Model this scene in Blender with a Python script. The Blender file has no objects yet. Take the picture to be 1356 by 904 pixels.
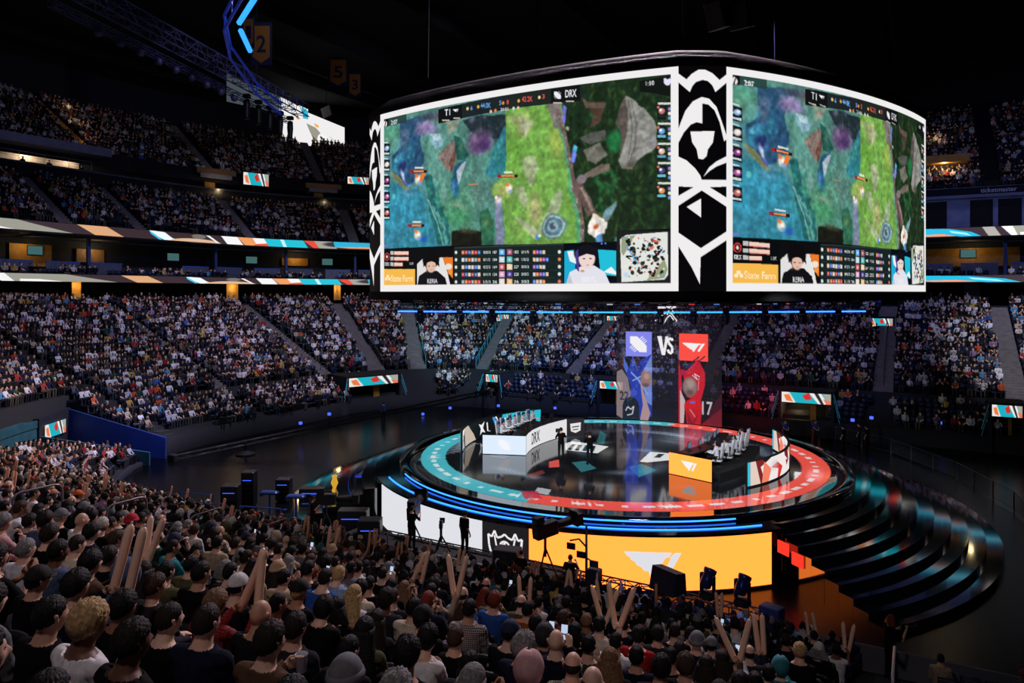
import bpy, math, random
import numpy as np
from mathutils import Matrix, Vector
PI = math.pi
rng = np.random.default_rng(7)
random.seed(7)
SC = bpy.context.scene
COL = SC.collection

# ------------------------------------------------------------------ camera frame
# world = arena plan: x along the near stand, y across the floor, z up, origin under the stage centre
F, Y0, HC, ANG = 970.0, 388.0, 11.9, math.radians(29)
CA, SA = math.cos(ANG), math.sin(ANG)
CX, CY = 6.2, 43.0
CAM = (-CX * CA + CY * SA, -CX * SA - CY * CA, HC)

def ray(px, py, Y):
    dx, dy = (px - 678) * Y / F - CX, Y - CY
    return (dx * CA - dy * SA, dx * SA + dy * CA, HC - (py - Y0) * Y / F)

def atz(px, py, z):
    return ray(px, py, (HC - z) * F / (py - Y0))

def proj(u, v, z):
    X, Y = u * CA + v * SA + CX, -u * SA + v * CA + CY
    return 678 + F * X / Y, Y0 + F * (HC - z) / Y, Y

# ------------------------------------------------------------------ tagging
def tag(o, label=None, cat=None, group=None, kind=None):
    if label: o['label'] = label
    if cat: o['category'] = cat
    if group: o['group'] = group
    if kind: o['kind'] = kind
    return o

def empty(name, loc=(0, 0, 0), rz=0.0, label=None, cat=None, group=None):
    o = bpy.data.objects.new(name, None)
    COL.objects.link(o)
    o.location = loc
    o.rotation_euler = (0, 0, rz)
    return tag(o, label, cat, group)

def link(name, me, parent=None, loc=None, rz=None):
    o = bpy.data.objects.new(name, me)
    COL.objects.link(o)
    if parent is not None: o.parent = parent
    if loc is not None: o.location = loc
    if rz is not None: o.rotation_euler = (0, 0, rz)
    return o

def copy_tree(o, parent=None):
    c = o.copy()
    COL.objects.link(c)
    c.parent = parent
    for ch in o.children:
        copy_tree(ch, c)
    return c

# ------------------------------------------------------------------ materials
def srgb(r, g=None, b=None):
    if g is None: r, g, b = r
    f = lambda c: (c / 255 / 12.92) if c / 255 <= 0.04045 else ((c / 255 + 0.055) / 1.055) ** 2.4
    return (f(r), f(g), f(b))

MATS = {}
def mat(name, rgb, rough=0.7, metal=0.0, noise=0.15, nscale=8.0, emit=0.0, spec=0.5, coat=0.0):
    if name in MATS: return MATS[name]
    m = bpy.data.materials.new(name)
    m.use_nodes = True
    nt = m.node_tree
    b = nt.nodes['Principled BSDF']
    col = srgb(*rgb)
    b.inputs['Roughness'].default_value = rough
    b.inputs['Metallic'].default_value = metal
    b.inputs['Specular IOR Level'].default_value = spec
    b.inputs['Coat Weight'].default_value = coat
    if noise > 0:
        tc = nt.nodes.new('ShaderNodeTexCoord')
        n = nt.nodes.new('ShaderNodeTexNoise')
        n.inputs['Scale'].default_value = nscale
        n.inputs['Detail'].default_value = 3
        r = nt.nodes.new('ShaderNodeValToRGB')
        lo, hi = max(0, 1 - noise * 1.5), 1 + noise
        r.color_ramp.elements[0].position = 0.3
        r.color_ramp.elements[1].position = 0.7
        r.color_ramp.elements[0].color = (*[c * lo for c in col], 1)
        r.color_ramp.elements[1].color = (*[min(1, c * hi) for c in col], 1)
        nt.links.new(tc.outputs['Object'], n.inputs['Vector'])
        nt.links.new(n.outputs['Fac'], r.inputs['Fac'])
        nt.links.new(r.outputs['Color'], b.inputs['Base Color'])
    else:
        b.inputs['Base Color'].default_value = (*col, 1)
    if emit > 0:
        b.inputs['Emission Color'].default_value = (*col, 1)
        b.inputs['Emission Strength'].default_value = emit
    MATS[name] = m
    return m

def glow(name, rgb_lin, strength=1.0, sampling='AUTO'):
    if name in MATS: return MATS[name]
    m = bpy.data.materials.new(name)
    m.use_nodes = True
    nt = m.node_tree
    b = nt.nodes['Principled BSDF']
    b.inputs['Base Color'].default_value = (0.01, 0.01, 0.01, 1); b.inputs['Roughness'].default_value = .9; b.inputs['Specular IOR Level'].default_value = 0
    b.inputs['Emission Color'].default_value = (*rgb_lin, 1)
    b.inputs['Emission Strength'].default_value = strength
    m.cycles.emission_sampling = sampling
    MATS[name] = m
    return m

def tint(name, rough=.8, noise=.12, nscale=14.0, spec=.4):
    """one material for many things: each object's own colour with a little cloth-like variation"""
    if name in MATS: return MATS[name]
    m = bpy.data.materials.new(name); m.use_nodes = True; nt = m.node_tree; b = nt.nodes['Principled BSDF']
    b.inputs['Roughness'].default_value = rough; b.inputs['Specular IOR Level'].default_value = spec
    oi = nt.nodes.new('ShaderNodeObjectInfo'); tc = nt.nodes.new('ShaderNodeTexCoord'); n = nt.nodes.new('ShaderNodeTexNoise'); n.inputs['Scale'].default_value = nscale; n.inputs['Detail'].default_value = 3
    mr = nt.nodes.new('ShaderNodeMapRange'); mr.inputs[1].default_value = .3; mr.inputs[2].default_value = .7; mr.inputs[3].default_value = 1 - noise * 1.5; mr.inputs[4].default_value = 1 + noise
    mx = nt.nodes.new('ShaderNodeVectorMath'); mx.operation = 'SCALE'
    nt.links.new(tc.outputs['Object'], n.inputs['Vector']); nt.links.new(n.outputs['Fac'], mr.inputs[0]); nt.links.new(oi.outputs['Color'], mx.inputs[0]); nt.links.new(mr.outputs[0], mx.inputs['Scale']); nt.links.new(mx.outputs[0], b.inputs['Base Color'])
    MATS[name] = m
    return m

def streaks(m, vec):
    """fine strand-like relief and tone along the head"""
    nt = m.node_tree; b = nt.nodes['Principled BSDF']; tc = nt.nodes.new('ShaderNodeTexCoord'); mp = nt.nodes.new('ShaderNodeMapping'); mp.inputs['Scale'].default_value = vec
    n = nt.nodes.new('ShaderNodeTexNoise'); n.inputs['Scale'].default_value = 1.0; n.inputs['Detail'].default_value = 4
    bp = nt.nodes.new('ShaderNodeBump'); bp.inputs['Strength'].default_value = .9; bp.inputs['Distance'].default_value = .012
    nt.links.new(tc.outputs['Object'], mp.inputs['Vector']); nt.links.new(mp.outputs[0], n.inputs['Vector']); nt.links.new(n.outputs['Fac'], bp.inputs['Height']); nt.links.new(bp.outputs[0], b.inputs['Normal'])
    return m

def plaid(name, a, b_, scale=18.0):
    if name in MATS: return MATS[name]
    m = bpy.data.materials.new(name)
    m.use_nodes = True
    nt = m.node_tree
    bs = nt.nodes['Principled BSDF']
    bs.inputs['Roughness'].default_value = 0.85
    tc = nt.nodes.new('ShaderNodeTexCoord')
    last = None
    for ax in ('X', 'Z'):
        w = nt.nodes.new('ShaderNodeTexWave')
        w.bands_direction = ax
        w.inputs['Scale'].default_value = scale
        nt.links.new(tc.outputs['Object'], w.inputs['Vector'])
        mx = nt.nodes.new('ShaderNodeMix')
        mx.data_type = 'RGBA'
        r = nt.nodes.new('ShaderNodeValToRGB')
        r.color_ramp.elements[0].position = 0.55
        r.color_ramp.elements[1].position = 0.75
        r.color_ramp.elements[1].color = (0.8, 0.8, 0.8, 1)
        nt.links.new(w.outputs['Fac'], r.inputs['Fac'])
        nt.links.new(r.outputs['Color'], mx.inputs[0])
        if last is None: mx.inputs[6].default_value = (*srgb(*a), 1)
        else: nt.links.new(last, mx.inputs[6])
        mx.inputs[7].default_value = (*srgb(*b_), 1)
        last = mx.outputs[2]
    nt.links.new(last, bs.inputs['Base Color'])
    MATS[name] = m
    return m

def attr_mat(name, kind='diffuse', strength=1.0, rough=0.8, alpha=False):
    if name in MATS: return MATS[name]
    m = bpy.data.materials.new(name)
    m.use_nodes = True
    nt = m.node_tree
    b = nt.nodes['Principled BSDF']
    a = nt.nodes.new('ShaderNodeAttribute')
    a.attribute_name = 'Col'
    b.inputs['Roughness'].default_value = rough
    if kind == 'diffuse':
        nt.links.new(a.outputs['Color'], b.inputs['Base Color'])
        b.inputs['Specular IOR Level'].default_value = 0.25
    else:
        b.inputs['Base Color'].default_value = (0.006, 0.006, 0.007, 1)
        nt.links.new(a.outputs['Color'], b.inputs['Emission Color'])
        b.inputs['Emission Strength'].default_value = strength
        m.cycles.emission_sampling = 'NONE'
        if alpha:
            nt.links.new(a.outputs['Alpha'], b.inputs['Alpha'])
    MATS[name] = m
    return m

# ------------------------------------------------------------------ mesh builder
class MB:
    def __init__(s): s.v, s.f, s.m = [], [], []
    def add(s, vs, fs, mi=0, M=None):
        b = len(s.v)
        if M is not None: vs = [tuple(M @ Vector(p)) for p in vs]
        s.v += [tuple(p) for p in vs]
        s.f += [tuple(b + i for i in f) for f in fs]
        s.m += [mi] * len(fs)
        return s
    def box(s, c, size, rz=0.0, mi=0, M=None, bev=0.0, rx=0.0):
        x, y, z = [q / 2 for q in size]
        R = Matrix.Translation(c) @ Matrix.Rotation(rz, 4, 'Z') @ Matrix.Rotation(rx, 4, 'X')
        if M is not None: R = M @ R
        if bev <= 0:
            vs = [(-x, -y, -z), (x, -y, -z), (x, y, -z), (-x, y, -z), (-x, -y, z), (x, -y, z), (x, y, z), (-x, y, z)]
            return s.add(vs, [(0, 3, 2, 1), (4, 5, 6, 7), (0, 1, 5, 4), (1, 2, 6, 5), (2, 3, 7, 6), (3, 0, 4, 7)], mi, R)
        b = min(bev, x * .9, y * .9, z * .9)
        rings = []
        for zz, k in ((-z, b), (-z + b, 0), (z - b, 0), (z, b)):
            X, Yy = x - k, y - k
            rings.append([(-X + b, -Yy, zz), (X - b, -Yy, zz), (X, -Yy + b, zz), (X, Yy - b, zz), (X - b, Yy, zz), (-X + b, Yy, zz), (-X, Yy - b, zz), (-X, -Yy + b, zz)])
        vs = [p for r in rings for p in r]
        fs = [tuple(range(7, -1, -1)), tuple(range(24, 32))]
        for k in range(3):
            for i in range(8):
                j = (i + 1) % 8
                fs.append((8 * k + i, 8 * k + j, 8 * k + 8 + j, 8 * k + 8 + i))
        return s.add(vs, fs, mi, R)
    def tube(s, pts, r, n=8, mi=0, M=None, closed=False):
        pts = [Vector(p) for p in pts]
        rs = r if isinstance(r, (list, tuple)) else [r] * len(pts)
        vs, L = [], len(pts)
        up0 = None
        for i, p in enumerate(pts):
            a = pts[i - 1] if (i > 0 or closed) else p
            b = pts[(i + 1) % L] if (i < L - 1 or closed) else p
            t = (b - a)
            t = t.normalized() if t.length > 1e-9 else Vector((0, 0, 1))
            if up0 is None:
                up0 = Vector((0, 0, 1)) if abs(t.z) < .9 else Vector((1, 0, 0))
            x = t.cross(up0)
            if x.length < 1e-6: x = t.orthogonal()
            x.normalize()
            y = x.cross(t).normalized()
            up0 = y
            for k in range(n):
                a_ = 2 * PI * k / n
                vs.append(tuple(p + (x * math.cos(a_) + y * math.sin(a_)) * rs[i]))
        fs = []
        for i in range(L if closed else L - 1):
            for k in range(n):
                j, i2 = (k + 1) % n, (i + 1) % L
                fs.append((i * n + k, i * n + j, i2 * n + j, i2 * n + k))
        if not closed:
            fs.append(tuple(range(n - 1, -1, -1)))
            fs.append(tuple((L - 1) * n + k for k in range(n)))
        return s.add(vs, fs, mi, M)
    def lathe(s, prof, n=20, mi=0, M=None):
        vs, fs = [], []
        for r, z in prof:
            for k in range(n):
                a = 2 * PI * k / n
                vs.append((r * math.cos(a), r * math.sin(a), z))
        for i in range(len(prof) - 1):
            for k in range(n):
                j = (k + 1) % n
                fs.append((i * n + k, i * n + j, (i + 1) * n + j, (i + 1) * n + k))
        fs.append(tuple(range(n - 1, -1, -1)))
        fs.append(tuple((len(prof) - 1) * n + k for k in range(n)))
        return s.add(vs, fs, mi, M)
    def prism(s, poly, z0, z1, mi=0, M=None):
        n = len(poly)
        vs = [(x, y, z0) for x, y in poly] + [(x, y, z1) for x, y in poly]
        fs = [tuple(range(n - 1, -1, -1)), tuple(range(n, 2 * n))] + [(i, (i + 1) % n, n + (i + 1) % n, n + i) for i in range(n)]
        return s.add(vs, fs, mi, M)
    def sheet(s, P, mi=0, thick=0.0):
        """P: grid of points [rows][cols]; thick > 0 closes it into a slab along the average normal"""
        R, Cn = len(P), len(P[0])
        vs = [tuple(p) for r in P for p in r]
        fs = [(i * Cn + j, i * Cn + j + 1, (i + 1) * Cn + j + 1, (i + 1) * Cn + j) for i in range(R - 1) for j in range(Cn - 1)]
        if thick:
            a = (Vector(P[0][-1]) - Vector(P[0][0])).cross(Vector(P[-1][0]) - Vector(P[0][0])).normalized() * thick
            o = len(vs)
            vs += [tuple(Vector(p) - a) for p in vs]
            fs += [tuple(o + q for q in reversed(f)) for f in fs[:]]
            rim = [j for j in range(Cn)] + [i * Cn + Cn - 1 for i in range(1, R)] + [(R - 1) * Cn + j for j in range(Cn - 2, -1, -1)] + [i * Cn for i in range(R - 2, 0, -1)]
            for k in range(len(rim)):
                p, q = rim[k], rim[(k + 1) % len(rim)]
                fs.append((q, p, o + p, o + q))
        return s.add(vs, fs, mi)
    def mesh(s, name, mats, smooth=False):
        me = bpy.data.meshes.new(name)
        me.from_pydata(s.v, [], s.f)
        for m in (mats if isinstance(mats, (list, tuple)) else [mats]): me.materials.append(m)
        me.polygons.foreach_set('material_index', np.array(s.m, dtype=np.int32))
        if smooth: me.polygons.foreach_set('use_smooth', np.ones(len(s.f), dtype=bool))
        me.update()
        return me
    def build(s, name, mats, parent=None, smooth=False, loc=None, rz=None):
        return link(name, s.mesh(name, mats, smooth), parent, loc, rz)

def truss(mb, p0, p1, w=0.4, rc=0.03, rb=0.018, step=0.5, n=5):
    """box truss between two points"""
    p0, p1 = Vector(p0), Vector(p1)
    d = (p1 - p0)
    L = d.length
    d.normalize()
    x = d.cross(Vector((0, 0, 1))).normalized() * w / 2
    y = Vector((0, 0, 1)) * w / 2
    cs = [x + y, -x + y, -x - y, x - y]
    for c in cs: mb.tube([p0 + c, p1 + c], rc, n)
    k = max(2, int(L / step))
    for i in range(k):
        a, b = p0 + d * (L * i / k), p0 + d * (L * (i + 1) / k)
        for q in range(4):
            c0, c1 = cs[q], cs[(q + 1) % 4]
            if i % 2: c0, c1 = c1, c0
            mb.tube([a + c0, b + c1], rb, 4)
            mb.tube([a + cs[q], a + cs[(q + 1) % 4]], rb, 4)

def np_mesh(name, V, Q, cols=None, mats=None, smooth=False, domain='FACE', mi=None):
    """numpy mesh; Q (m,4) or (m,3)"""
    me = bpy.data.meshes.new(name)
    k = Q.shape[1]
    me.vertices.add(len(V))
    me.vertices.foreach_set('co', np.ascontiguousarray(V, dtype=np.float32).ravel())
    me.loops.add(Q.size)
    me.loops.foreach_set('vertex_index', np.ascontiguousarray(Q, dtype=np.int32).ravel())
    me.polygons.add(len(Q))
    me.polygons.foreach_set('loop_start', np.arange(len(Q), dtype=np.int32) * k)
    me.polygons.foreach_set('loop_total', np.full(len(Q), k, dtype=np.int32))
    if smooth: me.polygons.foreach_set('use_smooth', np.ones(len(Q), dtype=bool))
    if mats is not None:
        for m in (mats if isinstance(mats, (list, tuple)) else [mats]): me.materials.append(m)
    if mi is not None: me.polygons.foreach_set('material_index', np.ascontiguousarray(mi, dtype=np.int32))
    me.update(calc_edges=True)
    if cols is not None:
        at = me.attributes.new('Col', 'FLOAT_COLOR', domain)
        if cols.shape[1] == 3: cols = np.concatenate([cols, np.ones((len(cols), 1))], 1)
        at.data.foreach_set('color', np.ascontiguousarray(cols, dtype=np.float32).ravel())
    return me

# ------------------------------------------------------------------ LED pictures: painted pixel by pixel
_TXT = {}
def text_tris(s):
    if s in _TXT: return _TXT[s]
    cu = bpy.data.curves.new('glyphs', 'FONT')
    cu.body = s
    cu.offset = 0.018
    cu.resolution_u = 3
    ob = bpy.data.objects.new('glyphs', cu)
    COL.objects.link(ob)
    dg = bpy.context.evaluated_depsgraph_get()
    dg.update()
    me = ob.evaluated_get(dg).to_mesh()
    me.calc_loop_triangles()
    V = np.array([v.co[:2] for v in me.vertices])
    T = np.array([t.vertices[:] for t in me.loop_triangles])
    ob.evaluated_get(dg).to_mesh_clear()
    bpy.data.objects.remove(ob)
    bpy.data.curves.remove(cu)
    if len(V):
        lo, hi = V.min(0), V.max(0)
        V = (V - lo) / (hi - lo)
    _TXT[s] = (V, T)
    return _TXT[s]

def smooth_noise(h, w, cells, seed):
    r = np.random.default_rng(seed)
    g = r.random((int(h / w * cells) + 3, cells + 3))
    y = np.linspace(0, g.shape[0] - 2.01, h)
    x = np.linspace(0, g.shape[1] - 2.01, w)
    yi, xi = y.astype(int), x.astype(int)
    fy, fx = (y - yi)[:, None], (x - xi)[None]
    fy, fx = fy * fy * (3 - 2 * fy), fx * fx * (3 - 2 * fx)
    a = g[yi][:, xi]; b = g[yi][:, xi + 1]; c = g[yi + 1][:, xi]; d = g[yi + 1][:, xi + 1]
    return (a * (1 - fx) + b * fx) * (1 - fy) + (c * (1 - fx) + d * fx) * fy

class Pic:
    """an image in sRGB 0-255, row 0 at the top; mp maps author coordinates to 0..1 (x right, y down)"""
    def __init__(s, w, h, bg=(0, 0, 0), mp=None):
        s.w, s.h = w, h
        s.a = np.empty((h, w, 3)); s.a[:] = bg
        s.al = np.ones((h, w))
        s.mp = mp or (lambda p: p)
        s.alpha_val = None
    def _px(s, pts):
        q = np.array(s.mp(np.asarray(pts, float)), float)
        return q * [s.w, s.h]
    def _mask_poly(s, q):
        x0, y0 = np.floor(q.min(0)).astype(int); x1, y1 = np.ceil(q.max(0)).astype(int) + 1
        x0, y0, x1, y1 = max(0, x0), max(0, y0), min(s.w, x1), min(s.h, y1)
        if x1 <= x0 or y1 <= y0: return None
        acc = np.zeros((y1 - y0, x1 - x0))
        for ox, oy in ((.25, .25), (.75, .25), (.25, .75), (.75, .75)):
            X = np.arange(x0, x1)[None] + ox; Yv = np.arange(y0, y1)[:, None] + oy
            ins = np.zeros(acc.shape, bool)
            for i in range(len(q)):
                (ax, ay), (bx, by) = q[i - 1], q[i]
                if ay == by: continue
                c = ((ay > Yv) != (by > Yv)) & (X < (bx - ax) * (Yv - ay) / (by - ay) + ax)
                ins ^= c
            acc += ins * .25
        return acc, x0, y0, x1, y1
    def _blend(s, mk, col, al=1.0):
        if mk is None: return
        m, x0, y0, x1, y1 = mk
        m = m * al
        s.a[y0:y1, x0:x1] = s.a[y0:y1, x0:x1] * (1 - m[..., None]) + np.array(col, float) * m[..., None]
        if s.alpha_val is not None:
            s.al[y0:y1, x0:x1] = s.al[y0:y1, x0:x1] * (1 - m) + s.alpha_val * m
    def poly(s, pts, col, al=1.0):
        s._blend(s._mask_poly(s._px(pts)), col, al); return s
    def rect(s, x0, y0, x1, y1, col, al=1.0):
        return s.poly([(x0, y0), (x1, y0), (x1, y1), (x0, y1)], col, al)
    def blob(s, cx, cy, rx, ry, col, al=1.0, soft=.5, rot=0.0):
        c = s._px([(cx, cy), (cx + rx, cy), (cx, cy + ry)])
        RX, RY = max(.6, abs(c[1][0] - c[0][0])), max(.6, abs(c[2][1] - c[0][1]))
        R = max(RX, RY) if rot else 0
        ex, ey = max(RX, R), max(RY, R)
        x0, x1 = int(max(0, c[0][0] - ex - 1)), int(min(s.w, c[0][0] + ex + 2))
        y0, y1 = int(max(0, c[0][1] - ey - 1)), int(min(s.h, c[0][1] + ey + 2))
        if x1 <= x0 or y1 <= y0: return s
        X = np.arange(x0, x1)[None] + .5 - c[0][0]; Yv = np.arange(y0, y1)[:, None] + .5 - c[0][1]
        if rot:
            X, Yv = X * math.cos(rot) + Yv * math.sin(rot), -X * math.sin(rot) + Yv * math.cos(rot)
        d = np.sqrt((X / RX) ** 2 + (Yv / RY) ** 2)
        m = np.clip((1 - d) / max(soft, .5 / max(RX, RY)), 0, 1)
        s._blend((m, x0, y0, x1, y1), col, al); return s
    def line(s, pts, w, col, al=1.0):
        pts = [np.array(p, float) for p in pts]
        for a, b in zip(pts[:-1], pts[1:]):
            d = b - a
            n = np.array([-d[1], d[0]]) / (np.hypot(*d) + 1e-9) * w / 2
            s.poly([a + n, b + n, b - n, a - n], col, al)
        return s
    def text(s, txt, x, y, w, h, col, al=1.0, sl=0.0):
        """text filling the box (x, y top-left, w, h); sl = rise of the far end"""
        V, T = text_tris(txt)
        if not len(V): return s
        P = np.stack([x + V[:, 0] * w, y + (1 - V[:, 1]) * h + V[:, 0] * sl], 1)
        q = s._px(P)
        tot = np.zeros((s.h, s.w)); bb = [s.w, s.h, 0, 0]
        for t in T:
            mk = s._mask_poly(q[t])
            if mk is None: continue
            m, x0, y0, x1, y1 = mk
            tot[y0:y1, x0:x1] = np.minimum(1, tot[y0:y1, x0:x1] + m)
            bb = [min(bb[0], x0), min(bb[1], y0), max(bb[2], x1), max(bb[3], y1)]
        if bb[2] > bb[0]:
            s._blend((tot[bb[1]:bb[3], bb[0]:bb[2]], bb[0], bb[1], bb[2], bb[3]), col, al)
        return s
    def grain(s, x0, y0, x1, y1, amt, cells, seed):
        q = s._px([(x0, y0), (x1, y1)])
        a, b = q.min(0).astype(int), q.max(0).astype(int)
        a = np.clip(a, 0, [s.w, s.h]); b = np.clip(b, 0, [s.w, s.h])
        hh, ww = b[1] - a[1], b[0] - a[0]
        if hh < 2 or ww < 2: return s
        n = smooth_noise(hh, ww, cells, seed) * .6 + smooth_noise(hh, ww, cells * 3, seed + 1) * .4
        s.a[a[1]:b[1], a[0]:b[0]] *= (1 + amt * (n * 2 - 1))[..., None]
        return s
    def lin(s):
        c = np.clip(s.a, 0, 255) / 255
        return np.where(c <= .04045, c / 12.92, ((c + .055) / 1.055) ** 2.4)
    def half(s):
        """an image of half the size"""
        p = Pic(s.w // 2, s.h // 2)
        a = s.a[:s.h // 2 * 2, :s.w // 2 * 2]
        p.a = (a[::2, ::2] + a[1::2, ::2] + a[::2, 1::2] + a[1::2, 1::2]) / 4
        return p

def screen(name, pos, pic, material, parent=None, alpha=None, lin=None):
    """LED surface: one vertex per picture pixel; pos(S, T) -> points, S right 0..1, T up 0..1"""
    L = pic.lin() if lin is None else lin
    h, w = L.shape[:2]
    S, T = np.meshgrid(np.linspace(0, 1, w), np.linspace(1, 0, h))
    V = pos(S, T).reshape(-1, 3)
    i = np.arange(h * w).reshape(h, w)
    Q = np.stack([i[:-1, :-1], i[1:, :-1], i[1:, 1:], i[:-1, 1:]], -1).reshape(-1, 4)
    c = L.reshape(-1, 3)
    if alpha is not None: c = np.concatenate([c, alpha.reshape(-1, 1)], 1)
    me = np_mesh(name, V, Q, c, material, True, 'POINT')
    return link(name, me, parent)

def t1_logo(p, fx, fy, col, flip=False):
    """winged emblem; fx, fy map 0..1 logo space to author space"""
    g = lambda pts: [(fx(x, y), fy(x, y)) for x, y in pts]
    p.poly(g([(0, 0), (.83, .03), (.79, .19), (.72, .23), (.505, 1), (.45, .9), (.43, .73), (.35, .72), (.30, .58), (.22, .5), (.20, .4), (.13, .32), (.1, .22), (.05, .16)]), col)
    p.poly(g([(.88, .04), (1, .04), (.76, .94), (.69, .94), (.67, .84), (.81, .27), (.80, .22)]), col)

def drx_logo(p, fx, fy, col):
    g = lambda pts: [(fx(x, y), fy(x, y)) for x, y in pts]
    p.poly(g([(0, 0), (.42, 0), (1, .58), (1, 1), (.58, 1), (0, .42)]), col)
    for k in range(4):
        x, y = .56 + k * .085, .2 + k * .085
        for a in (((x, y), (x + .2, y - .2)), ((1 - x, 1 - y), (.8 - x, 1.2 - y))):
            p.line(g(a), abs(fx(.05, 0) - fx(0, 0)), col)
# ------------------------------------------------------------------ the hung video board: six bowed faces, emblem strips at the corners
BC = (-0.3, 2.6)
B0, B1 = HC + 0.08, HC + 9.08          # bottom and top of the pictures
BREAKS = [(-187.4, -127.6), (-120.7, -62.9), (-56.0, 3.2), (10.0, 60.0), (66.0, 114.0), (120.0, 166.0)]

def board_r(th):
    for a, b in BREAKS:
        if a <= th <= b:
            t = (th - (a + b) / 2) / ((b - a) / 2)
            return 14.9 + 1.2 * t * t
    return 16.1
def board_pt(th, off=0.0):
    th = ((th + 187.4) % 360) - 187.4
    r = board_r(th) + off
    return BC[0] + r * math.cos(math.radians(th)), BC[1] + r * math.sin(math.radians(th))

M_LED = attr_mat('led_picture', 'emit', 1.0, rough=.5)
M_BLACK = mat('black_metal', (14, 14, 16), .5, noise=.1)
M_BLACKM = mat('matt_black_paint', (9, 9, 11), .8, noise=.1)
M_WHITE_LED = glow('white_led', srgb(238, 236, 236), 1.0, 'NONE')

def arc_pos(th0, th1, z0, z1, off=0.0, n=200):
    T = np.linspace(th0, th1, n)
    P = np.array([board_pt(t, off) for t in T])
    def f(S, Tt):
        x = np.interp(S, np.linspace(0, 1, n), P[:, 0]); y = np.interp(S, np.linspace(0, 1, n), P[:, 1])
        return np.stack([x, y, z0 + (z1 - z0) * Tt], -1)
    return f

# author coordinates of the game picture: the 1186x904 enlargement of the photograph's window 480..900 x 80..400
_th = np.linspace(*BREAKS[1], 400)
_pp = np.array([proj(*board_pt(t), HC)[::2] for t in _th])
def game_map(pts):
    px, py = 480 + pts[:, 0] / 2.824, 80 + pts[:, 1] / 2.824
    s = np.interp(px, _pp[:, 0], np.linspace(0, 1, 400))
    Y = np.interp(px, _pp[:, 0], _pp[:, 1])
    z = HC + (Y0 - py) * Y / F
    return np.stack([s, 1 - (z - B0) / (B1 - B0)], 1)

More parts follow.
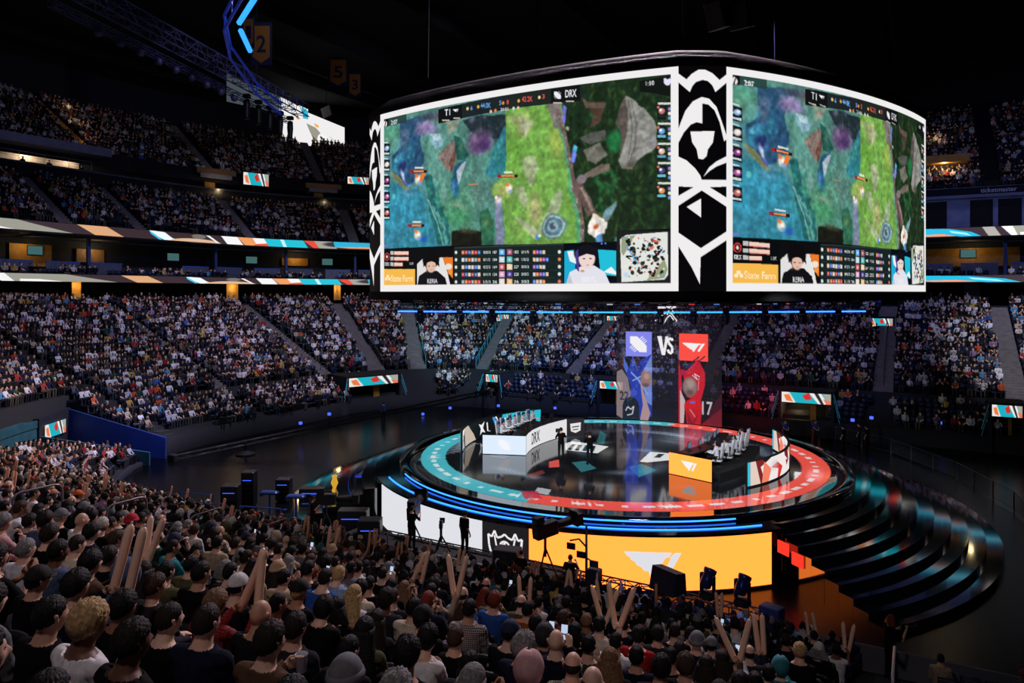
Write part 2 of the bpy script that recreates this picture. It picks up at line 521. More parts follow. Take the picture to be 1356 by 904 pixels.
def paint_game(W=640, H=360):
    p = Pic(W, H, (72, 128, 116), game_map)
    P, Bl, L = p.poly, p.blob, p.line
    # river and pool on the left
    P([(70, 230), (200, 215), (235, 430), (260, 560), (335, 700), (70, 710)], (66, 128, 134))
    P([(70, 455), (205, 480), (255, 560), (300, 640), (330, 700), (70, 705)], (40, 128, 152))
    Bl(140, 560, 90, 90, (38, 140, 175), .7, .9); Bl(105, 660, 70, 60, (42, 120, 150), .7, .9)
    Bl(170, 500, 40, 30, (90, 150, 190), .5, .9)
    Bl(100, 290, 60, 70, (90, 150, 115), .7, .8); Bl(105, 265, 50, 30, (70, 145, 115), .8, .8)
    # basin in the middle
    Bl(330, 540, 120, 130, (72, 140, 105), .9, .8); Bl(350, 590, 80, 60, (58, 142, 92), .8, .8)
    Bl(300, 330, 90, 90, (88, 150, 135), .7, .8); Bl(260, 440, 60, 70, (96, 150, 140), .6, .9)
    Bl(355, 545, 55, 14, (150, 135, 120), .5, .9, .3); Bl(300, 490, 12, 45, (130, 140, 165), .5, .9, -.2)
    # dark blue thicket and rocks, upper left
    P([(135, 225), (205, 205), (240, 215), (215, 300), (235, 380), (205, 440), (160, 470), (115, 430), (110, 350), (140, 320)], (34, 74, 108))
    Bl(155, 290, 22, 60, (95, 110, 140), .8, .7, -.15); Bl(180, 330, 26, 70, (30, 88, 125), .9, .7)
    Bl(143, 380, 34, 46, (36, 120, 165), .95, .5); Bl(148, 392, 22, 26, (34, 44, 104), .9, .5); Bl(132, 360, 22, 14, (80, 180, 200), .8, .6, -.5)
    for k in range(46):
        x, y = 115 + rng.random() * 120, 215 + rng.random() * 250
        Bl(x, y, 5 + rng.random() * 9, 8 + rng.random() * 18, [(28, 60, 110), (52, 140, 150), (20, 48, 84), (60, 110, 170)][k % 4], .55, .8, rng.random() * 2)
    P([(100, 415), (130, 430), (170, 470), (190, 480), (160, 482), (118, 450)], (120, 125, 80))
    Bl(150, 425, 9, 32, (190, 200, 235), .85, .6, -.5); Bl(160, 450, 8, 18, (120, 100, 220), .8, .6, -.6)
    # violet mounds
    Bl(235, 258, 58, 36, (128, 108, 160), .95, .6); Bl(225, 245, 40, 22, (150, 128, 178), .7, .8)
    Bl(245, 210, 90, 22, (60, 62, 90), .8, .7); Bl(290, 205, 30, 30, (100, 68, 52), .6, .8)
    P([(250, 280), (290, 262), (305, 292), (298, 312), (275, 325), (258, 308)], (118, 160, 178)); P([(252, 282), (288, 266), (296, 285), (270, 298)], (168, 200, 208))
    Bl(340, 250, 40, 24, (166, 140, 118), .7, .8, -.5); Bl(325, 235, 14, 40, (190, 150, 120), .5, .9, -.6)
    P([(375, 225), (450, 200), (540, 195), (535, 300), (520, 330), (480, 290), (400, 260)], (34, 46, 54))
    for k in range(40):
        Bl(390 + rng.random() * 145, 205 + rng.random() * 110, 6 + rng.random() * 9, 6 + rng.random() * 12, [(24, 32, 44), (60, 76, 84), (26, 60, 56), (90, 96, 116)][k % 4], .6, .8)
    Bl(436, 303, 62, 62, (104, 84, 122), .9, .6); Bl(440, 300, 44, 46, (92, 62, 112), 1, .6); Bl(460, 315, 26, 30, (66, 34, 96), .8, .8); Bl(425, 285, 20, 18, (140, 112, 140), .6, .9)
    # brown reeds, rocks and trees round the basin
    P([(280, 355), (305, 325), (335, 300), (348, 330), (340, 375), (320, 425), (300, 400)], (128, 108, 100)); P([(318, 390), (345, 320), (350, 340), (330, 425)], (104, 62, 52))
    P([(340, 285), (372, 300), (398, 345), (380, 375), (350, 380), (342, 330)], (32, 88, 78)); Bl(365, 320, 14, 30, (70, 120, 90), .7, .7, -.4)
    P([(342, 400), (384, 372), (378, 420), (356, 450), (345, 500), (325, 470)], (30, 86, 120)); P([(350, 420), (386, 375), (382, 410), (352, 470)], (150, 165, 176))
    Bl(342, 480, 22, 42, (26, 92, 124), .9, .6); Bl(335, 470, 7, 26, (90, 120, 210), .7, .7)
    for k in range(260):
        x, y = 432 + rng.normal() * 26, 485 + rng.normal() * 36
        Bl(x, y, 3, 2.4, [(112, 118, 114), (150, 152, 146), (84, 96, 92)][k % 3], .7, .8)
    for k in range(120):
        x, y = 315 + rng.normal() * 16, 360 + rng.normal() * 26
        Bl(x, y, 2.4, 3.4, [(150, 130, 122), (100, 90, 80), (120, 84, 76)][k % 3], .7, .8)
    P([(455, 425), (480, 345), (505, 290), (532, 240), (538, 410), (500, 430), (475, 440)], (34, 116, 124))
    for k in range(50):
        t = rng.random(); x = 530 - t * 70 + rng.random() * 10; y = 270 + t * 150 + rng.normal() * 12
        Bl(x, y, 5 + rng.random() * 7, 8 + rng.random() * 16, [(30, 90, 110), (70, 170, 160), (36, 130, 120), (40, 110, 150)][k % 4], .7, .7, .3)
    # lane
    P([(535, 140), (740, 90), (770, 380), (800, 540), (815, 690), (525, 700), (535, 560), (480, 500), (470, 470), (535, 425)], (104, 158, 62))
    Bl(520, 480, 60, 44, (150, 152, 80), .8, .8); Bl(600, 240, 40, 60, (172, 158, 104), .8, .7); Bl(640, 560, 40, 90, (176, 164, 110), .8, .7)
    Bl(720, 300, 40, 90, (158, 176, 70), .8, .8); Bl(570, 330, 36, 90, (98, 164, 50), .7, .8); Bl(700, 420, 50, 90, (118, 178, 70), .7, .8); Bl(585, 620, 40, 60, (124, 168, 74), .8, .8)
    Bl(560, 215, 30, 30, (150, 150, 100), .7, .8)
    P([(690, 170), (745, 165), (752, 260), (715, 250)], (120, 110, 108))
    L([(745, 255), (772, 385), (790, 500), (812, 690)], 26, (62, 146, 104), .8); L([(735, 220), (748, 280), (760, 370)], 16, (80, 130, 100), .6)
    for pts in ([(600, 365), (640, 360), (660, 400), (625, 470), (605, 420)], [(575, 470), (600, 460), (616, 520), (600, 550), (582, 520)], [(570, 570), (610, 600), (660, 640), (650, 670), (600, 620)], [(580, 205), (640, 225), (610, 290), (590, 250)]):
        P(pts, (158, 162, 130), .8)
    P([(645, 640), (735, 478), (752, 482), (735, 560), (668, 650)], (146, 162, 124), .9)
    Bl(715, 618, 50, 50, (86, 120, 116), 1, .12); Bl(715, 618, 42, 42, (150, 178, 176), 1, .1); Bl(715, 618, 36, 36, (72, 108, 124), 1, .1); Bl(715, 618, 24, 24, (126, 156, 166), 1, .2); Bl(715, 618, 15, 15, (58, 84, 108), 1, .3); Bl(722, 612, 8, 7, (190, 170, 150), .8, .6)
    L([(500, 500), (515, 560), (512, 690)], 26, (120, 124, 160), .9); Bl(502, 515, 14, 20, (220, 200, 190), .9, .5)
    P([(430, 560), (470, 545), (495, 590), (490, 690), (440, 690)], (40, 100, 72)); Bl(462, 600, 20, 30, (110, 150, 90), .7, .8)
    # stream bank running down the middle left
    P([(232, 440), (255, 430), (272, 520), (310, 590), (330, 690), (275, 690), (245, 560)], (28, 98, 96)); L([(258, 540), (290, 600), (312, 690)], 14, (96, 170, 160), .8); L([(240, 520), (275, 610), (296, 690)], 5, (150, 190, 190), .7)
    for k in range(40):
        t = rng.random(); Bl(250 + t * 60 + rng.normal() * 10, 440 + t * 230, 5 + rng.random() * 7, 8 + rng.random() * 12, [(24, 76, 84), (60, 150, 120), (34, 110, 104)][k % 3], .7, .7)
    P([(335, 645), (380, 630), (440, 632), (440, 700), (335, 700)], (26, 26, 20)); Bl(385, 635, 50, 14, (60, 70, 44), .8, .8)
    # dark wood on the right
    P([(748, 90), (860, 40), (1165, 0), (1165, 650), (945, 650), (945, 690), (830, 690), (815, 600), (790, 470), (765, 350)], (26, 44, 26))
    for k in range(420):
        x, y = 770 + rng.random() * 390, 75 + rng.random() * 590
        if x < 770 + max(0, (y - 300)) * .16: continue
        Bl(x, y, 4 + rng.random() * 8, 10 + rng.random() * 18, [(18, 36, 24), (38, 74, 34), (52, 92, 40), (24, 58, 36), (64, 96, 36), (14, 26, 18)][k % 6], .6, .75, rng.normal() * .5)
    Bl(935, 305, 36, 48, (26, 112, 58), .9, .5); Bl(900, 640, 40, 40, (30, 46, 24), .7, .8)
    for k in range(30): Bl(860 + rng.random() * 80, 400 + rng.random() * 190, 10, 20, (38, 110, 54), .6, .7, rng.normal())
    P([(835, 150), (905, 148), (900, 190), (885, 240), (850, 258), (862, 200)], (76, 56, 46)); P([(820, 130), (850, 155), (905, 150), (905, 170), (840, 175)], (96, 80, 66))
    P([(815, 285), (850, 275), (905, 262), (905, 300), (850, 320)], (80, 84, 76)); P([(825, 335), (880, 312), (905, 355), (862, 392), (838, 375)], (104, 104, 92)); P([(850, 405), (900, 395), (915, 415), (850, 440)], (94, 90, 76))
    P([(978, 132), (1005, 145), (1045, 172), (1078, 215), (1092, 260), (1094, 315), (1070, 350), (1030, 372), (1000, 402), (965, 402), (948, 372), (962, 330), (968, 280), (945, 240), (955, 190)], (128, 128, 122))
    P([(978, 132), (955, 190), (940, 240), (962, 300), (950, 372), (975, 300), (985, 210)], (82, 72, 66))
    L([(1000, 150), (1015, 230), (1010, 330), (985, 400)], 6, (92, 88, 86), .8); L([(990, 150), (998, 260), (985, 390)], 4, (80, 72, 68), .8); Bl(1050, 260, 30, 70, (146, 146, 140), .7, .8); Bl(1070, 310, 24, 24, (124, 116, 130), .7, .8); Bl(1000, 390, 50, 20, (70, 66, 52), .7, .8)
    # timber palisade between lane and wood, with flags
    L([(735, 190), (748, 250), (768, 330), (785, 430), (800, 500), (812, 600), (825, 680)], 15, (112, 88, 82))
    L([(800, 440), (835, 540), (850, 580)], 34, (96, 74, 70)); L([(830, 430), (870, 410), (915, 395)], 20, (108, 92, 82)); L([(818, 470), (850, 565)], 10, (142, 122, 112)); Bl(818, 440, 20, 20, (132, 116, 124), .95, .3)
    for k in range(40):
        t = rng.random(); Bl(738 + t * 80 + rng.normal() * 5, 195 + t * 470, 4, 5, [(170, 150, 140), (70, 50, 60), (130, 110, 180), (190, 176, 150)][k % 4], .8, .6)
    P([(758, 168), (772, 172), (762, 235), (748, 228)], (104, 104, 206)); P([(792, 312), (806, 318), (790, 380), (776, 372)], (92, 110, 220)); P([(792, 312), (806, 318), (802, 335), (787, 330)], (60, 180, 210))
    Bl(768, 250, 9, 9, (200, 180, 150), .9, .3)
    P([(852, 572), (912, 600), (905, 640), (878, 662), (838, 640), (838, 620)], (226, 218, 208)); Bl(872, 618, 12, 9, (222, 92, 40), 1, .3, -.5); L([(850, 572), (915, 602)], 5, (120, 80, 40))
    P([(893, 590), (905, 560), (945, 528), (948, 545), (925, 590), (905, 604)], (96, 128, 138)); Bl(918, 570, 16, 14, (120, 170, 190), .8, .5); P([(870, 650), (900, 640), (895, 672), (868, 672)], (76, 128, 190))
    p.grain(70, 60, 1160, 700, .22, 60, 3)
    # let the painted shapes run together like brushed scenery
    yy, xx = np.mgrid[0:H, 0:W]
    for cells, amp, sd in ((14, .014, 71), (40, .006, 73)):
        dx = (smooth_noise(H, W, cells, sd) - .5) * amp * W; dy = (smooth_noise(H, W, cells, sd + 1) - .5) * amp * W
        p.a = p.a[np.clip(yy + dy, 0, H - 1).astype(int), np.clip(xx + dx, 0, W - 1).astype(int)]
    for _ in range(2): q_ = p.a.copy(); q_[1:-1, 1:-1] = (p.a[:-2, 1:-1] + p.a[2:, 1:-1] + p.a[1:-1, :-2] + p.a[1:-1, 2:] + 2 * p.a[1:-1, 1:-1]) / 6; p.a = q_
    lum = p.a.mean(2, keepdims=True); p.a = (lum + (p.a - lum) * .84) * 1.08
    p.a *= (.88 + .24 * smooth_noise(H, W, 120, 81))[..., None]
    # figures and their bars
    for (x, y) in ((548, 478), (208, 445), (206, 652)):
        Bl(x, y, 16, 22, (240, 226, 200), .95, .5); Bl(x - 6, y - 14, 10, 8, (232, 120, 60), .9, .5, .6); Bl(x + 6, y + 12, 12, 9, (130, 160, 220), .8, .5); Bl(x + 3, y - 2, 6, 7, (255, 250, 235), 1, .5)
    P([(222, 420), (236, 425), (222, 455), (212, 450)], (236, 120, 50)); Bl(230, 668, 18, 16, (40, 80, 190), .8, .6)
    for (x, y, wd) in ((545, 432, 70), (212, 415, 58), (204, 617, 56)):
        p.rect(x - wd / 2, y - 5, x + wd / 2, y + 5, (40, 20, 20)); p.rect(x - wd / 2 + 8, y - 4, x + wd / 2 - 12, y + 3, (236, 140, 84)); Bl(x - wd / 2, y, 7, 7, (160, 40, 44), 1, .2); p.rect(x - 16, y - 17, x + 16, y - 10, (235, 235, 230), .85)
    L([(400, 464), (430, 462)], 4, (230, 130, 90)); Bl(655, 660, 10, 12, (60, 140, 220), .9, .5); Bl(662, 655, 8, 7, (240, 240, 230), .9, .5); Bl(118, 508, 8, 12, (120, 220, 200), .6, .4)
    Bl(500, 512, 7, 9, (250, 230, 220), .9, .4)
    # top strip
    P([(284, 184), (560, 125), (815, 92), (815, 152), (560, 180), (284, 236)], (26, 30, 34), .93)
    P([(284, 184), (372, 164), (372, 218), (284, 236)], (18, 20, 23)); P([(705, 106), (812, 93), (812, 150), (705, 160)], (18, 20, 23))
    p.text('T1', 308, 184, 20, 24, (236, 238, 240), 1, -2); t1_logo(p, lambda x, y: 338 + x * 22, lambda x, y: 184 + y * 12 - x * 3, (240, 240, 240))
    for (t, x, y, w, h, c) in (('6', 404, 172, 8, 16, (110, 160, 236)), ('44.0K', 442, 160, 38, 20, (110, 170, 240)), ('5', 511, 152, 8, 17, (120, 160, 240)), ('8', 539, 149, 8, 17, (236, 90, 80)), ('42.2K', 596, 136, 40, 20, (236, 90, 84)), ('3', 672, 128, 9, 17, (236, 90, 84)), ('26:03', 516, 178, 30, 12, (220, 224, 228))):
        p.text(t, x, y, w, h, c, 1, -2)
    for (x, y, c) in ((393, 181, (226, 200, 120)), (433, 174, (230, 170, 70)), (526, 160, (230, 140, 60)), (584, 152, (230, 180, 80)), (661, 139, (240, 220, 150)), (480, 192, (220, 190, 170)), (497, 188, (226, 130, 60)), (565, 180, (210, 214, 220)), (582, 178, (222, 190, 160))): Bl(x, y, 6, 8, c, 1, .4)
    drx_logo(p, lambda x, y: 716 + x * 26, lambda x, y: 118 + y * 28 - x * 2, (235, 236, 238)); p.text('DRX', 758, 112, 42, 28, (238, 238, 240), 1, -4)
    for (x, y, w) in ((298, 222, 28), (340, 214, 26), (712, 157, 32), (760, 151, 30)): p.rect(x, y, x + w, y + 5, (220, 200, 190), .9)
    # clocks in the corners
    P([(74, 214), (165, 190), (165, 230), (74, 252)], (38, 62, 58), .85); P([(74, 216), (98, 210), (98, 246), (74, 252)], (14, 16, 18)); Bl(86, 238, 7, 13, (240, 232, 226), 1, .2); L([(84, 250), (88, 226)], 3, (20, 20, 20)); p.text('2:07', 107, 225, 24, 17, (236, 240, 240), 1, -4)
    P([(1035, 78), (1165, 56), (1165, 140), (1100, 125), (1035, 118)], (18, 20, 20), .9); p.text('1:10', 1058, 79, 32, 17, (238, 240, 240), 1, -3)
    for pts in ([(1125, 70), (1132, 66), (1138, 72), (1144, 70), (1150, 66), (1153, 82), (1146, 94), (1134, 94), (1126, 86)],): P(pts, (226, 222, 250))
    # portraits down both sides
    for k in range(5):
        y = 176 + k * 75 - (3 if k > 2 else 0)
        p.rect(1104, y - 18, 1154, y - 10, (236, 236, 232), .9); p.rect(1100, y - 4, 1134, y + 46, (20, 26, 30)); Bl(1118, y + 14, 15, 14, [(200, 120, 120), (110, 170, 220), (230, 190, 170), (80, 70, 140), (230, 150, 90)][k], 1, .4); Bl(1114, y + 10, 7, 7, (250, 245, 240), 1, .5)
        p.rect(1101, y + 28, 1133, y + 38, [(30, 40, 40), (110, 180, 200), (90, 160, 180), (110, 190, 190), (100, 190, 200)][k]); Bl(1105, y, 6, 6, (210, 110, 80), 1, .3)
        for q, c in enumerate(((150, 130, 210), (236, 230, 220), (110, 150, 210))): Bl(1147, y + 6 + q * 17, 7, 8, c, 1, .3)
    for k in range(5):
        y = 312 + k * 60
        p.rect(74, y - 7, 96, y - 2, (226, 230, 230), .8); p.rect(76, y, 103, y + 44, (16, 22, 28)); Bl(92, y + 17, 11, 12, [(150, 190, 230), (232, 222, 214), (150, 60, 130), (180, 90, 160), (200, 110, 100)][k], 1, .4); Bl(94, y + 14, 5, 6, (250, 245, 240), .9, .5); p.rect(80, y + 33, 101, y + 40, (200, 214, 216)); Bl(79, y + 8, 4, 5, (90, 110, 190), 1, .3); Bl(79, y + 22, 4, 5, (220, 224, 224), 1, .3)
    p.rect(76, 688, 98, 697, (110, 120, 200), .8)
    # lower panel
    P([(70, 704), (345, 692), (750, 684), (950, 676), (955, 636), (1165, 628), (1165, 860), (70, 860)], (10, 13, 15))
    P([(342, 700), (752, 684), (752, 845), (342, 845)], (22, 36, 36)); L([(345, 700), (752, 686)], 5, (52, 58, 60))
    for q, y in enumerate((712, 733, 754)):
        p.rect(105, y, 117, y + 14, (190, 190, 190)); p.rect(119, y + 1, [173, 173, 151][q], y + 15, (240, 205, 188)); p.rect(119, y + 13, [173, 173, 151][q], y + 15, (214, 92, 84))
    p.text('3.2K', 176, 754, 16, 9, (220, 220, 220)); Bl(92, 733, 10, 16, (206, 60, 56), 1, .1); Bl(92, 733, 7, 12, (20, 14, 16), 1, .1); P([(88, 733), (92, 726), (96, 733), (92, 740)], (240, 220, 210)); p.text('DRX', 85, 754, 16, 13, (236, 236, 236))
    p.rect(80, 779, 197, 850, (246, 186, 78)); p.text('State Farm', 107, 802, 82, 24, (255, 232, 190))
    for (dx, dy) in ((0, 0), (-6, 10), (6, 10)): Bl(95 + dx, 806 + dy, 5, 6.5, (255, 236, 196), 1, .1)
    # the two player cameras
    p.rect(199, 702, 340, 850, (14, 14, 17)); P([(205, 760), (228, 738), (240, 780), (232, 845), (205, 845)], (226, 224, 222)); P([(262, 740), (300, 735), (318, 790), (330, 845), (262, 845)], (230, 228, 226)); P([(300, 735), (338, 735), (338, 815), (322, 795)], (236, 124, 40)); Bl(322, 770, 16, 14, (240, 236, 230), .9, .3); Bl(328, 790, 10, 12, (240, 150, 70), 1, .3)
    P([(205, 845), (212, 805), (240, 786), (280, 786), (310, 812), (318, 845)], (18, 18, 22)); Bl(256, 742, 34, 38, (12, 11, 13), 1, .15); Bl(257, 768, 20, 27, (226, 186, 166), 1, .2); P([(228, 772), (228, 740), (256, 722), (286, 742), (288, 772), (276, 756), (258, 750), (240, 756)], (14, 12, 14)); Bl(249, 768, 4, 2, (40, 26, 26), 1, .4); Bl(266, 768, 4, 2, (40, 26, 26), 1, .4); Bl(258, 782, 5, 2, (176, 100, 96), .9, .5); Bl(240, 786, 5, 10, (240, 190, 170), .4, .8)
    p.text('KERIA', 243, 815, 38, 17, (226, 226, 228))
    p.rect(755, 682, 948, 850, (8, 12, 22)); P([(755, 712), (800, 705), (790, 845), (755, 845)], (30, 172, 212)); P([(880, 706), (948, 710), (948, 805), (890, 800)], (34, 190, 216)); P([(765, 712), (795, 712), (800, 760), (775, 750)], (236, 240, 244)); P([(900, 790), (930, 770), (948, 790), (948, 800)], (240, 244, 246))
    P([(758, 845), (775, 790), (815, 770), (865, 765), (905, 790), (930, 845)], (226, 226, 236)); P([(758, 845), (775, 800), (790, 845)], (196, 194, 210)); Bl(828, 716, 42, 42, (10, 10, 14), 1, .15); Bl(838, 738, 34, 42, (238, 214, 206), 1, .15); P([(800, 742), (802, 700), (838, 684), (876, 702), (878, 745), (866, 728), (838, 722), (812, 732)], (18, 18, 26)); Bl(828, 740, 6, 3, (50, 34, 40), 1, .4); Bl(852, 740, 6, 3, (50, 34, 40), 1, .4); Bl(842, 764, 7, 2.5, (190, 120, 120), .9, .5); P([(795, 715), (806, 705), (810, 790), (800, 780)], (70, 60, 140)); Bl(822, 786, 10, 6, (236, 120, 60), .8, .5)
    p.text('BERYL', 818, 808, 56, 19, (240, 240, 244)); Bl(894, 684, 4, 4, (90, 130, 230), 1, .3); Bl(908, 683, 4, 4, (90, 130, 230), 1, .3)
    # scoreboard table
    for k in range(5):
        y = 717 + k * 27.5
        L([(345, y + 13), (750, y + 11)], 1.5, (48, 60, 58), .8)
        Bl(350, y, 6, 8, (226, 226, 222), 1, .4)
        for q in range(6):
            c = [(226, 120, 60), (90, 130, 220), (210, 70, 80), (210, 214, 216), (70, 110, 190), (150, 160, 170), (236, 200, 170)][(k * 3 + q * 2 + (q > 2)) % 7]
            p.rect(371 + q * 12, y - 7, 381 + q * 12, y + 7, c); Bl(376 + q * 12, y, 3.5, 4, (240, 236, 230), .6, .6)
            if q < 4 + (k % 2): p.rect(637 + q * 12, y - 8, 647 + q * 12, y + 6, [(236, 130, 70), (226, 190, 160), (170, 90, 190), (200, 204, 210), (90, 130, 220)][(k + q * 2) % 5]); Bl(642 + q * 12, y - 1, 3.5, 4, (244, 240, 234), .6, .6)
        p.text(['0/0/1', '0/1/2', '0/2/3', '0/1/1', '1/1/1'][k], 452, y - 6, 26, 11, (224, 228, 226)); p.text(['187', '184', '169', '154', '36'][k], 487, y - 6, 16, 11, (224, 228, 226))
        p.rect(511, y - 12, 531, y + 10, [(90, 170, 230), (190, 214, 226), (200, 90, 100), (220, 160, 200), (226, 214, 200)][k]); Bl(521, y - 1, 7, 8, (244, 240, 240), .7, .5)
        p.rect(540, y - 12, 560, y + 10, [(160, 80, 110), (90, 190, 190), (236, 210, 170), (70, 60, 150), (240, 180, 120)][k]); Bl(550, y - 1, 7, 8, (250, 236, 226), .6, .5)
        p.text(['182', '148', '227', '228', '36'][k], 566, y - 7, 18, 11, (224, 228, 226)); p.text(['0/1/5', '1/0/2', '0/0/3', '0/0/2', '0/0/3'][k], 594, y - 7, 28, 11, (224, 228, 226)); Bl(736, y - 2, 8, 9, [(236, 236, 236), (240, 130, 90), (226, 226, 226), (236, 240, 240), (240, 120, 90)][k], 1, .5)
    # small map
    p.rect(950, 636, 1165, 850, (30, 32, 34)); P([(962, 668), (985, 652), (1140, 640), (1142, 800), (1128, 818), (968, 828)], (226, 228, 222)); P([(968, 660), (1020, 652), (975, 730), (966, 715)], (150, 160, 126)); P([(1128, 740), (1140, 780), (1128, 812), (1060, 822)], (150, 160, 126))
    r2 = np.random.default_rng(5)
    for k in range(150):
        x, y = 988 + r2.random() * 138, 668 + r2.random() * 132
        if abs((x - 988) / 138 + (y - 668) / 132 - 1) < .07: continue
        Bl(x, y, 3 + r2.random() * 8, 3 + r2.random() * 6, [(20, 24, 20), (24, 28, 24), (230, 230, 226), (44, 52, 40)][k % 4], 1, .25, r2.random() * 3)
    for k in range(46): Bl(980 + r2.random() * 150, 660 + r2.random() * 150, 3.5, 4, [(90, 170, 220), (230, 100, 70), (240, 240, 240), (230, 140, 170)][k % 4], 1, .3)
    L([(985, 690), (1010, 730), (1030, 760)], 5, (80, 160, 220)); Bl(1095, 675, 20, 6, (220, 90, 70), .9, .5, .2); Bl(1080, 700, 14, 8, (226, 120, 100), .9, .5, -.6); Bl(985, 800, 14, 14, (190, 210, 236), .9, .6)
    # white border
    p2 = Pic(W, H); p2.a, p2.mp = p.a, (lambda q: q)
    bx, by = .019, .034
    for r in ((0, 0, bx, 1), (1 - bx, 0, 1, 1), (0, 0, 1, by), (0, 1 - by - .003, 1, 1)): p2.rect(*r, (240, 238, 238))
    return p2

GAME = paint_game()
GAME_S = GAME.half()
GAME_XS = GAME_S.half()
GAME_M = Pic(430, 300)
_ix = np.linspace(0, 1, 431); _a = GAME.a
GAME_M.a = np.stack([np.stack([_a[int(r0 * 359.99 + .5) if False else min(359, int((r0 + .5) / 300 * 360))][:, :] for r0 in range(300)])[:, min(639, int((c0 + .5) / 430 * 640))] for c0 in range(430)], 1)

def paint_strip(W=90, H=360):
    p = Pic(W, H, (6, 5, 7), lambda q: np.stack([(q[:, 0] - 42) / (236 - 42), (q[:, 1] - 36) / (858 - 36)], 1))
    wh = (240, 238, 238)
    p.poly([(38, 60), (75, 85), (95, 65), (122, 50), (150, 50), (178, 62), (207, 86), (240, 62), (240, 92), (190, 131), (178, 107), (160, 91), (138, 87), (112, 95), (98, 110), (88, 132), (38, 92)], wh)
    p.poly([(38, 275), (70, 200), (100, 165), (135, 149), (165, 155), (195, 185), (215, 235), (240, 300), (225, 310), (207, 240), (187, 198), (162, 177), (138, 173), (138, 246), (115, 241), (92, 250), (65, 278), (38, 325)], wh)
    p.poly([(90, 275), (187, 273), (180, 315), (160, 340), (155, 365), (140, 377), (122, 374), (115, 340), (97, 315)], wh)
    p.poly([(38, 364), (75, 380), (110, 410), (130, 436), (135, 450), (240, 450), (240, 475), (168, 478), (240, 518), (240, 552), (135, 490), (38, 549), (38, 512), (102, 478), (38, 475)], wh)
    p.poly([(141, 441), (165, 405), (195, 383), (240, 362), (240, 386), (195, 402), (165, 420)], wh)
    p.poly([(75, 550), (132, 520), (132, 588)], wh)
    p.poly([(38, 640), (132, 700), (240, 636), (240, 668), (131, 733), (128, 832), (95, 770), (38, 686)], wh)
    return p
STRIP = paint_strip()

board = empty('video_board', (BC[0], BC[1], B0), 0, 'huge six-sided black video board hung over the round stage showing a game', 'video board')
def keep(o, parent):
    o.parent = parent
    o.matrix_parent_inverse = Matrix.Translation(parent.location).inverted()
    return o
# housing: one closed ring profile swept round the outline
angs = np.linspace(-187.4, 172.6, 241)[:-1]
prof = [(-.25, B0 - .42), (.06, B0 - .42), (.06, B0 - .03), (-.04, B0 - .03), (-.04, B1 + .03), (.06, B1 + .03), (.10, B1 + .35), (-.5, B1 + .8), (-2.2, B1 + 1.3), (-6, B1 + 1.5), (-6, B1 + 1.2), (-1.6, B1 + .4), (-1.2, B0 - .2)]
V = np.array([[(*board_pt(a, d), z) for d, z in prof] for a in angs]).reshape(-1, 3)
n, k = len(angs), len(prof)
i = np.arange(n)[:, None] * k + np.arange(k)[None]
Q = np.stack([i, np.roll(i, -1, 0), np.roll(np.roll(i, -1, 0), -1, 1), np.roll(i, -1, 1)], -1).reshape(-1, 4)
keep(link('housing', np_mesh('housing', V, Q[:, ::-1], None, M_BLACKM)), board)
for q, (a, b) in enumerate(BREAKS):
    pic = GAME if q == 1 else (GAME_S if q in (0, 2) else GAME_XS)
    if q == 2: pic = GAME_M
    o = screen('screen', arc_pos(a, b, B0, B1), pic, M_LED)
    keep(o, board)
for q in range(6):
    a, b = BREAKS[q][1], BREAKS[(q + 1) % 6][0] + (360 if q == 5 else 0)
    keep(screen('emblem_panel', arc_pos(a, b, B0, B1, 0, 20), STRIP, M_LED), board)
# hanging cables
hc = MB()
for a in np.linspace(-180, 150, 12):
    x, y = board_pt(a, -2.5)
    hc.tube([(x, y, B1 + 2.2), (x * .98, y * .98, 40.1)], .03, 5)
keep(hc.build('hoist_cables', M_BLACK), board)
# ------------------------------------------------------------------ round stage
ZS = 2.5
M_GLOSS = mat('polished_black_deck', (7, 8, 10), .07, noise=0)
M_STEP = mat('polished_black_steps', (8, 9, 12), .06, noise=0, spec=1.0)
M_STEP.node_tree.nodes['Principled BSDF'].inputs['IOR'].default_value = 2.1
M_BLUE_LED = glow('blue_led_strip', (.05, .42, 2.6), 1.6)
def st(px, py):
    return atz(px, py, ZS)[:2]

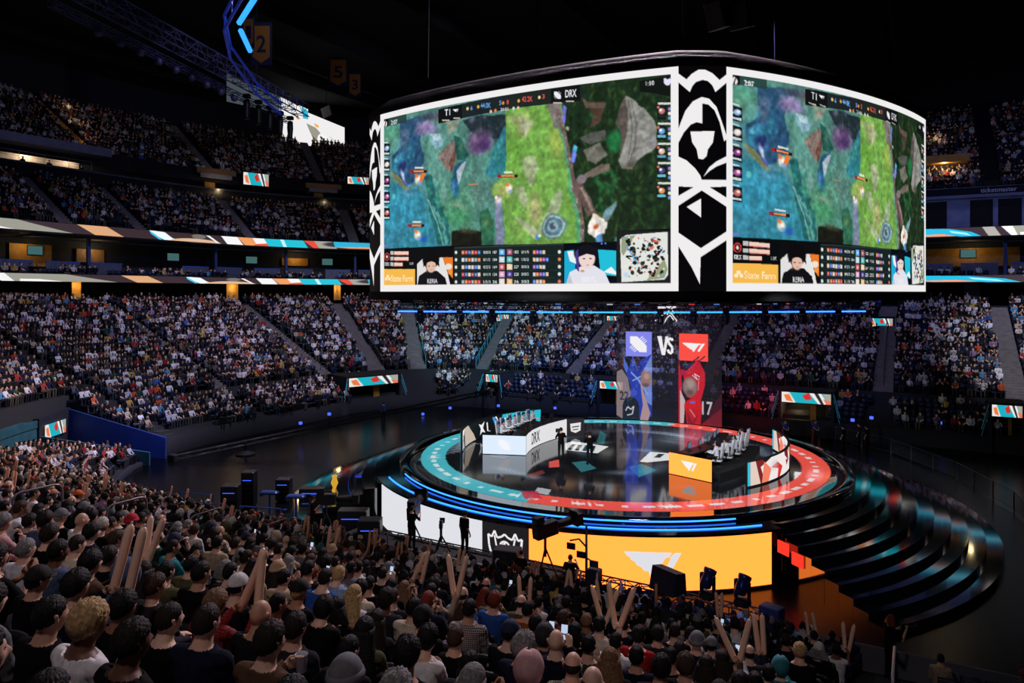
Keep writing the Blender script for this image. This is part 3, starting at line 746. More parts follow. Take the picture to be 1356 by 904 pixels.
def paint_floor(N=900):
    R = 11.6
    p = Pic(N, N, (7, 9, 13), lambda q: np.stack([(q[:, 0] + R) / (2 * R), (R - q[:, 1]) / (2 * R)], 1))
    y, x = np.mgrid[0:N, 0:N]
    U = (x + .5) / N * 2 * R - R; Vv = R - (y + .5) / N * 2 * R
    rr = np.hypot(U, Vv); th = np.arctan2(Vv, U)
    # drifting pale haze in sweeping bands, with fine perforation
    n1 = smooth_noise(N, N, 5, 21); n2 = smooth_noise(N, N, 11, 22)
    band = np.clip(np.sin(rr * 1.9 + th * 2.2 + n1 * 5) * .5 + .5, 0, 1) ** 3 * np.clip(n2 * 1.6 - .45, 0, 1)
    dots = (np.sin(U * 26) * np.sin(Vv * 26) > 0) * .45 + .55
    hz = band * dots
    p.a += hz[..., None] * np.array([112, 126, 140])
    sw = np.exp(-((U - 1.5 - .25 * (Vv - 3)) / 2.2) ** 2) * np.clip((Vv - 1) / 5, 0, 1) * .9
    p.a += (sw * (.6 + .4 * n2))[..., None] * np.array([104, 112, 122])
    lines = (np.sin(Vv * 15 + n1 * 3) > .35) * (U < -5.2) * (Vv < -1.5) * (n2 > .36)
    p.a += lines[..., None] * np.array([92, 98, 104])
    lines = (np.sin(Vv * 9 + n1 * 2) > .5) * (U > -2) * (U < 4) * (Vv > 3.5) * .5
    p.a += (lines * n2)[..., None] * np.array([60, 66, 76])
    P = lambda pts, c, al=1: p.poly([st(*q) for q in pts], c, al)
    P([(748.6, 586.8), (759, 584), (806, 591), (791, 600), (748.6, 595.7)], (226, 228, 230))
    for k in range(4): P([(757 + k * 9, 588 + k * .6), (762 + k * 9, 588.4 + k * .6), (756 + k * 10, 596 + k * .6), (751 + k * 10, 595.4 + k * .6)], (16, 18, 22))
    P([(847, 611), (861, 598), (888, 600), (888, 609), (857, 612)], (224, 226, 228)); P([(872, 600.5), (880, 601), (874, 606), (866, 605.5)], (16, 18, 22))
    P([(727, 611), (740, 608), (741, 618), (727, 619)], (214, 84, 76)); P([(700, 628), (718, 622), (722, 626), (704, 633)], (200, 84, 76), .5)
    P([(757, 612), (775, 610), (790, 620), (770, 625)], (60, 150, 160), .7); P([(832, 618), (850, 614), (870, 622), (846, 632)], (46, 150, 160), .75)
    P([(795, 570), (803, 575), (800, 588), (790, 585)], (50, 150, 150), .6); P([(1052, 624), (1066, 626), (1064, 638), (1052, 634)], (226, 226, 228))
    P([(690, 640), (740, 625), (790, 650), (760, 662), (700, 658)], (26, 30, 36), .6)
    P([(830, 560), (842, 560), (846, 640), (828, 640)], (44, 66, 190), .55); P([(905, 565), (935, 568), (930, 590), (905, 592)], (200, 40, 60), .45)  # blue and red reflections of the banner painted into the floor picture
    # ring: turquoise on one half, coral on the other
    ring = (rr > 10.05) & (rr < 11.45)
    mix = np.clip((U + .5) / 1.0, 0, 1) if False else (U > 0) * 1.0
    ringc = np.array([70, 178, 192]) * (1 - mix[..., None]) + np.array([236, 84, 72]) * mix[..., None]
    p.a = np.where(ring[..., None], ringc, p.a)
    p.a = np.where((rr > 11.45)[..., None], np.array([6, 7, 9]), p.a)
    # pale dashes running round the ring
    r3 = np.random.default_rng(12)
    for k in range(64):
        a = -PI + k * 2 * PI / 64
        ln = r3.choice([.025, .034, .012])
        pts = [(r * math.cos(t), r * math.sin(t)) for r, t in ((10.62, a - ln), (10.62, a + ln), (10.9, a + ln), (10.9, a - ln))]
        p.poly(pts, (226, 236, 236), .85)
    for a, wd in ((-2.55, .05), (-1.62, .06), (-1.35, .05), (-1.0, .04)):
        for q in range(5):
            t = a + (q - 2) * wd * .5
            p.poly([(r * math.cos(tt), r * math.sin(tt)) for r, tt in ((10.3, t - .01), (10.5 + (q % 2) * .3, t - .004), (11.1, t + .012), (10.7, t + .008))], (232, 238, 238), .9)
    P([(712, 645), (730, 648), (726, 655), (708, 652)], (230, 240, 240), .7); P([(690, 650), (712, 650), (718, 660), (694, 660)], (206, 40, 60), .8)
    return p

stage = empty('round_stage', (0, 0, 0), 0, 'round black stage with a turquoise and coral light ring under the video board', 'stage')
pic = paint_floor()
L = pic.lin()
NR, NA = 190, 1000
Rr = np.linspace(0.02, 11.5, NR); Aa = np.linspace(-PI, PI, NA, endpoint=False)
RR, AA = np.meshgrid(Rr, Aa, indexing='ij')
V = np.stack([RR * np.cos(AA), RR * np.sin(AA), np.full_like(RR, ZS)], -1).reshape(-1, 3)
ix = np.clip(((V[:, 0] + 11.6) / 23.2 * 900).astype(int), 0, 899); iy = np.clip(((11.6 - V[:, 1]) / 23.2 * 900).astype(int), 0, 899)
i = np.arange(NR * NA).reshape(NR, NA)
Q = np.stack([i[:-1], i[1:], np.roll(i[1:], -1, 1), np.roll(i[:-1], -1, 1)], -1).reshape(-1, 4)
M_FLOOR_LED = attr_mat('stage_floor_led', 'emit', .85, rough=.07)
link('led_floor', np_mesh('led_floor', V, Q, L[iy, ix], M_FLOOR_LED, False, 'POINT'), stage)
# black rim round the LED floor, then the drum side
mb = MB()
mb.lathe([(11.5, ZS - .3), (11.5, ZS), (12.62, ZS), (12.66, ZS - .03), (12.66, ZS - .3)], 180)
mb.build('rim', M_GLOSS, stage, True)
A_L, A_R = -2.57, -.64     # span of the LED front as seen in plan
def fit_angle(px, r, z):
    best = min(((abs(proj(r * math.cos(t), r * math.sin(t), z)[0] - px), t) for t in np.linspace(-PI * .95, -.1, 3000)
                if proj(r * math.cos(t), r * math.sin(t), z)[2] < 43.5), key=lambda q: q[0])
    return best[1]
A_L, A_R = fit_angle(505.5, 14.0, 1.2), fit_angle(1021.7, 14.0, 1.2)
# front steps above the LED wall
mb = MB()
def arc_slab(mb, r0, r1, z0, z1, a0, a1, n=80, mi=0):
    T = np.linspace(a0, a1, n)
    vs = []
    for t in T:
        c, s_ = math.cos(t), math.sin(t)
        vs += [(r0 * c, r0 * s_, z0), (r1 * c, r1 * s_, z0), (r1 * c, r1 * s_, z1), (r0 * c, r0 * s_, z1)]
    fs = []
    for q in range(n - 1):
        for k in range(4):
            j = (k + 1) % 4
            fs.append((q * 4 + k, (q + 1) * 4 + k, (q + 1) * 4 + j, q * 4 + j)[::-1])
    fs += [(0, 1, 2, 3), tuple((n - 1) * 4 + k for k in (3, 2, 1, 0))]
    mb.add(vs, fs, mi)
arc_slab(mb, 12.6, 13.5, 0, ZS - .16, A_L - .06, A_R + .06)
arc_slab(mb, 13.4, 14.12, 2.27, 2.36, A_L - .05, A_R + .03)
mb.build('front_shelf', M_GLOSS, stage)
for r, z, a0, a1 in ((12.67, ZS - .06, A_L - .03, A_R - .06), (13.55, ZS - .12, A_L - .02, A_R - .01)):
    mb = MB()
    T = np.linspace(a0, a1, 120)
    mb.tube([(r * math.cos(t), r * math.sin(t), z) for t in T], .035, 6)
    mb.build('blue_light_strip', M_BLUE_LED, stage)
# LED front wall, hotter than the picture can hold: white, black crest panel, orange with the winged emblem
SPL1, SPL2 = fit_angle(638.5, 14.0, 1.2), fit_angle(700.5, 14.0, 1.2)
f1, f2 = (SPL1 - A_L) / (A_R - A_L), (SPL2 - A_L) / (A_R - A_L)
W, H = 1400, 110
span = f2 - f1
cre = Pic(W, H, (30, 28, 30), lambda q: np.stack([f1 + span * q[:, 0], q[:, 1]], 1))
for pts, w in (([(.14, .24), (.16, .45), (.24, .72)], .045), ([(.86, .24), (.84, .45), (.76, .72)], .045), ([(.14, .24), (.22, .28), (.28, .15), (.34, .28), (.43, .25), (.5, .19), (.57, .25), (.66, .28), (.72, .15), (.78, .28), (.86, .24)], .04), ([(.28, .24), (.32, .44)], .035), ([(.72, .24), (.68, .44)], .035), ([(.38, .46), (.43, .36), (.5, .33), (.57, .36), (.62, .46)], .04), ([(.44, .44), (.48, .38), (.52, .38)], .05), ([(.24, .72), (.5, .86), (.76, .72)], .045)):
    cre.line(pts, w, (238, 236, 236))
lin = cre.lin()
m = Pic(W, H, (0, 0, 0), lambda q: q)
la, lb = fit_angle(826, 14, 1.5), fit_angle(902.5, 14, 1.5)
l0, l1 = (la - A_L) / (A_R - A_L), (lb - A_L) / (A_R - A_L)
t1_logo(m, lambda x, y: l0 + (l1 - l0) * x, lambda x, y: .27 + .5 * y, (255, 255, 255))
mk = m.a[..., :1] / 255
xs = (np.arange(W) + .5) / W
lin[:, xs < f1] = (.74, .75, .80)
lin[:, xs > f2] = (2.6, .53, .07)
lin = lin * (1 - mk) + np.array([.74, .74, .8]) * mk
front = screen('led_front_wall', lambda S, T: np.stack([14.0 * np.cos(A_L + (A_R - A_L) * S), 14.0 * np.sin(A_L + (A_R - A_L) * S), .12 + 2.1 * T], -1), None, M_LED, stage, lin=lin)
mb = MB()
arc_slab(mb, 13.5, 13.97, 0, 2.3, A_L, A_R)
arc_slab(mb, 13.97, 14.05, 0, .11, A_L, A_R)
mb.build('led_front_backing', M_BLACKM, stage)
# wide steps down to the floor on the other sides
for q in range(10):
    mb = MB()
    r1 = 12.66 + .69 * (q + 1)
    z1 = ZS - .25 * (q + 1) + .02
    if q < 9: arc_slab(mb, r1 - .72, r1, 0, z1, A_R + .05, A_L + 2 * PI - .05, 150)
    if q < 9: mb.build('curved_step', M_STEP, stage)
arc = MB()  # thin glowing tubes imitate blue reflections along the step edges
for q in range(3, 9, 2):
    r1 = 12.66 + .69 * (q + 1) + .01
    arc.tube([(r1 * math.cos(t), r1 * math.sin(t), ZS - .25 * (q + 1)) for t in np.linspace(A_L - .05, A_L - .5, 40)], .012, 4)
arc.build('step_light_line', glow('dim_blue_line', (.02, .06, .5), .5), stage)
# red cheek wall beside the LED front
mb = MB()
for q in range(5):
    r = 14.1 + .62 * q
    mb.box((r * math.cos(A_R + .035 + .012 * q), r * math.sin(A_R + .035 + .012 * q), 1.55 - .3 * q), (.62, .06, .5), A_R + .035)
mb.build('red_cheek_panel', glow('red_led', (1.5, .06, .03), .75), stage)

# ------------------------------------------------------------------ the two player desks and curved back screens
M_DESK = mat('desk_black', (20, 20, 24), .35, noise=.1)
M_SCR = mat('screen_glass', (8, 9, 12), .15, noise=0)
M_CHW = mat('gaming_chair_white', (206, 206, 212), .5, noise=.05)
M_CHB = mat('gaming_chair_black', (24, 24, 28), .5, noise=.05)
M_CHBL = mat('gaming_chair_blue', (30, 70, 190), .5, noise=.05)
CURVE = [(-4.42, -3.14), (-4.72, -2.3), (-5.0, -1.2), (-5.12, 0), (-5.1, 1.2), (-4.98, 2.3), (-4.8, 3.3)]
def curve_pos(sgn, off, z0, z1, nn=120):
    C = np.array(CURVE); t = np.linspace(0, 1, len(C)); tt = np.linspace(0, 1, nn)
    P = np.stack([np.interp(tt, t, C[:, 0]), np.interp(tt, t, C[:, 1])], 1)
    # smooth
    for _ in range(12): P[1:-1] = (P[:-2] + 2 * P[1:-1] + P[2:]) / 4
    d = np.gradient(P, axis=0); nrm = np.stack([d[:, 1], -d[:, 0]], 1); nrm /= np.linalg.norm(nrm, axis=1)[:, None]
    P = P + nrm * off
    P[:, 0] *= -sgn if sgn > 0 else 1
    if sgn > 0: pass
    def f(S, T):
        S = S if sgn < 0 else 1 - S
        x = np.interp(S, tt, P[:, 0]); y = np.interp(S, tt, P[:, 1])
        return np.stack([x, y, z0 + (z1 - z0) * T], -1)
    return f, P
def mono_pic(w, h, base, fn=None):
    p = Pic(w, h, (0, 0, 0), lambda q: q)
    if fn: fn(p)
    m_ = p.a[..., :1] / 255
    return np.array(base) * (1 - m_) + m_ * np.array([.9, .9, .95]), p

def team_graphic(kind, w=420, h=70):
    p = Pic(w, h, (12, 11, 13), lambda q: q)
    if kind == 'white':
        p.poly([(0, 0), (.1, 0), (.06, .5), (.09, 1), (0, 1)], (232, 230, 228)); p.poly([(.02, .5), (.05, .45), (.06, 1), (.03, 1)], (40, 120, 210))
        p.poly([(.09, 0), (.2, 0), (.3, .6), (.34, 1), (.12, 1)], (196, 182, 164)); p.poly([(.05, .3), (.09, .35), (.1, .7), (.06, .6)], (30, 30, 34))
        p.poly([(.38, .2), (.42, .3), (.46, .15), (.44, .5), (.47, .8), (.43, .7), (.4, .85), (.41, .5)], (236, 236, 236)); p.line([(.49, .25), (.5, .75), (.53, .8)], .015, (236, 236, 236))
        p.poly([(.55, .05), (.58, .05), (.62, .8), (.6, .8)], (60, 150, 220)); p.poly([(.58, .05), (.6, .05), (.63, .5)], (236, 240, 244))
        p.poly([(.66, 0), (1, 0), (1, 1), (.64, 1)], (28, 186, 206)); p.blob(.68, .4, .022, .22, (236, 242, 244), 1, .2); p.blob(.68, .4, .012, .12, (28, 186, 206), 1, .2)
    else:
        p.poly([(0, 0), (.02, 0), (.02, 1), (0, 1)], (40, 190, 220)); p.poly([(.02, 0), (.1, 0), (.13, 1), (.02, 1)], (226, 204, 190)); p.poly([(.06, 0), (.12, 0), (.2, 1), (.1, 1)], (120, 30, 34))
        p.poly([(.1, .3), (.2, 0), (.44, 0), (.5, .3), (.5, 1), (.14, 1)], (236, 230, 228)); p.poly([(.13, .1), (.2, .5), (.17, 1), (.11, 1)], (240, 130, 100)); p.poly([(.2, .45), (.27, .3), (.34, .6), (.3, 1), (.27, 1), (.28, .6)], (214, 40, 36)); p.blob(.24, .4, .06, .3, (190, 190, 194), .6, .8)
        p.poly([(.37, 0), (.44, 0), (.47, .5), (.42, .7)], (110, 16, 22)); p.line([(.39, .25), (.42, .45), (.44, .4)], .02, (240, 230, 230)); p.poly([(.46, 0), (.52, 0), (.52, .6)], (222, 180, 160))
        p.poly([(.62, .5), (.72, .1), (.8, .5), (.76, .8), (.7, .4)], (232, 226, 222)); p.poly([(.7, .4), (.74, .5), (.72, .9)], (214, 60, 40))
    return p

def monitor(x, y, rz, label, grp):
    m_ = empty('gaming_monitor', (x, y, ZS + 1.155), rz, label, 'monitor', grp)
    b = MB(); b.box((0, 0, .012), (.24, .2, .024), bev=.008); b.box((0, .02, .12), (.05, .03, .22)); b.build('stand', M_BLACK, m_)
    b = MB(); b.box((0, 0, .3), (.54, .035, .32), bev=.01); b.build('case', M_BLACK, m_)
    b = MB(); b.box((0, -.019, .3), (.5, .004, .28)); b.build('display', glow('monitor_display', (.12, .2, .3), .8), m_)
    return m_

def gaming_chair(x, y, rz, white, label, grp):
    c = empty('gaming_chair', (x, y, ZS + .42), rz, label, 'chair', grp)
    ma = M_CHW if white else M_CHB
    b = MB(); b.box((0, 0, .38), (.5, .5, .1), bev=.035); b.build('seat', ma, c, True)
    b = MB(); b.sheet([[(q * .25 * (1 - .25 * max(0, t - .6)), -.24 - .1 * t - .05 * (1 - q * q), .5 + .82 * t) for q in (-1, -.5, 0, .5, 1)] for t in (0, .2, .4, .6, .8, 1)], 0, .07); b.build('backrest', ma, c, True)
    b = MB(); b.box((0, -.23, 1.2), (.24, .08, .16), bev=.03); b.build('headrest', M_CHBL, c, True)
    for s_ in (-1, 1):
        b = MB(); b.box((s_ * .32, .02, .64), (.08, .3, .04), bev=.015); b.box((s_ * .32, 0, .52), (.04, .06, .24)); b.build('armrest', M_BLACK, c)
    b = MB(); b.tube([(0, 0, .08), (0, 0, .34)], .035, 8)
    for q in range(5):
        a = q * 2 * PI / 5; b.tube([(0, 0, .09), (.3 * math.cos(a), .3 * math.sin(a), .055)], .022, 6); b.lathe([(.03, 0), (.03, .05)], 8, 0, Matrix.Translation((.3 * math.cos(a), .3 * math.sin(a), 0)))
    b.build('base', M_BLACK, c)
    return c

PLAYER_SPOTS = []
for sgn, nm in ((-1, 'white'), (1, 'orange')):
    f, P0 = curve_pos(sgn, 0, ZS + .03, ZS + 1.12)
    fb, P1 = curve_pos(sgn, -.85, ZS, ZS + 1)
    end_a = np.array(CURVE[0]) * [-sgn, 1] if sgn > 0 else np.array(CURVE[0])
    far = np.array([6.82 * sgn, -4.02]) if sgn < 0 else np.array([6.48, -4.07])
    near = np.array([-4.42, -3.14]) if sgn < 0 else np.array([4.08, -3.28])
    desk = empty('player_desk', (0, 0, 0), 0, 'curved player desk with a white lit front and five players' if sgn < 0 else 'curved player desk with an orange lit end and silver chairs behind', 'desk')
    if sgn < 0:
        # end panel plain white on its face with the club emblem in the lower light range, long curved panel with letters
        lin_, _ = mono_pic(120, 56, (.72, .84, .98), lambda p: drx_logo(p, lambda x, y: .37 + .26 * x, lambda x, y: .22 + .56 * y, (255, 255, 255)))
        screen('end_panel', lambda S, T: np.stack([far[0] + (near[0] - far[0]) * S, far[1] + (near[1] - far[1]) * S, ZS + .03 + 1.09 * T], -1), None, M_LED, desk, lin=lin_)
        pp = Pic(300, 60, (224, 224, 226), lambda q: q)
        pp.text('DRX', .3, .18, .2, .62, (24, 22, 26))
        screen('curved_panel', f, pp, M_LED, desk)
        pp = Pic(50, 60, (26, 22, 26), lambda q: q)
        pp.poly([(.2, .3), (.8, .22), (.78, .7), (.5, .85), (.24, .74)], (226, 224, 224)); pp.line([(.3, .5), (.7, .45)], .06, (26, 22, 26)); pp.line([(.35, .66), (.66, .62)], .05, (26, 22, 26))
        screen('crest_panel', lambda S, T: np.stack([-4.8 + .95 * S, 3.3 + .7 * S, ZS + .03 + 1.09 * T], -1), pp, M_LED, desk)
    else:
        lin_, _ = mono_pic(120, 56, (2.6, .53, .07), lambda p: t1_logo(p, lambda x, y: .3 + .36 * x, lambda x, y: .28 + .42 * y, (255, 255, 255)))
        screen('end_panel', lambda S, T: np.stack([near[0] + (far[0] - near[0]) * S, near[1] + (far[1] - near[1]) * S, ZS + .03 + 1.09 * T], -1), None, M_LED, desk, lin=lin_)
        lin_, _ = mono_pic(300, 60, (1.2, .06, .08), lambda p: t1_logo(p, lambda x, y: .4 + .2 * x, lambda x, y: .25 + .5 * y, (255, 255, 255)))
        screen('curved_panel', f, None, M_LED, desk, lin=lin_)
    top = MB()
    top.sheet([[(p[0], p[1], ZS + 1.1) for p in P0], [(p[0], p[1], ZS + 1.1) for p in P1]], 0, .05 if sgn > 0 else -.05)
    top.build('worktop', M_DESK, desk)
    rs_ = MB(); Pr0, Pr1 = curve_pos(sgn, -.95, 0, 1)[1], curve_pos(sgn, -2.6, 0, 1)[1]; rs_.sheet([[(p[0], p[1], ZS + .42) for p in Pr0], [(p[0], p[1], ZS + .42) for p in Pr1]], 0, .08); rs_.sheet([[(p[0], p[1], ZS) for p in Pr1], [(p[0], p[1], ZS + .42) for p in Pr1]], 0, .03); rs_.build('player_platform', M_BLACKM, desk)
    bk = MB()
    bk.sheet([[(p[0], p[1], ZS) for p in P1], [(p[0], p[1], ZS + .7) for p in P1]], 0, .03)
    Pi, Pj = curve_pos(sgn, -.03, 0, 1)[1], curve_pos(sgn, -.09, 0, 1)[1]
    bk.sheet([[(p[0], p[1], ZS) for p in Pi], [(p[0], p[1], ZS + 1.12) for p in Pi]], 0, -.04 * sgn); bk.sheet([[(p[0], p[1], ZS + 1.13) for p in P0], [(p[0], p[1], ZS + 1.13) for p in Pj]], 0, .02)
    bk.sheet([[(far[0], far[1] + .04, ZS), (near[0], near[1] + .04, ZS)], [(far[0], far[1] + .04, ZS + 1.1), (near[0], near[1] + .04, ZS + 1.1)]], 0, .03)
    bk.build('carcass', M_DESK, desk)
    # curved back screen: picture on both faces, thick black core
    wall = empty('curved_led_screen', (0, 0, 0), 0, 'low curved screen of white and turquoise artwork behind the white desk' if sgn < 0 else 'low curved screen of red and white artwork behind the orange desk', 'screen')
    ga = team_graphic('white' if sgn < 0 else 'red')
    a0, a1 = math.radians(-29), math.radians(33)
    cxw = .2 * sgn * -1
    def wpos(off, flip, z0=ZS + .08, z1=ZS + 1.22):
        def g(S, T):
            A = a0 + (a1 - a0) * (1 - S if flip else S)
            r = 9.35 + off
            return np.stack([sgn * (r * np.cos(A)) , .35 + r * np.sin(A), z0 + (z1 - z0) * T], -1)
        return g
    screen('outer_picture', wpos(.07, sgn < 0), ga, M_LED, wall)
    screen('inner_picture', wpos(-.07, sgn > 0), ga, M_LED, wall)
    core = MB()
    T_ = np.linspace(a0, a1, 40)
    vs = []
    for t in T_:
        for r, z in ((9.29, ZS), (9.41, ZS), (9.41, ZS + 1.27), (9.29, ZS + 1.27)):
            vs.append((sgn * r * math.cos(t), .35 + r * math.sin(t), z))
    fs = [(q * 4 + k, q * 4 + (k + 1) % 4, q * 4 + 4 + (k + 1) % 4, q * 4 + 4 + k) for q in range(39) for k in range(4)] + [(0, 1, 2, 3), (159, 158, 157, 156)]
    core.add(vs, fs); core.build('core', M_BLACKM, wall)
    for k in range(5):
        s_ = .12 + .17 * k
        x, y = np.interp(s_, np.linspace(0, 1, 120), P0[:, 0]), np.interp(s_, np.linspace(0, 1, 120), P0[:, 1])
        rz = -PI / 2 if sgn < 0 else PI / 2
        which = ['first', 'second', 'third', 'fourth', 'last'][k]
        monitor(x + .3 * sgn, y, rz, f'black monitor, {which} from the near end of the {nm} desk', f'monitors on the {nm} desk')
        gaming_chair(x + 1.75 * sgn, y, rz, True, f'white gaming chair, {which} from the near end behind the {nm} desk', f'gaming chairs behind the {nm} desk')
        PLAYER_SPOTS.append((x + 1.7 * sgn, y, rz, sgn, which))

# ------------------------------------------------------------------ tall see-through LED banner behind the stage
def paint_vs(W=240, H=290):
    p = Pic(W, H, (18, 12, 24), lambda q: np.stack([(q[:, 0] - 816.5) / 140, (q[:, 1] - 404) / 162], 1))
    p.al[:] = .62; p.alpha_val = 1.0
    P, Bl, Ln = p.poly, p.blob, p.line
    W_ = (236, 234, 236)
    Ln([(868, 428), (874, 426), (878, 420), (884, 416), (890, 418), (894, 424), (897, 427), (896, 429)], 1.6, W_); Ln([(880, 431), (884, 424), (888, 420), (893, 427)], 1.6, W_); Ln([(884, 420), (889, 408), (893, 418)], 1.6, W_); Ln([(872, 410), (896, 409)], 3, (226, 220, 226))
    p.rect(829, 443.5, 864, 478, (128, 132, 232)); drx_logo(p, lambda x, y: 835 + x * 22, lambda x, y: 450 + y * 22, (240, 238, 240))
    p.rect(900, 444.5, 938, 481, (250, 74, 62)); t1_logo(p, lambda x, y: 904 + x * 30, lambda x, y: 457 + y * 12, (242, 236, 236))
    P([(871, 449), (877, 449), (879.5, 466), (882, 449), (886, 449), (881.5, 475), (877, 475)], W_)
    for pts in ([(891.5, 455), (889.5, 451.5), (885.5, 453.5), (886, 458), (891, 464), (890.5, 471.5), (887, 472), (885, 467)],): Ln(pts, 3.6, W_)
    p.alpha_val = .68
    # blue armoured shapes on one side
    P([(826, 478), (833, 496), (838, 478), (844, 492), (850, 482), (864, 474), (864, 560), (832, 566), (836, 520), (828, 496)], (38, 66, 190)); P([(851, 500), (864, 474), (864, 545), (856, 540)], (126, 152, 232)); P([(826, 478), (833, 494), (830, 502), (826, 492)], (84, 120, 226)); P([(838, 476), (843, 490), (838, 496)], (60, 100, 220)); Bl(845, 493, 7, 7, (30, 40, 130), .9, .4)
    Ln([(836, 500), (846, 510), (858, 530)], 2, (150, 180, 240)); Ln([(838, 512), (850, 505)], 1.6, (170, 190, 240))
    P([(817, 500), (824, 496), (832, 508), (836, 530), (826, 566), (816, 560)], (150, 132, 136)); P([(848, 510), (856, 536), (862, 556), (858, 570), (848, 566), (852, 545)], (196, 160, 160)); Bl(856, 508, 8.5, 14, (170, 128, 120), 1, .3); Bl(857, 505, 5, 6, (206, 176, 166), .8, .6); Bl(856, 517, 6, 4, (110, 76, 76), .8, .6)
    p.text('22', 821, 527, 12, 12, (30, 34, 44)); Bl(836, 546, 11, 12, (22, 28, 44), 1, .1); p.rect(825, 546, 847, 566, (22, 28, 44)); Ln([(829, 554), (832, 548), (836, 552), (840, 547), (838, 558), (831, 560)], 1.5, (226, 226, 232))
    # red shapes on the other
    P([(899, 480), (903, 500), (905, 566), (899, 566)], (226, 20, 50)); P([(905, 498), (914, 490), (925, 478), (934, 496), (934, 512), (928, 536), (910, 530)], (222, 22, 44)); Ln([(910, 494), (918, 482), (926, 475)], 1.6, (50, 20, 60)); Ln([(925, 482), (934, 474)], 1.4, (60, 20, 60)); Bl(905, 497, 5, 5, (190, 20, 70), 1, .3); Ln([(917, 500), (924, 506), (920, 498), (927, 502)], 1.2, (246, 226, 230)); Ln([(926, 503), (925, 520)], 1, (240, 160, 170))
    Bl(914, 516, 11, 15, (156, 128, 122), 1, .25); Bl(915, 512, 7, 8, (196, 172, 164), .8, .6); Bl(914, 524, 7, 5, (104, 78, 74), .8, .6); P([(901, 520), (908, 535), (906, 566), (901, 566)], (226, 196, 196)); P([(918, 566), (924, 548), (928, 566)], (220, 180, 184))
    Bl(919, 543, 13, 12, (232, 24, 34), 1, .1); P([(908, 545), (930, 545), (928, 566), (910, 566)], (214, 20, 40)); p.rect(914.5, 535, 921, 538, (120, 110, 220)); P([(910, 548), (917, 563), (925, 552), (920, 566), (912, 566)], (150, 20, 40)); Ln([(914, 546), (921, 556)], 1.4, (236, 150, 160))
    p.text('17', 930, 534, 14, 18, (222, 206, 212)); p.alpha_val = .7
    P([(928, 566), (957, 540), (957, 567)], (170, 20, 44), .8); P([(940, 545), (957, 520), (957, 560), (940, 566)], (110, 16, 44), .55)
    return p
banner = empty('led_banner', (0, 0, 0), 0, 'tall see-through screen reading VS with two club emblems behind the stage', 'screen')
pv = paint_vs()
a0v, a1v = None, None
def far_angle(px, r):
    return min(((abs(proj(r * math.cos(t), r * math.sin(t), ZS)[0] - px), t) for t in np.linspace(.4, 2.9, 4000) if proj(r * math.cos(t), r * math.sin(t), ZS)[2] > 46), key=lambda q: q[0])[1]
a0v, a1v = far_angle(816.5, 11.7), far_angle(956, 11.7)
pa, pb = np.array([11.7 * math.cos(a0v), 11.7 * math.sin(a0v)]), np.array([11.7 * math.cos(a1v), 11.7 * math.sin(a1v)])
def vpos(S, T):
    A = a0v + (a1v - a0v) * S
    x = (pa[0] + (pb[0] - pa[0]) * S) * .4 + 11.7 * np.cos(A) * .6
    y = (pa[1] + (pb[1] - pa[1]) * S) * .4 + 11.7 * np.sin(A) * .6
    return np.stack([x, y, ZS + .05 + 8.6 * T], -1)
M_MESHLED = attr_mat('see_through_led_mesh', 'emit', 1.0, rough=.5, alpha=True)
screen('led_mesh', vpos, pv, M_MESHLED, banner, alpha=pv.al)
mb = MB()
E_ = [tuple(vpos(np.array(s_), np.array(1.0))) for s_ in np.linspace(0, 1, 20)]
mb.tube([(x, y, z + .05) for x, y, z in E_], .06, 6)
mb.build('hanging_bar', M_BLACK, banner)
# ------------------------------------------------------------------ arena bowl
M_CONC = mat('dark_concrete', (46, 47, 54), .85, nscale=2)
M_CONC2 = mat('stair_concrete', (120, 112, 112), .85, nscale=2)
M_STAND = mat('stand_floor', (22, 23, 30), .85, nscale=1.5)
M_WALLD = mat('wall_dark_blue', (26, 30, 44), .8, nscale=.6)
M_WALLG = mat('wall_grey', (92, 94, 106), .8, nscale=.6)
M_GOLD = mat('gold_wall', (190, 132, 40), .6, nscale=2)
M_TAN = mat('tan_wood', (150, 112, 70), .6, nscale=3)
M_SEATF = mat('far_seat_blue', (24, 32, 62), .6, noise=.1)
M_RAIL = mat('rail_steel', (150, 150, 158), .35, .8, noise=0)
M_BLUEP = mat('blue_suite_paint', (40, 66, 130), .6, nscale=2)
M_ROOF = mat('roof_black', (12, 12, 15), .9, nscale=.4)

SEGS = [('L', (30, -16.9), (-17.3, -16.9), (0, -1)), ('A', (-17.3, -.7), 16.2, 270, 180), ('L', (-33.5, -.7), (-33.5, 14), (-1, 0)), ('A', (-23, 14), 10.5, 180, 90), ('L', (-23, 24.5), (40, 24.5), (0, 1))]
def seg_pts(i, d, spacing, phase=0.5):
    s = SEGS[i]
    if s[0] == 'L':
        a, b = np.array(s[1]), np.array(s[2])
        Ls = np.linalg.norm(b - a); n = max(1, int(Ls / spacing))
        t = (np.arange(n) + phase) * spacing / Ls
        t = t[t < 1]
        N = np.tile(np.array(s[3], float), (len(t), 1))
        P = a + (b - a) * t[:, None] + N * d
        par = P[:, 0] if i != 2 else P[:, 1]
    else:
        c, R = np.array(s[1]), s[2]
        da = math.degrees(spacing / (R + d)); sg = -1
        n = max(1, int(90 / da))
        ang = s[3] + sg * (np.arange(n) + phase) * 90 / n
        N = np.stack([np.cos(np.radians(ang)), np.sin(np.radians(ang))], 1)
        P = c + N * (R + d)
        par = ang
    return P, N, par
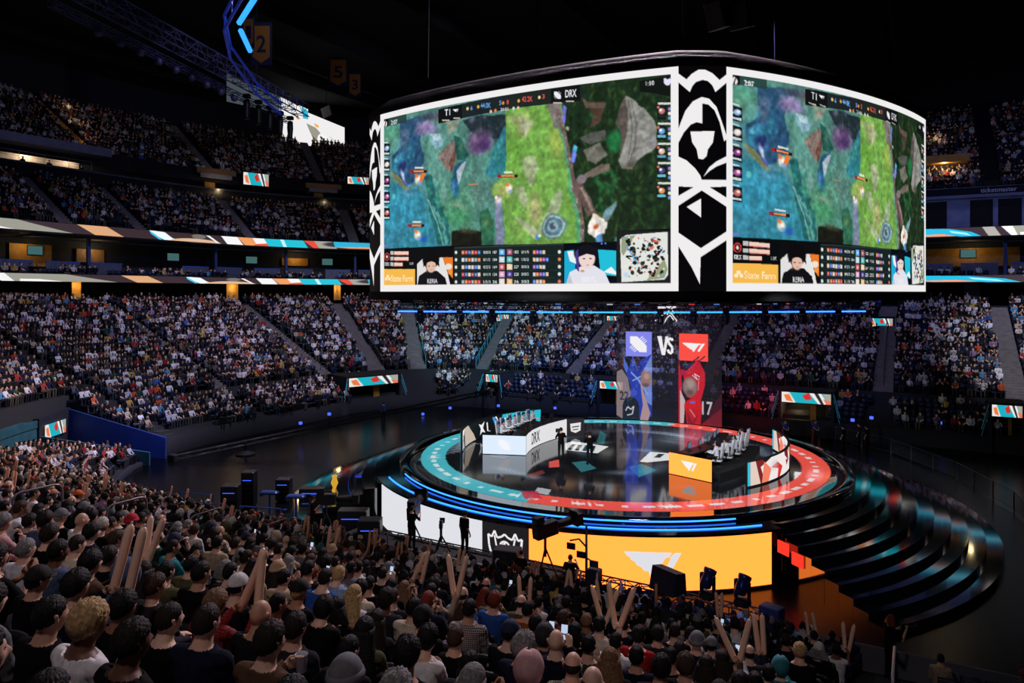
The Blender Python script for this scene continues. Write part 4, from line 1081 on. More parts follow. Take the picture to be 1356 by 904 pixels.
def full_path(step=.8, segs=range(5)):
    B, N, G, PR = [], [], [], []
    for i in segs:
        s = SEGS[i]
        if s[0] == 'L':
            a, b = np.array(s[1], float), np.array(s[2], float); n = max(2, int(np.linalg.norm(b - a) / step))
            for t in np.linspace(0, 1, n):
                B.append(a + (b - a) * t); N.append(s[3]); G.append(i); PR.append((a + (b - a) * t)[0 if i != 2 else 1])
        else:
            for an in np.linspace(s[3], s[4], 28):
                nn = np.array([math.cos(math.radians(an)), math.sin(math.radians(an))]); B.append(np.array(s[1]) + nn * s[2]); N.append(nn); G.append(i); PR.append(an)
    return np.array(B, float), np.array(N, float), np.array(G), np.array(PR)
PB, PN, PG, PPR = full_path(.8)
def surf_far(d): return np.interp(d, [0, 4.5, 5.5, 22, 60], [1.3, 2.6, 3.4, 10.6, 10.6])
def surf_near(d): return .88 + .38 * np.asarray(d)
def surf(i, par, d):
    if i == 0: return surf_near(d)
    if i == 1:
        par = np.asarray(par, float); k = np.clip((par - 214) / 42, 0, 1)
        low = .25 + .09 * np.asarray(d) + .3 * np.maximum(0, np.asarray(d) - 9)      # shallow corner block beside the tunnel
        return np.where((par < 209.3) | ((par < 226) & (np.asarray(d) > 7.6)), surf_far(d), low * (1 - k) + surf_near(d) * k)
    return surf_far(d)
AISLES = {0: [(-.9, .62), (15.0, .62), (-11.5, .6), (24.5, .6)], 1: [(195.5, 2.2), (222, 2.0), (245, 2.0)], 2: [(4.0, .65)], 3: [(169.5, 2.2), (148, 3.0), (131.5, 2.6), (105.5, 2.4)], 4: [(-16.5, .75), (-2.5, .7), (12.7, .85), (22.3, .8), (31, .7)]}
def at_par(i, par, d):
    s = SEGS[i]
    if s[0] == 'L':
        return (np.array([par, s[1][1]]) if i != 2 else np.array([s[1][0], par])) + np.array(s[3]) * d, np.array(s[3], float)
    n = np.array([math.cos(math.radians(par)), math.sin(math.radians(par))])
    return np.array(s[1]) + n * (s[2] + d), n
def find_px(px, d, zz=12, segs=(2, 3, 4)):
    best = None
    for b, n, g, pr in zip(PB, PN, PG, PPR):
        if g not in segs: continue
        q = b + n * d
        x, y, Y = proj(q[0], q[1], zz)
        if Y > 30 and (best is None or abs(x - px) < best[0]): best = (abs(x - px), g, pr)
    return best[1], best[2]

def sweep(name, dz, segs, m, kind='structure', smooth=False, closed=False, filt=None):
    """sweep a profile of (offset, height) along the bowl"""
    sel = np.isin(PG, list(segs))
    if filt is not None: sel &= filt
    B, N = PB[sel], PN[sel]
    prof = np.array(dz(0) if callable(dz) else dz, float)
    n, k = len(B), len(prof)
    V = np.concatenate([B[:, None, :] + N[:, None, :] * prof[None, :, :1], np.broadcast_to(prof[None, :, 1:], (n, k, 1))], -1).reshape(-1, 3)
    i = np.arange(n * k).reshape(n, k)
    Q = np.stack([i[:-1, :-1], i[1:, :-1], i[1:, 1:], i[:-1, 1:]], -1).reshape(-1, 4)
    o = link(name, np_mesh(name, V, Q, None, m, smooth))
    if kind: o['kind'] = kind
    return o
ROW = .85
def steps(f, d0, d1, n):
    ds = np.linspace(d0, d1, n + 1); out = []
    for a, b in zip(ds[:-1], ds[1:]): out += [(a, float(f(a))), (b, float(f(a)))]
    out.append((d1, float(f(d1))))
    return out
# floor, roof, outer walls
fl = MB(); fl.box((0, 8, -.1), (130, 120, .2)); o = fl.build('floor', mat('arena_floor', (6, 7, 12), .25, noise=.2, nscale=.8, spec=.14)); o['kind'] = 'structure'
FAR = (2, 3, 4)
sweep('seating_tier', [(0, 0), (0, 1.3)] + steps(surf_far, 0, 4.6, 5) + [(5.4, 2.6), (5.4, 3.4)] + steps(surf_far, 5.5, 22, 19) + [(29, 10.6), (29, 13)], FAR, M_STAND)
def near_sweep(pts, dmin=0, dmax=99):
    rows_ = [(x, k) for k in range(30) for x in (k * .85, (k + 1) * .85) if dmin - .01 <= k * .85 and (k + 1) * .85 <= dmax + .01]
    V = []
    for b, n, g, pr in pts:
        pf = [(dmin, 0), (dmin, float(surf(g, pr, dmin + .01)))] + [(x, float(surf(g, pr, k * .85 + .01))) for x, k in rows_]
        if dmax > 90: pf += [(25.5, float(surf(g, pr, 25.5))), (29, 13)]
        for d, z in pf:
            q = b + n * d
            V.append((q[0], q[1], z))
    n_, k = len(pts), len(pf)
    i = np.arange(n_ * k).reshape(n_, k)
    Q = np.stack([i[:-1, :-1], i[1:, :-1], i[1:, 1:], i[:-1, 1:]], -1).reshape(-1, 4)
    o = link('seating_tier', np_mesh('seating_tier', np.array(V), Q, None, M_STAND)); o['kind'] = 'structure'
def c1(an): return (*at_par(1, an, 0), 1, an)
TA0, TA1, TA2 = 201.0, 209.6, 226.0
near_sweep([(b, n, g, p) for b, n, g, p in zip(PB, PN, PG, PPR) if g == 0] + [c1(a) for a in np.linspace(269, TA2, 16)])
near_sweep([c1(a) for a in np.linspace(TA2 - .01, TA1, 6)], 0, 7.65)
near_sweep([c1(a) for a in np.linspace(TA2 - .01, TA0, 8)], 7.65)
near_sweep([c1(a) for a in np.linspace(TA0 - .01, 180, 8)])
# low wall in front of the near stand
sel = (PG == 0) & (PB[:, 0] < 40)
sweep('wall_near', [(-.18, 0), (-.18, 1.58), (-.02, 1.62), (.02, 1.62), (.05, 0)], [0], M_WALLG)
sweep('wall_near', [(-.12, 0), (-.12, .5), (.02, .5), (.05, 0)], [1], M_WALLD, filt=(PPR > 214))
# upper levels
UP = (1, 2, 3, 4)
sweep('floor_suites', [(29, 13.0), (22.3, 13.0), (22.3, 13.75), (22.6, 13.75), (22.6, 13.3), (29, 13.3), (29, 17.4)], UP, M_CONC)
sweep('floor_club', [(29, 17.5), (22.3, 17.5), (22.3, 18.6), (22.5, 18.6), (22.5, 18.4)], UP, M_CONC)
CLUB = (1, 2, 3)
f_club = lambda d: 18.4 + (d - 22.5) * .66
f_up = lambda d: 27.0 + (d - 32) * .657
sweep('seating_tier', steps(f_club, 22.5, 31, 10) + [(31, 25.2), (31.2, 25.2), (31.2, 24.2), (33.5, 24.2), (33.5, 27.2)], CLUB, M_STAND)
sweep('wall_club', [(31.02, 24.0), (31.02, 25.4), (31.3, 25.4), (31.3, 24)], CLUB, M_WALLG)
sweep('seating_tier', [(32, 26.2), (32, 27.8), (32.15, 27.8), (32.15, 27)] + steps(f_up, 32.2, 46, 16) + [(46, 36.2)], CLUB, M_STAND)
sweep('wall_upper', [(46, 36.2), (46, 42)], (1, 2, 3, 4), M_WALLD)
f_sky = lambda d: 22.6 + (d - 25) * .68
sweep('wall_suites_upper', [(22.5, 18.4), (25.2, 18.4), (25.2, 21.9), (22.9, 21.9), (22.9, 22.7), (23.1, 22.7), (23.1, 22.4), (25, 22.4)], [4], mat('suite_white', (150, 156, 196), .7, nscale=1))
sweep('seating_tier', steps(f_sky, 25, 44, 22) + [(46, 36.2)], [4], M_STAND)
rf = MB(); rf.box((-10, 20, 42.2), (180, 180, .4)); o = rf.build('ceiling', M_ROOF); o['kind'] = 'structure'
rb = MB()
for k in range(11): rb.box((-85 + 14 * k, 20, 41), (.5, 180, 1.6))
o = rb.build('ceiling_beams', M_ROOF); o['kind'] = 'structure'

# ribbons: two strips of moving artwork all round
def paint_ribbon(W=1300, H=26):
    p = Pic(W, H, (54, 40, 44), lambda q: q / [1300, 1])
    def para(x0, x1, c, sl=40, y0=0, y1=1): p.poly([(x0 + sl * y0, y0), (x1 + sl * y0, y0), (x1 + sl * y1, y1), (x0 + sl * y1, y1)], c)
    def unit(o):
        p.poly([(o - 60, 0), (o + 60, 0), (o + 175, 1), (o - 40, 1)], (150, 148, 136)); p.poly([(o - 30, .7), (o + 10, .7), (o + 60, 1), (o - 30, 1)], (236, 236, 236))
        para(o + 180, o + 245, (214, 162, 118), 40)
        p.poly([(o + 345, 0), (o + 385, .1), (o + 405, .7), (o + 430, 1), (o + 385, 1), (o + 360, .5)], (232, 240, 246)); p.poly([(o + 345, 0), (o + 360, .4), (o + 380, 1), (o + 372, 1), (o + 350, .4)], (60, 190, 226))
        p.blob(o + 470, 1.05, 75, .5, (216, 176, 146), 1, .1); p.blob(o + 478, .3, 22, .3, (112, 108, 100), 1, .2); p.poly([(o + 498, .1), (o + 508, .1), (o + 535, .9), (o + 528, .9)], (236, 236, 236))
        para(o + 540, o + 585, (236, 236, 238), 18); para(o + 585, o + 628, (232, 152, 90), 22); para(o + 628, o + 660, (238, 236, 234), 14); p.poly([(o + 640, .75), (o + 676, .6), (o + 680, 1), (o + 630, 1)], (222, 84, 50))
        para(o + 660, o + 770, (26, 186, 206), 14); para(o + 705, o + 715, (190, 236, 240), 10); para(o + 770, o + 800, (222, 70, 48), 30); para(o + 800, o + 850, (158, 156, 146), 16)
        p.blob(o + 880, .4, 60, .45, (44, 42, 46), 1, .3); p.poly([(o + 855, 0), (o + 990, .1), (o + 1080, .5), (o + 1120, 1), (o + 1040, 1), (o + 960, .6), (o + 860, .8)], (30, 170, 208)); p.poly([(o + 855, .75), (o + 960, .62), (o + 1020, .9), (o + 900, .9)], (226, 150, 104)); p.poly([(o + 990, .3), (o + 1060, .6), (o + 1080, .9), (o + 1000, .55)], (150, 226, 240))
        para(o + 1122, o + 1170, (160, 158, 150), 26)
        para(o + 1196, o + 1240, (234, 234, 234), 40)
    unit(0); unit(1300); unit(-1300)
    return p
RIB = paint_ribbon()
def ribbon(label, d, z0, z1, shift, period=62.0, segs=(1, 2, 3)):
    sel = np.isin(PG, segs); B, N = PB[sel] + PN[sel] * d, PN[sel]
    s = np.concatenate([[0], np.cumsum(np.linalg.norm(np.diff(B, axis=0), axis=1))])
    tot = s[-1]; n = int(tot / .06)
    if shift is None: shift = period * (862 / 1300) - s[int(np.argmin([abs(proj(b[0], b[1], z0)[0] - 1216) for b in B]))] + 4 * period
    ss = np.linspace(0, tot, n)
    L = RIB.lin() * (1.35 if segs == (4,) else 1.1)
    col = ((ss + shift) / period % 1 * L.shape[1]).astype(int) % L.shape[1]
    lin = L[:, col]
    f = lambda S, T: np.stack([np.interp(S * tot, s, B[:, 0]), np.interp(S * tot, s, B[:, 1]), z0 + (z1 - z0) * T], -1)
    root = empty('ribbon_board', (0, 0, 0), 0, label, 'LED ribbon board')
    screen('led_strip', f, None, M_LED, root, lin=lin)
    return root
_q = [find_px(p_, 22.5)[1] for p_ in (0, 200)]
_sel = np.isin(PG, (1, 2, 3)); _B = PB[_sel] + PN[_sel] * 22.2
_s = np.concatenate([[0], np.cumsum(np.linalg.norm(np.diff(_B, axis=0), axis=1))])
_k0 = int(np.argmin([abs(proj(b[0], b[1], 13)[0] - 45) + (0 if proj(b[0], b[1], 13)[2] > 40 else 1e4) for b in _B]))
_k1 = int(np.argmin([abs(proj(b[0], b[1], 18)[0] + 8) + (0 if proj(b[0], b[1], 18)[2] > 40 else 1e4) for b in _B]))
PER = 60.0
ribbon('lower ribbon of white, grey and turquoise artwork right above the end stand crowd', 22.2, 13.0, 13.7, PER - _s[_k0] + PER * 3, PER)
ribbon('upper ribbon of white, grey and turquoise artwork above the end stand suites', 22.2, 17.65, 18.55, PER - _s[_k1] + PER * 3, PER)
ribbon('lower mostly turquoise ribbon beyond the video board, above the far stand crowd', 22.2, 13.0, 13.7, None, 45, (4,))
ribbon('upper turquoise to tan ribbon beyond the video board, below the white suites', 22.2, 17.65, 18.55, None, 28, (4,))

# ------------------------------------------------------------------ stairs between the blocks, with their rails
def stair(i, par, d0, d1, f, w, m, name='aisle_stairs', drop=.02, rail=None):
    mb = MB(); n = int((d1 - d0) / .425)
    P0_, N_ = at_par(i, par, d0); tx = np.array([-N_[1], N_[0]])
    for k in range(n):
        d = d0 + k * .425; q, _ = at_par(i, par, d + .21)
        z = float(f(d + .3)) + .05
        mb.box((q[0], q[1], z - .2), (w, .44, .4), math.atan2(tx[1], tx[0]))
    o = mb.build(name, m); o['kind'] = 'structure'
    return o
for i, lst in AISLES.items():
    for par, hw in lst:
        w = hw * 2 if SEGS[i][0] == 'L' else 1.3
        if i == 3 and par in (148, 131.5): w = 2.0
        if i in (0, 1): stair(i, par, .5, 24, (lambda d, i=i, par=par: surf(i, par, (int(d / .85)) * .85) + .0), w * .95, M_CONC)
        else: stair(i, par, 5.6, 21.8, surf_far, w, M_CONC2)
UPA = [find_px(p_, 24, 19) for p_ in (75, 180, 330, 458)]
UPB = [find_px(p_, 32, 27) for p_ in (130, 275, 432)]
for i, par in UPA: stair(i, par, 22.8, 30.8, f_club, 1.3, M_CONC2)
for q, (i, par) in enumerate(UPB): stair(i, par, 32.4, 45.5, f_up, 1.2, mat('gold_stair', (206, 138, 40), .7, nscale=2) if q == 0 else M_CONC2)
_g, _p = find_px(1230, 26, 24); stair(_g, _p, 30, 44, f_sky, 1.6, MATS['gold_stair'])

def rail_line(i, par, d0, d1, f, side, label, n=9, m=M_RAIL, grp=None):
    root = empty('stair_rail', (0, 0, 0), 0, label, 'railing', grp)
    mb = MB(); ps = []
    for k in range(n):
        d = d0 + (d1 - d0) * k / (n - 1); q, N_ = at_par(i, par, d); q = q + np.array([-N_[1], N_[0]]) * side
        z = float(f(d)); ps.append((q[0], q[1], z + .95)); mb.tube([(q[0], q[1], z - .1), (q[0], q[1], z + .95)], .025, 5)
    mb.build('posts', m, root); b2 = MB(); b2.tube(ps, .03, 6); b2.tube([(x, y, z - .4) for x, y, z in ps], .018, 5); b2.build('handrail', m, root)
M_CYAN = mat('cyan_lit_rail', (70, 190, 210), .4, noise=0)
rail_line(3, 131.5, 6, 20, surf_far, -1.0, 'long pale turquoise stair rail running down the far corner of the lower stand', 12, M_CYAN)
rail_line(3, 105.5, 6, 17, surf_far, .8, 'stair rail beside the aisle below the small turquoise display, far side', 10, M_CYAN)
rail_line(4, -16.5, 6, 17, surf_far, .85, 'stair rail on the far aisle just beside the see-through VS screen', 10)
rail_line(4, 12.7, 6, 17, surf_far, 0, 'single centre rail on the straight dark aisle under the small display, far stand', 10)
rail_line(3, 148, 6, 20, surf_far, -1.0, 'steel stair rail on the wide pale aisle of the corner stand', 10)

# separate rail hoops down the two middle aisles of the end stand and the corner aisle
def hoop(name, q, N_, z, label, grp, L_=.85, hgt=.95, r=.024, m=M_RAIL, mid=True):
    o = empty(name, (q[0], q[1], z), math.atan2(-N_[0] * -1, N_[1]) if False else math.atan2(N_[1], N_[0]), label, 'railing', grp)
    mb = MB(); rr = .16
    c = [(-L_ / 2, 0, 0)] + [(-L_ / 2, 0, hgt - rr)] + [(-L_ / 2 + rr - rr * math.cos(a), 0, hgt - rr + rr * math.sin(a)) for a in (PI / 6, PI / 3, PI / 2)] + [(L_ / 2 - rr + rr * math.sin(a), 0, hgt - rr + rr * math.cos(a)) for a in (0, PI / 6, PI / 3)] + [(L_ / 2, 0, hgt - rr), (L_ / 2, 0, 0)]
    mb.tube(c, r, 8); mb.build('hoop_tube', m, o, True)
    if mid:
        b = MB(); b.tube([(-L_ / 2, 0, hgt * .5), (L_ / 2, 0, hgt * .5)], r * .7, 6); b.build('cross_bar', m, o, True)
    return o
for i, par, nm in ((1, 195.5, 'on the aisle above the blue tunnel wall'), (2, 4.0, 'on the long aisle of the end stand'), (3, 169.5, 'on the aisle below the gold pillar')):
    for k in range(9):
        d = 1.6 + k * 2.1 if i != 1 else 7.2 + k * 1.7
        if d > 21: continue
        q, N_ = at_par(i, par, d)
        hoop('rail_hoop', q, N_, float(surf(i, par, d)) + .1, f'steel rail hoop {nm}', f'rail hoops {nm}', 1.1, 1.0, .03)
ORD = ['first', 'second', 'third', 'fourth', 'fifth', 'sixth', 'seventh', 'eighth', 'ninth', 'tenth', 'eleventh', 'twelfth', 'thirteenth', 'fourteenth', 'fifteenth', 'sixteenth', 'seventeenth', 'eighteenth', 'nineteenth', 'twentieth', 'twenty-first', 'twenty-second', 'twenty-third', 'twenty-fourth', 'twenty-fifth', 'twenty-sixth', 'twenty-seventh', 'twenty-eighth', 'twenty-ninth', 'thirtieth']
M_RAILN = mat('rail_grey_paint', (140, 128, 140), .4, .3, noise=0)
for k, s_ in enumerate((3.8, 6.0, 8.4, 10.8, 13.0, 15.0, 17.0)):
    hoop('aisle_handrail', (-.9, -16.9 - s_), (0, 1), .88 + .38 * s_ - .1, f'curved grey handrail in the near aisle, {ORD[k]} up from the barrier', 'handrails up the near aisle', 1.0, 1.28, .026, M_RAILN, False)
hoop('aisle_handrail', (15.0, -16.9 - 7.2), (0, 1), .88 + .38 * 7.2 - .1, 'bright handrail standing alone in the dark near stand', 'handrails up the near aisle', 1.5, 1.05, .03, mat('rail_white', (220, 216, 226), .3, .2, noise=0), False)

# ------------------------------------------------------------------ suites between the ribbons
ns = 0
TVC = glow('suite_tv', srgb(70, 110, 110), .8, 'NONE')
for g in (1, 2, 3, 4):
    P, N_, par = seg_pts(g, 24.6, 8.4)
    for q, n_, pr in zip(P, N_, par):
        px, py, Y = proj(q[0], q[1], 15)
        if Y < 40 or not (-120 < px < 500 or 1190 < px < 1420): continue
        rz = math.atan2(n_[1], n_[0]); ns += 1
        b = MB(); b.box((q[0], q[1], 15.5), (.35, .3, 4.2), rz); o = b.build('pillar', M_BLUEP); o['kind'] = 'structure'
        tx = np.array([-n_[1], n_[0]])
        for sd in (-1, 1):
            c = q + tx * sd * 2.2 + n_ * .5
            pt = empty('suite_partition', (c[0], c[1], 13.3), rz, 'frosted half wall with a blue top edge in front of a suite', 'partition', 'frosted suite partitions')
            b = MB(); b.box((0, 0, 1.0), (.06, 3.3, 1.3)); b.build('frosted_panel', mat('frosted_panel', (84, 90, 116), .4, nscale=3), pt)
            b = MB(); b.box((0, 0, 1.7), (.1, 3.36, .1)); b.build('top_edge', mat('blue_edge', (50, 90, 190), .4, noise=0), pt)
        c = q + n_ * 4.0 + tx * 3.0
        tv = empty('suite_television', (c[0], c[1], 16.2), rz, 'small lit television inside a dark suite', 'television', 'televisions in the suites')
        b = MB(); b.box((.05, 0, 0), (.08, 1.5, .95)); b.build('case', M_BLACK, tv); b = MB(); b.box((0, 0, 0), (.03, 1.4, .85)); b.build('display', TVC, tv)
# warm walls at the back of suites and concourse
for px, d, z0, z1, w, m in ((40, 28.8, 14.6, 16.8, 4, M_GOLD), (120, 28.8, 15.2, 16.6, 3, M_TAN), (395, 28.8, 15.6, 16.6, 3.5, M_GOLD), (1290, 28.8, 14.8, 16.8, 9, M_GOLD), (105, 24, 11.3, 13, .9, M_GOLD), (316, 23.5, 10.7, 13.0, 1.5, M_GOLD), (440, 24, 11.0, 13.0, .9, M_GOLD), (1286, 25.6, 10.8, 12.9, 1.4, M_WALLG), (455, 24, 11, 13, .3, M_GOLD)):
    g, pr = find_px(px, d, z0); q, n_ = at_par(g, pr, d)
    b = MB(); b.box((q[0], q[1], (z0 + z1) / 2), (.15, w, z1 - z0), math.atan2(n_[1], n_[0])); o = b.build('wall_concourse', m); o['kind'] = 'structure'

# entrances cut in the stands, each with a little display over it
M_TEAL = mat('teal_parapet', (40, 92, 106), .7, nscale=2)
M_BLUEW = mat('blue_tunnel_wall', (32, 58, 132), .7, nscale=1)
def mini_pic():
    p = Pic(64, 16, (26, 176, 194), lambda q: q)
    p.poly([(0, 0), (.16, 0), (.3, 1), (.0, 1)], (232, 230, 226)); p.poly([(.05, .3), (.16, .2), (.24, .9), (.1, .8)], (236, 120, 60)); p.poly([(.42, .3), (.56, 0), (.62, .6), (.5, .7)], (214, 44, 40)); p.poly([(.56, 0), (.8, 0), (.95, 1), (.75, 1)], (236, 234, 230)); p.poly([(.66, 0), (.74, 0), (.86, 1), (.8, 1)], (40, 38, 40)); p.poly([(.82, 0), (1, 0), (1, 1), (.97, 1)], (170, 166, 156)); p.poly([(.84, .5), (1, .7), (1, 1), (.9, 1)], (230, 120, 90))
    return p
MINI = mini_pic()
def portal(px, d, w, zb, zh, hh, depth, label, gold=True, wing=1.2, segs=(2, 3, 4), rise=0.0, par=None):
    g, pr = par if par else find_px(px, d, zh, segs)
    q, n_ = at_par(g, pr, d)
    o = empty('entrance_portal', (q[0], q[1], 0), math.atan2(n_[1], n_[0]) - PI / 2, label, 'entrance')
    # local: x along the stand (left seen from the floor = +x?), y outward, front at y = 0
    for s_ in (-1, 1):
        b = MB(); x = s_ * (w / 2 + .1)
        b.add([(x - .1, 0, zb), (x + .1, 0, zb), (x + .1, depth, zb), (x - .1, depth, zb), (x - .1, 0, zh + hh), (x + .1, 0, zh + hh), (x + .1, depth, zh + hh + rise), (x - .1, depth, zh + hh + rise)], [(0, 3, 2, 1), (4, 5, 6, 7), (0, 1, 5, 4), (1, 2, 6, 5), (2, 3, 7, 6), (3, 0, 4, 7)])
        b.build('side_wall', M_WALLD, o)
    b = MB(); b.box((0, depth + .1, (zb + zh + hh) / 2), (w + .4, .2, zh + hh - zb)); b.box((0, depth / 2, zh + hh + .06), (w + .4, depth, .12)); b.build('roof_and_back', M_BLACKM, o)
    b = MB(); b.box((0, .3, zh + hh / 2), (w, .2, hh)); b.build('header', M_BLACK, o)
    screen('header_display', lambda S, T: np.stack([-(S - .5) * w * .98 * -1, np.full_like(S, .18), zh + .05 + (hh - .1) * T], -1), MINI, M_LED, o)
    if gold:
        b = MB(); b.box((w * .12, .9, (zb + zh) / 2), (w * .12, .1, zh - zb)); b.build('gold_jamb', M_GOLD, o)
    b = MB()
    for s_ in (-1, 1):
        b.tube([(s_ * (w / 2 + .2), -.05, zh + hh), (s_ * (w / 2 + .2 + wing * .4), -.35, zh - .9)], .045, 6); b.tube([(s_ * (w / 2 + .2), -.05, zh + hh - .5), (s_ * (w / 2 + .2 + wing * .4), -.35, zh - 1.4)], .03, 6)
    b.build('slanted_rails', M_CYAN, o)
    return o
portal(498, -.2, 5.8, 0, 2.55, .95, 4, 'wide corner entrance with a long display and a gold post inside', segs=(3,))
portal(641, -.2, 1.5, 0, 2.7, .85, 3, 'narrow entrance with a square turquoise display on the far side', segs=(4,))
portal(808, -.2, 2.4, 0, 2.8, .8, 3, 'entrance with a wide display partly behind the VS screen')
portal(1066, -.2, 3.9, 0, 2.7, .95, 3, 'entrance with a broad display and gold wall behind the orange desk')
portal(1337, -.2, 1.9, 0, 2.7, .95, 3, 'entrance with turquoise side rails at the far end of the far stand')
portal(660, 17.2, 1.7, 7.2, 8.3, .9, 1.6, 'small upper entrance with a turquoise display over the far aisle', wing=.5)
portal(808, 17.2, 1.6, 7.2, 8.3, .9, 1.6, 'small upper entrance with a display over the aisle by the VS screen', wing=.5)
portal(1170, 17.2, 2.1, 7.4, 8.5, .9, 1.6, 'small upper entrance with a display above the straight far aisle', wing=.5)
# the big blue tunnel at the end of the near corner
tn = empty('entrance_portal', (0, 0, 0), 0, 'big blue-walled tunnel with a slanted display in the near corner', 'entrance')
def radial(a, d): q, n_ = at_par(1, a, d); return q
for a, nm, m, zt in ((201.4, 'blue_wall', M_BLUEW, 1.5), (209.0, 'teal_wall', M_TEAL, .9)):
    b = MB(); a_, c_ = radial(a, -.4), radial(a, 7.2); e_ = radial(a + .6, -.4), radial(a + .4, 7.2)
    zt2 = 3.4 if m is M_BLUEW else 2.0
    b.add([(*a_, 0), (*c_, 0), (*c_, zt2), (*a_, zt), (*e_[0], 0), (*e_[1], 0), (*e_[1], zt2), (*e_[0], zt)], [(0, 1, 2, 3), (7, 6, 5, 4), (0, 4, 5, 1), (1, 5, 6, 2), (2, 6, 7, 3), (3, 7, 4, 0)])
    b.build(nm, m, tn)
b = MB(); a_, c_ = radial(201.4, 7.2), radial(209.4, 7.2); a2, c2 = radial(201.4, 7.6), radial(209.4, 7.6)
b.add([(*a_, 0), (*c_, 0), (*c_, 3.2), (*a_, 3.5), (*a2, 0), (*c2, 0), (*c2, 3.2), (*a2, 3.5)], [(0, 1, 2, 3), (7, 6, 5, 4), (0, 4, 5, 1), (1, 5, 6, 2), (2, 6, 7, 3), (3, 7, 4, 0)])
b.build('end_wall', M_WALLD, tn)
b = MB(); PP_ = [radial(a, 7.55) for a in np.linspace(209.4, 226, 6)]; b.sheet([[(*p, 0) for p in PP_], [(*p, 3.0 if k < 1 else 3.2) for k, p in enumerate(PP_)]], 0, .2); b.sheet([[(*radial(a, 7.45), 2.6) for a in np.linspace(209.4, 226, 6)], [(*radial(a, 7.45), 3.1) for a in np.linspace(209.4, 226, 6)]], 0, .15); b.build('teal_back_wall', M_TEAL, tn)
la_, lb_ = radial(208.6, 7.0), radial(203.2, 7.0)
screen('header_display', lambda S, T: np.stack([la_[0] + (lb_[0] - la_[0]) * S, la_[1] + (lb_[1] - la_[1]) * S, 1.75 + .45 * S * 0 + .95 * T + .1 * S], -1), MINI, M_LED, tn)

# lounge, gold boxes and small displays on the wall of the upper level
def tan_box(px, w, zt, label):
    g, pr = find_px(px, 31, 26); q, n_ = at_par(g, pr, 31.4)
    o = empty('upper_entrance', (q[0], q[1], 0), math.atan2(n_[1], n_[0]) - PI / 2, label, 'entrance')
    b = MB(); b.box((0, 1.1, zt), (w, 2.2, .7)); b.build('tan_roof', M_TAN, o)
    b = MB(); b.box((0, 1.1, zt - .6), (w * .8, 2.0, .5)); b.build('white_soffit', mat('soffit_white', (150, 150, 170), .6, nscale=2), o)
    b = MB(); b.box((-w * .12, .8, zt - 2.0), (w * .26, .3, 2.4)); b.build('gold_jamb', M_GOLD, o)
    b = MB(); b.box((0, 1.9, zt - 2.0), (w * .8, .2, 2.6)); b.build('dark_opening', M_BLACKM, o)
    return o
tan_box(282, 5.2, 27.6, 'tan roofed upper entrance with gold inside, beside the white flags')
tan_box(436, 5.0, 27.0, 'tan roofed upper entrance next to the far end of the video board')
g_, p_ = find_px(1252, 26, 24); q_, n_ = at_par(g_, p_, 27.5)
o = empty('upper_entrance', (q_[0], q_[1], 0), math.atan2(n_[1], n_[0]) - PI / 2, 'gold lit upper entrance beside the gold stair, far stand', 'entrance')
b = MB(); b.box((0, 0, 26.4), (4.6, 2.0, .8)); b.build('gold_roof', M_GOLD, o); b = MB(); b.box((-3.2, .6, 26.2), (1.6, 2.4, 2.2)); b.build('gold_side', M_GOLD, o); b = MB(); b.box((0, .9, 25), (4.2, .2, 2.2)); b.build('dark_opening', M_BLACKM, o)
# lounge at the end of the club tier
g_, p_ = find_px(62, 31, 25)
for dd, nm, sz, m in ((33.2, 'wall_lounge', (9.5, .2, 3.0), mat('lounge_wall', (170, 150, 128), .7, nscale=2)), (30.9, 'ceiling_lounge', (13, 2.2, .9), mat('lounge_ceiling', (120, 120, 140), .7, nscale=1))):
    q_, n_ = at_par(g_, p_, dd); b = MB(); b.box((q_[0], q_[1], 25.6 if nm == 'wall_lounge' else 27.5), sz, math.atan2(n_[1], n_[0]) - PI / 2); o = b.build(nm, m); o['kind'] = 'structure'
q_, n_ = at_par(g_, p_, 31.1); tx = np.array([-n_[1], n_[0]])
o = empty('lounge_railing', (q_[0], q_[1], 24.1), math.atan2(n_[1], n_[0]) - PI / 2, 'thin railing in front of the pale upper lounge', 'railing')
b = MB(); b.tube([(-5, 0, 2.3), (5, 0, 2.3)], .04, 6); b.tube([(-5, 0, 1.8), (5, 0, 1.8)], .025, 6)
b.build('rails', M_RAIL, o); b = MB(); [b.tube([(x, 0, 1.2), (x, 0, 2.3)], .03, 5) for x in (-5, -2.5, 0, 2.5, 5)]; b.build('posts', M_RAIL, o)
for px, d, z, w, h, lb in ((462, 32.4, 27.6, 3.0, 1.0, 'small turquoise and red display on the upper wall beside the emblem strip'), (327, 31.4, 26.2, 3.4, 1.6, 'small turquoise display of white figures on the upper wall')):
    g_, p_ = find_px(px, d, z); q_, n_ = at_par(g_, p_, d - 1)
    o = empty('wall_display', (q_[0], q_[1], z), math.atan2(n_[1], n_[0]) - PI / 2, lb, 'screen')
    b = MB(); b.box((0, .1, h / 2), (w + .1, .12, h + .1)); b.build('case', M_BLACK, o)
    screen('picture', lambda S, T: np.stack([(S - .5) * w, np.zeros_like(S), h * T], -1), MINI, M_LED, o)
